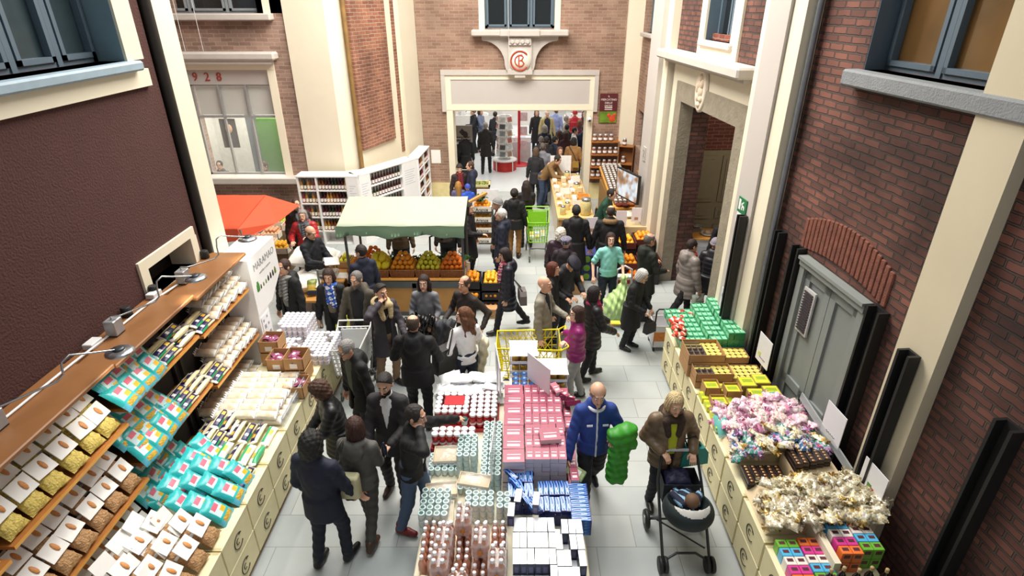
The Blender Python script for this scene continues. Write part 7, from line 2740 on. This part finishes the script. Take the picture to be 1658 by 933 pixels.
P4 = person('grey haired man with glasses in a black coat looking down', (561, 566), -42, 1.73, coat='coat', coatc='#121214', hair='short', hairc='#8d8a86', glasses=True, lean=8, hd=(0, 14), hem=.68, fat=1.08, open_=.07, shirt='#54594f', hood=True, skin=1)
P5 = person('bearded man in a dark suit coat and white shirt holding a bottle', (623, 623), -6, 1.79, coat='coat', coatc='#282327', lapel=True, open_=.07, shirt='#f4f4f4', hair='quiff', hairc='#17110e', beard='#17110e', hem=.7, lh=(-.1, .36, 1.08), rh=(.17, .3, .93), hd=(0, 12), pants='#222024', shoes='#3a2418', feet=((-.1, .12), (.12, -.02)))
o = MB().lathe([(.03, -.08), (.033, -.07), (.033, .03), (.012, .07), (.012, .1), (0, .1)], 12).build('dark_bottle', [mat('#1d2a3a', .12, var=0)])
o.location = P5['L'] + Vector((0, -.02, .06))
tag(o, 'small dark bottle held by the bearded man', 'bottle')
phone('black phone in the lower hand of the bearded man', P5, 'R')
P6 = person('man in a black leather jacket phoning and reaching over the jars', (673, 674), 78, 1.76, coat='jacket', coatc='#111113', hair='short', hairc='#2a2320', hem=.84, lh=('w', -.48, 5.52, 1.02), rh=(.1, .17, 1.56, .8, .1, -.6), pants='#4c607e', shoes='#7a1f1f', lean=6, hd=(0, 6), feet=((-.1, .08), (.12, -.12)), open_=.05, shirt='#d9dde6')
phone('black phone at the ear of the man in leather', P6, 'R')
o = MB().lathe([(.034, 0), (.036, .06), (.03, .065)], 12).lathe([(.037, .06), (.037, .08), (0, .082)], 12, 1).build('cream_jar', [GJB, GLID])
o.location = P6['L'] + Vector((.03, 0, -.05))
tag(o, 'green lidded jar being picked up by the man in leather', 'jar')
P7 = person('man in a black hooded jacket seen from behind in the centre', (669, 525), 178, 1.8, coat='jacket', coatc='#131316', hair='thin', hairc='#3a2a20', hood=True, fat=1.2, hem=.74, pants='#12151d', lh=(-.22, .3, 1.06), rh=(.22, .3, 1.06))
P8 = person('woman with wavy brown hair in a white blouse looking left', (751, 511), 205, 1.68, coat='shirt', coatc='#ece9e8', hair='wavy', hairc='#6a4126', hem=.86, pants='#1b2338', hd=(62, 0), lh=(-.25, .12, .95), rh=(.2, .26, 1.02), skin=2)
handbag('large black shoulder bag of the woman in white', P8['M'] @ Vector((-.31, -.02, .78)), P8['rz'] + .35, '#1a181a', .4, .38, .16, [P8['M'] @ Vector((-.31, -.14, 1.1)), P8['M'] @ Vector((-.2, -.07, 1.44)), P8['M'] @ Vector((-.2, .06, 1.42)), P8['M'] @ Vector((-.3, .12, 1.1))])
h_ = P8['R']
bundle('carried_coat', 'cream coat hanging over the arm of the woman in white', 'coat', [(h_ + V3((0, 0, .06)), P8['eR'] + V3((.02, -.02, .05)), .06, .07), (h_ + V3((.02, -.02, .02)), h_ + V3((.05, -.02, -.62)), .07, .08), (P8['eR'] + V3((.04, -.04, 0)), h_ + V3((.12, -.08, -.55)), .07, .08)], '#ddd3b6', 0, .7, .01)
P9 = person('bald man in a beige blazer looking right', (882, 461), 68, 1.76, coat='jacket', coatc='#8f8a7c', lapel=True, open_=.09, shirt='#1d1d22', hair='bald', hairc='#8a7a6a', hem=.74, pants='#2a2c36', lh=(-.2, .32, 1.05))
P10 = person('woman in a magenta quilted jacket and glasses pushing the yellow trolley', (934, 509), -88, 1.62, coat='jacket', coatc='#8a1c66', puff=.085, hair='bob', hairc='#3a2018', glasses=True, hem=.86, pants='#9a9a9c', shoes='#17171a', lh=('w', .74, 7.44, 1.04), rh=('w', .74, 7.2, 1.04), feet=((-.1, .1), (.1, -.1)), skin=2)
P11 = person('woman in a black quilted jacket and pink scarf walking right', (963, 476), 108, 1.64, coat='coat', coatc='#17161b', puff=.09, hair='bob', hairc='#1f1316', scarf=('#b02a58', '#8f2048'), hem=.68, pants='#141418', lh=(-.12, .36, 1.0), rh=(.2, .32, .98), feet=((-.1, .16), (.1, -.16)))
o = MB().solid(-.09, .09, -.05, .05, 0, .03).build('yellow_leaflet', mat('#e8d23a', .5))
o.location = P11['L'] + Vector((.05, 0, .02))
tag(o, 'yellow leaflet in the hand of the woman with the pink scarf', 'leaflet')
P12 = person('old woman with white hair and glasses in a long black coat', (1040, 447), 52, 1.56, coat='long', coatc='#141416', hair='bob', hairc='#c9c6c2', glasses=True, lean=10, hd=(0, 15), fat=1.12, hem=.5, rh=(.15, .34, .98), lh=(-.2, .3, .9), pants='#1a1a1d')
handbag('black handbag held by the white haired old woman', P12['R'] + Vector((.05, -.02, -.3)), .6, '#141416', .22, .2, .1, [P12['R'] + Vector((.0, -.02, -.12)), P12['R'], P12['R'] + Vector((.1, -.02, -.12))])
P13 = person('woman in an aqua polo shirt carrying a large green bag', (989, 388), 8, 1.66, coat='shirt', coatc='#8fd8cc', hair='bob', hairc='#2f1a16', sleeve=.5, hem=.88, pants='#1e2438', rh=(.34, .14, .92), lh=(-.22, .3, .98), hd=(-8, -4), fat=1.08, skin=2)
h_ = P13['L']
bundle('refuse_bag', 'large pale green translucent bag carried by the woman in aqua', 'bag', [(h_ + V3((0, -.02, .06)), h_ + V3((0, -.03, -.05)), .07, .035), (h_ + V3((0, -.03, -.05)), h_ + V3((-.04, -.06, -.3)), .05, .19), (h_ + V3((-.12, -.06, -.5)), h_ + V3((.1, -.06, -.5)), .24, .22), (h_ + V3((-.14, -.06, -.62)), h_ + V3((.12, -.06, -.64)), .2, .19)], '#b9d98f', 0, .25, .012)
P14 = person('balding man in a dark green coat beside the orange crates', (1052, 389), 112, 1.73, coat='coat', coatc='#1c2119', hair='thin', hairc='#6a625c', hood=True, fat=1.15, hem=.6, lh=(-.2, .33, 1.1), rh=(.2, .3, 1.05), skin=1)
P15 = person('person in a shiny grey down jacket and orange scarf striding right', (1121, 398), 108, 1.68, coat='coat', coatc='#8a817c', puff=.11, hair='short', hairc='#2a1a17', scarf=('#d8552a', '#c9441f'), hood=True, hem=.62, pants='#121214', fat=1.15, feet=((-.1, .24), (.1, -.42, .06)), rh=(.3, .1, .8))
drape('silver_bag', 'silver green shiny bag at the hip of the person in grey down', 'bag', P15['R'] + Vector((0, -.03, -.16)), .26, .3, .12, '#9fa79c', (1.4, 0, .3), .02, .25)
P16 = person('person in a dark coat and grey knit hat behind the portal jamb', None, 150, 1.6, rawpos=(3.6, 9.75, 0), coat='coat', coatc='#1b1b22', hair='beanie', hairc='#8a8490', puff=.1, hem=.6, lean=12)
P17 = person('bald man in a blue track jacket walking with a green jacket over his arm', (968, 638), 4, 1.79, coat='jacket', coatc='#27418a', zipc='#e6e6ec', stripe='#e6e6ec', hair='ring', hairc='#8a6f5a', hem=.86, lh=(-.17, .27, 1.22), rh=(.31, .16, .84), hd=(0, 13), feet=((-.1, -.3, .07), (.09, .22)), pants='#17191f', shoes='#232a3c')
h_ = P17['L']
bundle('green_jacket', 'bright green quilted jacket hanging over the arm of the man in blue', 'jacket', [(h_ + V3((.0, .02, .09)), h_ + V3((.17, .1, .08)), .065, .085), (h_ + V3((.17, .1, .08)), h_ + V3((.22, .06, -.06)), .07, .05), (h_ + V3((.03, .0, .05)), h_ + V3((.02, -.02, -.46)), .055, .065), (h_ + V3((.12, .03, .05)), h_ + V3((.11, .0, -.48)), .055, .065)], '#359023', .085, .5, .013)
o = MB().solid(-.11, .11, -.07, .07, -.03, .03, 0, b=.01).bx(-.05, .06, -.04, .04, .03, .032, 1).build('salad_pack', [mat('#9fb07a', .25, var=.4, sc=25), WHITEP])
o.location = P17['R'] + Vector((.06, -.07, -.03))
o.rotation_euler = (.5, .3, -.5)
tag(o, 'clear pack of green salad in the hand of the man in blue', 'pack')
for x in (-.11, .11):
    MB().bx(-.032, .032, -.004, .004, -.011, .011).build('emblem', mat('#f1f1f4', .5, var=0), P17['o']).matrix_local = TR(x * .8, .147, 1.32, 0, .2)
P18 = person('blonde woman in a brown coat with fur collar pushing the pushchair', (1093, 654), 4, 1.68, coat='jacket', coatc='#6f5a43', puff=.1, fur='#43342b', open_=.075, shirt='#b6c02a', hair='bob', hairc='#cdb588', hem=.76, lh=('w', 1.97, 4.93, 1.0), rh=('w', 1.62, 4.93, 1.0), hd=(0, 10), fat=1.12, skin=0)
handbag('teal handbag hanging at the pushchair handle', (2.02, 5.05, .74), .2, '#1f8f88', .34, .24, .12, [(1.95, 5.05, .96), (1.9, 5.05, 1.08), (2.02, 5.05, 1.12), (2.1, 5.05, .96)])

# -- pushchair with baby
PB = thing('pushchair', 'dark pushchair with mesh basket facing the camera', 'pushchair', (1.82, 4.52, 0))
FR = mat('#3a3b3d', .4, .5, var=.05)
GRH = mat('#b9bbbd', .5)
for sx in (-1, 1):
    MB().tube([(sx * .19, .42, 1.0), (sx * .24, .28, .72), (sx * .25, .0, .45), (sx * .25, -.3, .12)], .016, 8).build('side_tube', FR, PB)
    MB().tube([(sx * .25, .0, .45), (sx * .29, .26, .13)], .016, 8).build('rear_leg', FR, PB)
    for dx in (-.028, .028):
        MB().lathe([(.02, -.016), (.085, -.018), (.09, 0), (.085, .018), (.02, .016)], 18, M=TR(sx * .25 + dx, -.32, .092, 0, 0, PI / 2)).build('front_wheel', BLACKP, PB)
    w_ = MB().lathe([(.02, -.02), (.105, -.024), (.115, 0), (.105, .024), (.02, .02)], 20, M=TR(sx * .31, .27, .117, 0, 0, PI / 2)).build('rear_wheel', BLACKP, PB)
    MB().lathe([(.05, -.028), (.055, 0), (.05, .028)], 14, M=TR(sx * .31, .27, .117, 0, 0, PI / 2)).build('hub', mat('#7d7f82', .4, .4), w_)
MB().tube([(-.19, .42, 1.0), (-.1, .43, 1.01), (.1, .43, 1.01), (.19, .42, 1.0)], .018, 8).build('handle', GRH, PB)
MB().tube([(-.25, -.3, .12), (-.1, -.26, .2), (.1, -.26, .2), (.25, -.3, .12)], .014, 7).build('front_bar', FR, PB)
MB().tube([(-.29, .26, .13), (.29, .26, .13)], .012, 7).tube([(-.25, .1, .3), (.22, -.2, .2)], .01, 6).build('axle', FR, PB)
fs = Field(axis(-.34, .34, .016), axis(-.42, .42, .016), axis(.35, .95, .016))
RS = np.array(Matrix.Rotation(-.35, 3, 'X'))
fs.ell((0, -.1, .67), (.265, .31, .19), RS, k=0)
fs.ell((0, -.04, .8), (.215, .25, .19), RS, op='cut')
V_, F_ = fs.mesh()
sl_ = link('seat_shell', fast_mesh('seat_shell', V_, F_, (V_[F_].mean(1)[:, 2] > V_[:, 2].max() - .045).astype(np.int32), [mat('#182426', .7, bump=.2), mat('#b5b3ae', .7)]), PB)
ms = MB()
ms.bx(-.2, .2, .16, .42, .5, .515)
for a, b in (((-.2, .16), (.2, .16)), ((.2, .16), (.2, .42)), ((.2, .42), (-.2, .42)), ((-.2, .42), (-.2, .16))):
    ms.prism([(0, 0), (1, 0), (1, 1), (0, 1)], -.004, .004, M=Matrix.Translation((a[0], a[1], .5)) @ Matrix(((b[0] - a[0], -(b[1] - a[1]), 0, 0), (b[1] - a[1], b[0] - a[0], 0, 0), (0, 0, .26, 0), (0, 0, 0, 1))))
ms.build('mesh_basket', mat('#33353a', .7, var=.4, sc=60), PB)
drape('navy_blanket', 'navy blanket stuffed in the mesh basket of the pushchair', 'blanket', (1.8, 4.82, .72), .3, .22, .16, '#191c3a', (.2, 0, 0))
fb_ = Field(axis(-.22, .22, .009), axis(-.36, .3, .009), axis(.55, 1.0, .009))
fb_.ell((0, -.16, .86), (.068, .075, .078), k=0).ell((0, -.12, .835), (.05, .05, .05), k=.02)
for sg in (-1, 1):
    fb_.ell((sg * .067, -.155, .85), (.01, .014, .02), k=.005).cap((sg * .07, -.1, .74), (sg * .14, .02, .76), .028, .022, k=.02)
    fb_.ell((sg * .145, .045, .765), (.022, .03, .018), k=.01).cap((sg * .05, .06, .66), (sg * .08, .2, .67), .036, .03, k=.02)
fb_.ell((0, -.02, .7), (.09, .13, .075), k=.03).cap((0, -.14, .79), (0, -.1, .74), .035, k=.02).cap((0, -.07, .855), (0, -.06, .85), .009, k=.008)
V_, F_ = fb_.mesh()
C_ = V_[F_].mean(1)
by = link('baby', fast_mesh('baby', V_, F_, None, [mat('#e0b49b', .5, var=.04)]))
by.location = (1.82, 4.52, 0)
tag(by, 'baby in a navy and blue striped jacket sitting in the pushchair', 'baby')
fj = Field(axis(-.24, .24, .01), axis(-.3, .32, .01), axis(.55, .86, .01))
fj.ell((0, -.02, .7), (.115, .155, .1), k=.03)
for sg in (-1, 1):
    fj.cap((sg * .07, -.1, .745), (sg * .14, .02, .765), .046, .04, k=.02).cap((sg * .05, .06, .665), (sg * .08, .2, .675), .052, .045, k=.02)
V_, F_ = fj.mesh()
link('jacket', fast_mesh('jacket', V_, F_, (np.sin(V_[F_].mean(1)[:, 0] * 55 + V_[F_].mean(1)[:, 1] * 40) > .55).astype(np.int32), [mat('#1b2038', .8), mat('#8fbcd8', .8)]), by)
fh_ = Field(axis(-.1, .1, .008), axis(-.27, -.04, .008), axis(.76, .97, .008))
fh_.ell((0, -.168, .868), (.074, .08, .08), k=0)
X_, Y_, Z_ = fh_.grid()
fh_.v = np.maximum(fh_.v, np.maximum(Y_ + .14 - .5 * (Z_ - .87), .83 - Z_))
V_, F_ = fh_.mesh()
link('hair', fast_mesh('hair', V_, F_, None, [mat('#6b4f38', .7)]), by)
for sg in (-1, 1):
    MB().ball((sg * .026, -.092, .865), .01, 8).build('eye', mat('#2a2019', .2, var=0), by)

# -- middle distance, left to right
person('man with a grey scarf and dark parka beside the kiosk', (460, 433), -25, 1.77, coat='coat', coatc='#191b1c', scarf=('#8a8a86', '#7a7a77'), hair='short', hairc='#3a251b', open_=.08, shirt='#8d8d88', hem=.66, rh=(.27, .05, .82), fur=None, hood=True)
person('woman in a black coat with a blue patterned scarf', (532, 448), 4, 1.65, coat='coat', coatc='#17171c', open_=.1, shirt='#7a6f62', scarf=('#2f55a8', '#c9cfe0'), hair='bob', hairc='#33201a', hem=.7, hd=(0, 10))
person('bearded grey haired man in an open olive parka', (577, 453), -12, 1.78, coat='coat', coatc='#4b453a', open_=.12, shirt='#16171c', hair='short', hairc='#6f6b68', beard='#77716c', hem=.72, fat=1.15, hd=(-5, 8), rh=(.3, .22, .84), hood=True)
Pp = person('young man on the phone in a parka with a fur hood', (617, 474), 42, 1.76, coat='coat', coatc='#37323a', fur='#cbb489', open_=.06, shirt='#141416', hair='quiff', hairc='#181210', hem=.6, pants='#8a6f55', rh=(.12, .16, 1.55, .9, .2, -.5), lh=(-.14, .36, 1.0), hd=(8, 0), feet=((-.1, .05), (.1, -.1)))
phone('black phone at the ear of the young man with the fur hood', Pp, 'R')
handbag('dark messenger bag at the side of the young man on the phone', Pp['M'] @ Vector((-.33, -.06, .6)), Pp['rz'] + 1.2, '#1b1a1d', .36, .32, .1, [Pp['M'] @ Vector((-.3, .0, .9)), Pp['M'] @ Vector((-.18, .02, 1.42)), Pp['M'] @ Vector((.05, .16, 1.25))])
Pq = person('woman with long dark hair in a grey cardigan holding a black jacket', (686, 458), -4, 1.66, coat='shirt', coatc='#74757a', hair='long', hairc='#2a1712', hem=.84, lh=(-.15, .3, 1.02), rh=(.15, .3, 1.02), hd=(0, 2), pants='#1c1c22', skin=2)
m_ = Pq['M']
bundle('black_jacket', 'shiny black jacket bundled in the arms of the long haired woman', 'jacket', [(m_ @ V3((-.12, .34, 1.06)), m_ @ V3((.16, .34, 1.04)), .1, .1), (m_ @ V3((.1, .36, .98)), m_ @ V3((.12, .34, .6)), .12, .13), (m_ @ V3((-.02, .36, .98)), m_ @ V3((.0, .34, .64)), .1, .12)], '#151518', 0, .25, .014)
bundle('brown_jacket', 'brown quilted jacket hanging from the arm of the long haired woman', 'jacket', [(m_ @ V3((-.2, .3, 1.0)), m_ @ V3((-.24, .32, .62)), .09, .11)], '#3a2a26', .08, .3)
Pr = person('balding man in a dark brown sweater with a coat over his arm', (752, 460), -38, 1.74, coat='shirt', coatc='#2a2220', hair='thin', hairc='#4a3528', hem=.84, fat=1.1, rh=(.2, .3, 1.06), lh=(-.36, .05, .98), pants='#22222a', skin=1)
h_ = Pr['R']
bundle('folded_coat', 'dark grey coat over the forearm of the balding man', 'coat', [(h_ + V3((-.04, -.02, .03)), h_ + V3((.14, 0, .03)), .07, .07), (h_ + V3((-.02, -.04, 0)), h_ + V3((-.02, -.06, -.55)), .08, .1), (h_ + V3((.1, -.03, 0)), h_ + V3((.1, -.05, -.5)), .08, .1)], '#33353b', 0, .7)
person('man in a navy jacket at the left end of the fruit stall, back turned', (584, 408), 218, 1.74, coat='jacket', coatc='#1e2338', hair='short', hairc='#231a16', hem=.8, hd=(30, 0), lh=(-.1, .34, 1.05))
Ps = person('bald man in a black coat reading a paper by the weighing scale', (503, 377), 62, 1.75, coat='coat', coatc='#15161d', hair='ring', hairc='#7a5f48', hem=.6, lh=(-.1, .38, 1.12), rh=(.12, .38, 1.12), hd=(0, 18), pants='#6b5540', fat=1.1)
o = MB().bx(-.13, .13, -.1, .1, 0, .012).build('paper_sheet', WHITEP)
o.location = (Ps['L'] + Ps['R']) / 2 + Vector((.02, 0, .05))
o.rotation_euler = (.4, .1, .4)
tag(o, 'white paper held by the bald man in black', 'paper')
person('grey haired woman in a red jacket with a fur collar', (490, 349), 8, 1.62, coat='jacket', coatc='#a8232a', puff=.1, fur='#6f6a68', hair='bob', hairc='#8d8886', fat=1.12, rh=(.26, .26, 1.12), lh=(-.12, .34, 1.22), scarf=('#4a4a50', '#5a5a60'), skin=0)
person('man in a brown coat under the edge of the red awning', None, 40, 1.74, rawpos=(-4.68, 11.75, 0), coat='coat', coatc='#33261f', hair='short', hairc='#3a2c25', open_=.07, shirt='#8f9aa8', fat=1.15)
person('stall keeper in a brown jacket behind the citrons', None, 10, 1.72, coat='jacket', coatc='#55432f', hair='short', hairc='#2a211c', rawpos=(-2.45, 11.35, 0), res=.022, fres=.01)
person('stall keeper in black behind the lemons', None, -10, 1.72, coat='jacket', coatc='#151517', hair='short', hairc='#2a211c', rawpos=(-1.45, 11.45, 0), res=.022, fres=.01)
person('woman in a long dark coat at the orange crate tower', (759, 338), 70, 1.66, coat='long', coatc='#191417', hair='long', hairc='#1f1512', rh=(.1, .36, 1.1), res=.02)
person('white haired man in a navy jacket before the orange crates', (811, 348), -92, 1.74, coat='coat', coatc='#1a1f33', hair='short', hairc='#d3d0cc', hem=.58, fat=1.12, hood=True, skin=0)
person('man in a grey beanie and black coat behind the white haired man', (805, 331), -98, 1.74, coat='coat', coatc='#1b1b1e', hair='beanie', hairc='#7d7b7a', hem=.56, fat=1.05)
Pc = person('woman in a black hooded jacket holding a paper beside the green trolley', (833, 314), 168, 1.66, coat='jacket', coatc='#17171a', hair='bun', hairc='#1f1613', hood=True, hem=.76, pants='#8a5f2e', lh=(-.3, .2, .95), fat=1.12)
o = MB().bx(-.12, .12, -.09, .09, 0, .01).build('paper_sheet', WHITEP)
o.location = Pc['M'] @ Vector((-.2, .28, .98))
tag(o, 'white list in the hand of the woman in the black hood', 'paper')
person('woman with long dark hair in a dark jacket steering the green trolley', (852, 301), 185, 1.66, coat='jacket', coatc='#1d191c', hair='long', hairc='#251814', rh=(.12, .38, 1.0), lh=(-.1, .38, 1.0))
Pw = person('woman in a long navy quilted coat and pink scarf walking left', (817, 413), -82, 1.66, coat='long', coatc='#1d1e2b', puff=.1, hair='bob', hairc='#231715', scarf=('#a8455a', '#d9a9b0'), hood=True, hem=.55, feet=((-.1, .28), (.1, -.36, .07)), pants='#17171b', hd=(0, 18))
handbag('grey handbag behind the woman walking left', Pw['M'] @ Vector((-.2, -.24, .72)), Pw['rz'], '#6d6663', .34, .24, .12, [Pw['M'] @ Vector((-.3, -.24, .94)), Pw['M'] @ Vector((-.2, -.1, 1.15)), Pw['M'] @ Vector((-.1, -.24, .94))])
person('white haired woman in a plum jacket seen from behind', (908, 379), 165, 1.6, coat='jacket', coatc='#35212e', puff=.1, hair='curly', hairc='#d0c9bd', hem=.7, fat=1.1)
person('person in a checked hat and dark coat seen from behind', (916, 394), 160, 1.6, coat='coat', coatc='#2a2028', hair='plaid', hairc='#6a6478', hem=.6, fat=1.1, hood=True)
person('stooping man in a dark flat cap and grey black coat', (926, 428), 35, 1.74, coat='coat', coatc='#26262a', hair='cap', hairc='#1b1a2a', lean=24, hd=(0, 35), fat=1.2, hem=.55, rh=(.2, .42, 1.0), lh=(-.2, .42, 1.0))
person('woman with auburn hair in a dark coat beside the bald man', (896, 436), 78, 1.62, coat='coat', coatc='#1b181b', hair='bob', hairc='#5c2a18', hem=.6, lh=(-.12, .36, 1.05))
person('tall man in a black coat with a navy hood seen from behind', (933, 342), 178, 1.8, coat='coat', coatc='#1a191c', hair='short', hairc='#1f1916', hood=True, hem=.5, fat=1.15)
person('man in a black parka with fur trimmed hood seen from behind', (989, 343), 172, 1.8, coat='coat', coatc='#131316', hair='thin', hairc='#3a2e28', fur='#8f6f4c', hem=.5, fat=1.25)
person('vendor in a dark green sweater leaning over the spice counter', (990, 315), 62, 1.72, coat='jacket', coatc='#17402f', hair='short', hairc='#17110f', lean=22, rh=(.1, .5, 1.0), lh=(-.2, .45, 1.02), hem=.86)
Pz = person('person in black just inside the portal by the right jamb', None, 200, 1.7, coat='coat', coatc='#121216', hair='short', hairc='#1a1513', rawpos=(4.2, 11.0, 0), res=.02, fres=.01)

# -- at the doorway and beyond
FAR = dict(res=.024, fres=.011, group='shoppers at the doorway')
person('woman in a dark knit hat and brown jacket laughing by the doorway', (744, 273), 12, 1.58, coat='jacket', coatc='#2f1f1e', hair='beanie', hairc='#2a2322', scarf=('#7a1f26', '#6a1a20'), fat=1.1, **FAR)
person('man in a navy jacket turned to the woman in the knit hat', (761, 269), -75, 1.68, coat='jacket', coatc='#20263a', hair='short', hairc='#4a3628', hood=True, **FAR)
person('fair haired child standing before the couple by the doorway', (742, 300), 190, 1.34, coat='jacket', coatc='#5f5a78', hair='long', hairc='#a87838', **FAR)
person('child in a bright blue jacket beside the fair haired child', (757, 304), 200, 1.3, coat='jacket', coatc='#2f55c0', hair='beanie', hairc='#3a4fb0', **FAR)
person('grey haired man in a dark overcoat walking away in the hall', (786, 204), 178, 1.76, coat='long', coatc='#2d2926', hair='short', hairc='#9a9690', hem=.6, feet=((-.12, -.1), (.12, .1)), **FAR)
person('man in a black coat standing at the cash machine', (753, 220), 200, 1.74, coat='coat', coatc='#18171a', hair='short', hairc='#2a201b', **FAR)
person('person in a grey blue jacket in the hall behind the cash machine', (778, 181), 60, 1.7, coat='jacket', coatc='#6f7890', hair='bob', hairc='#4a3628', rh=(.1, .4, 1.1), pants='#30343f', **FAR)
person('person in a dark jacket beside the grey blue jacket in the hall', (766, 181), -60, 1.72, coat='jacket', coatc='#202026', hair='short', hairc='#2a201b', lh=(-.1, .4, 1.15), **FAR)
person('dark dressed person behind the magazine spinner', (802, 186), 160, 1.7, coat='coat', coatc='#2a2a30', hair='short', hairc='#2a201b', **FAR)
person('woman in a long black coat facing out of the hall', (869, 183), 4, 1.7, coat='long', coatc='#17171a', hair='bob', hairc='#5a4636', hem=.45, **FAR)
person('white haired man in a beige coat facing out of the hall', (886, 184), 12, 1.76, coat='long', coatc='#b3a473', hair='short', hairc='#d9d5d0', open_=.12, shirt='#1b1f2f', hem=.45, fat=1.15, **FAR)
person('person in a lavender blue jacket in the hall', (901, 180), 150, 1.72, coat='jacket', coatc='#8f9cc8', hair='short', hairc='#6a5a4a', fat=1.15, **FAR)
person('person in a bright red jacket seen from behind in the queue', (931, 184), 175, 1.78, coat='jacket', coatc='#b01f2c', hair='beanie', hairc='#b01f2c', fat=1.15, puff=.1, **FAR)
person('grey haired man in a pale jacket looking right in the queue', (918, 194), 70, 1.76, coat='jacket', coatc='#a39a88', hair='short', hairc='#7d7874', **FAR)
person('woman facing the camera at the back right of the queue', (946, 185), -10, 1.68, coat='jacket', coatc='#2c2a33', hair='bob', hairc='#3a2a22', **FAR)
person('brown haired woman in a maroon jacket in the queue', (939, 200), 160, 1.64, coat='jacket', coatc='#5a1f38', hair='bob', hairc='#6b4228', **FAR)
person('person in a navy coat at the right door jamb', (945, 209), 175, 1.7, coat='coat', coatc='#1d2440', hair='short', hairc='#2a201b', **FAR)
person('dark haired person in a white jacket in the queue', (931, 212), 90, 1.68, coat='jacket', coatc='#dcd8d2', hair='short', hairc='#1b1513', **FAR)
person('dark haired person in a black jacket behind the white jacket', (918, 207), 175, 1.7, coat='jacket', coatc='#1c1c20', hair='short', hairc='#1b1513', **FAR)
person('brown haired woman in a plum jacket, middle of the queue', (906, 217), 170, 1.64, coat='jacket', coatc='#35222f', hair='long', hairc='#4a2c20', **FAR)
person('brown haired woman in a dark red jacket, middle of the queue', (917, 219), 175, 1.64, coat='jacket', coatc='#42202a', hair='bob', hairc='#3a2219', **FAR)
person('grey haired woman in a navy jacket seen from behind in the queue', (882, 209), 178, 1.64, coat='jacket', coatc='#1b1e30', hair='curly', hairc='#8f8880', **FAR)
person('grey haired person in a grey jacket at the left of the queue', (876, 227), 185, 1.66, coat='jacket', coatc='#3a3a40', hair='short', hairc='#7f7a76', **FAR)
person('dark haired man in a black jacket, left part of the queue', (885, 228), 170, 1.72, coat='jacket', coatc='#1b1b20', hair='short', hairc='#231a16', **FAR)
person('man in a navy jacket looking right, middle of the queue', (899, 227), 120, 1.72, coat='jacket', coatc='#1b2236', hair='short', hairc='#1b1513', **FAR)
person('man in a grey jacket with navy shoulders seen from behind', (879, 239), 176, 1.76, coat='jacket', coatc='#7d7f88', hair='short', hairc='#5a524c', fat=1.1, **FAR)
person('person with a dark backpack coat at the left end of the queue', (868, 246), 170, 1.68, coat='coat', coatc='#26262a', hair='bob', hairc='#5a4636', **FAR)
Pt = person('person in a tan jacket with a dark shoulder strap seen from behind', (929, 229), 172, 1.7, coat='coat', coatc='#9a6f3e', hair='bob', hairc='#231814', hem=.7, fat=1.1, **FAR)
handbag('small brown bag on a long strap behind the tan jacket', Pt['M'] @ Vector((.1, -.26, .85)), Pt['rz'], '#a8843a', .2, .18, .08, [Pt['M'] @ Vector((.14, -.24, 1.0)), Pt['M'] @ Vector((.02, -.2, 1.25)), Pt['M'] @ Vector((-.14, -.1, 1.48))])
person('woman in a purple jacket facing the camera in the queue', (907, 245), 15, 1.62, coat='jacket', coatc='#4b2a4a', hair='bob', hairc='#6a4530', **FAR)
person('man in a brown jacket bending over the counter', (903, 259), 62, 1.76, coat='jacket', coatc='#86673f', hair='short', hairc='#2a1f19', lean=42, lh=(-.1, .7, 1.0), rh=(.1, .7, 1.0), pants='#34425c', hem=.84, **FAR)
person('customer behind the lower alcove window, left one', None, 10, 1.66, coat='jacket', coatc='#4a4030', hair='short', hairc='#2a1f19', rawpos=(-7.95, 15.3, 0), lh=(-.1, .35, 1.1), **FAR)
person('customer behind the lower alcove window, right one', None, -30, 1.64, coat='jacket', coatc='#5a3a22', hair='short', hairc='#4a2f1c', rawpos=(-6.75, 15.3, 0), **FAR)
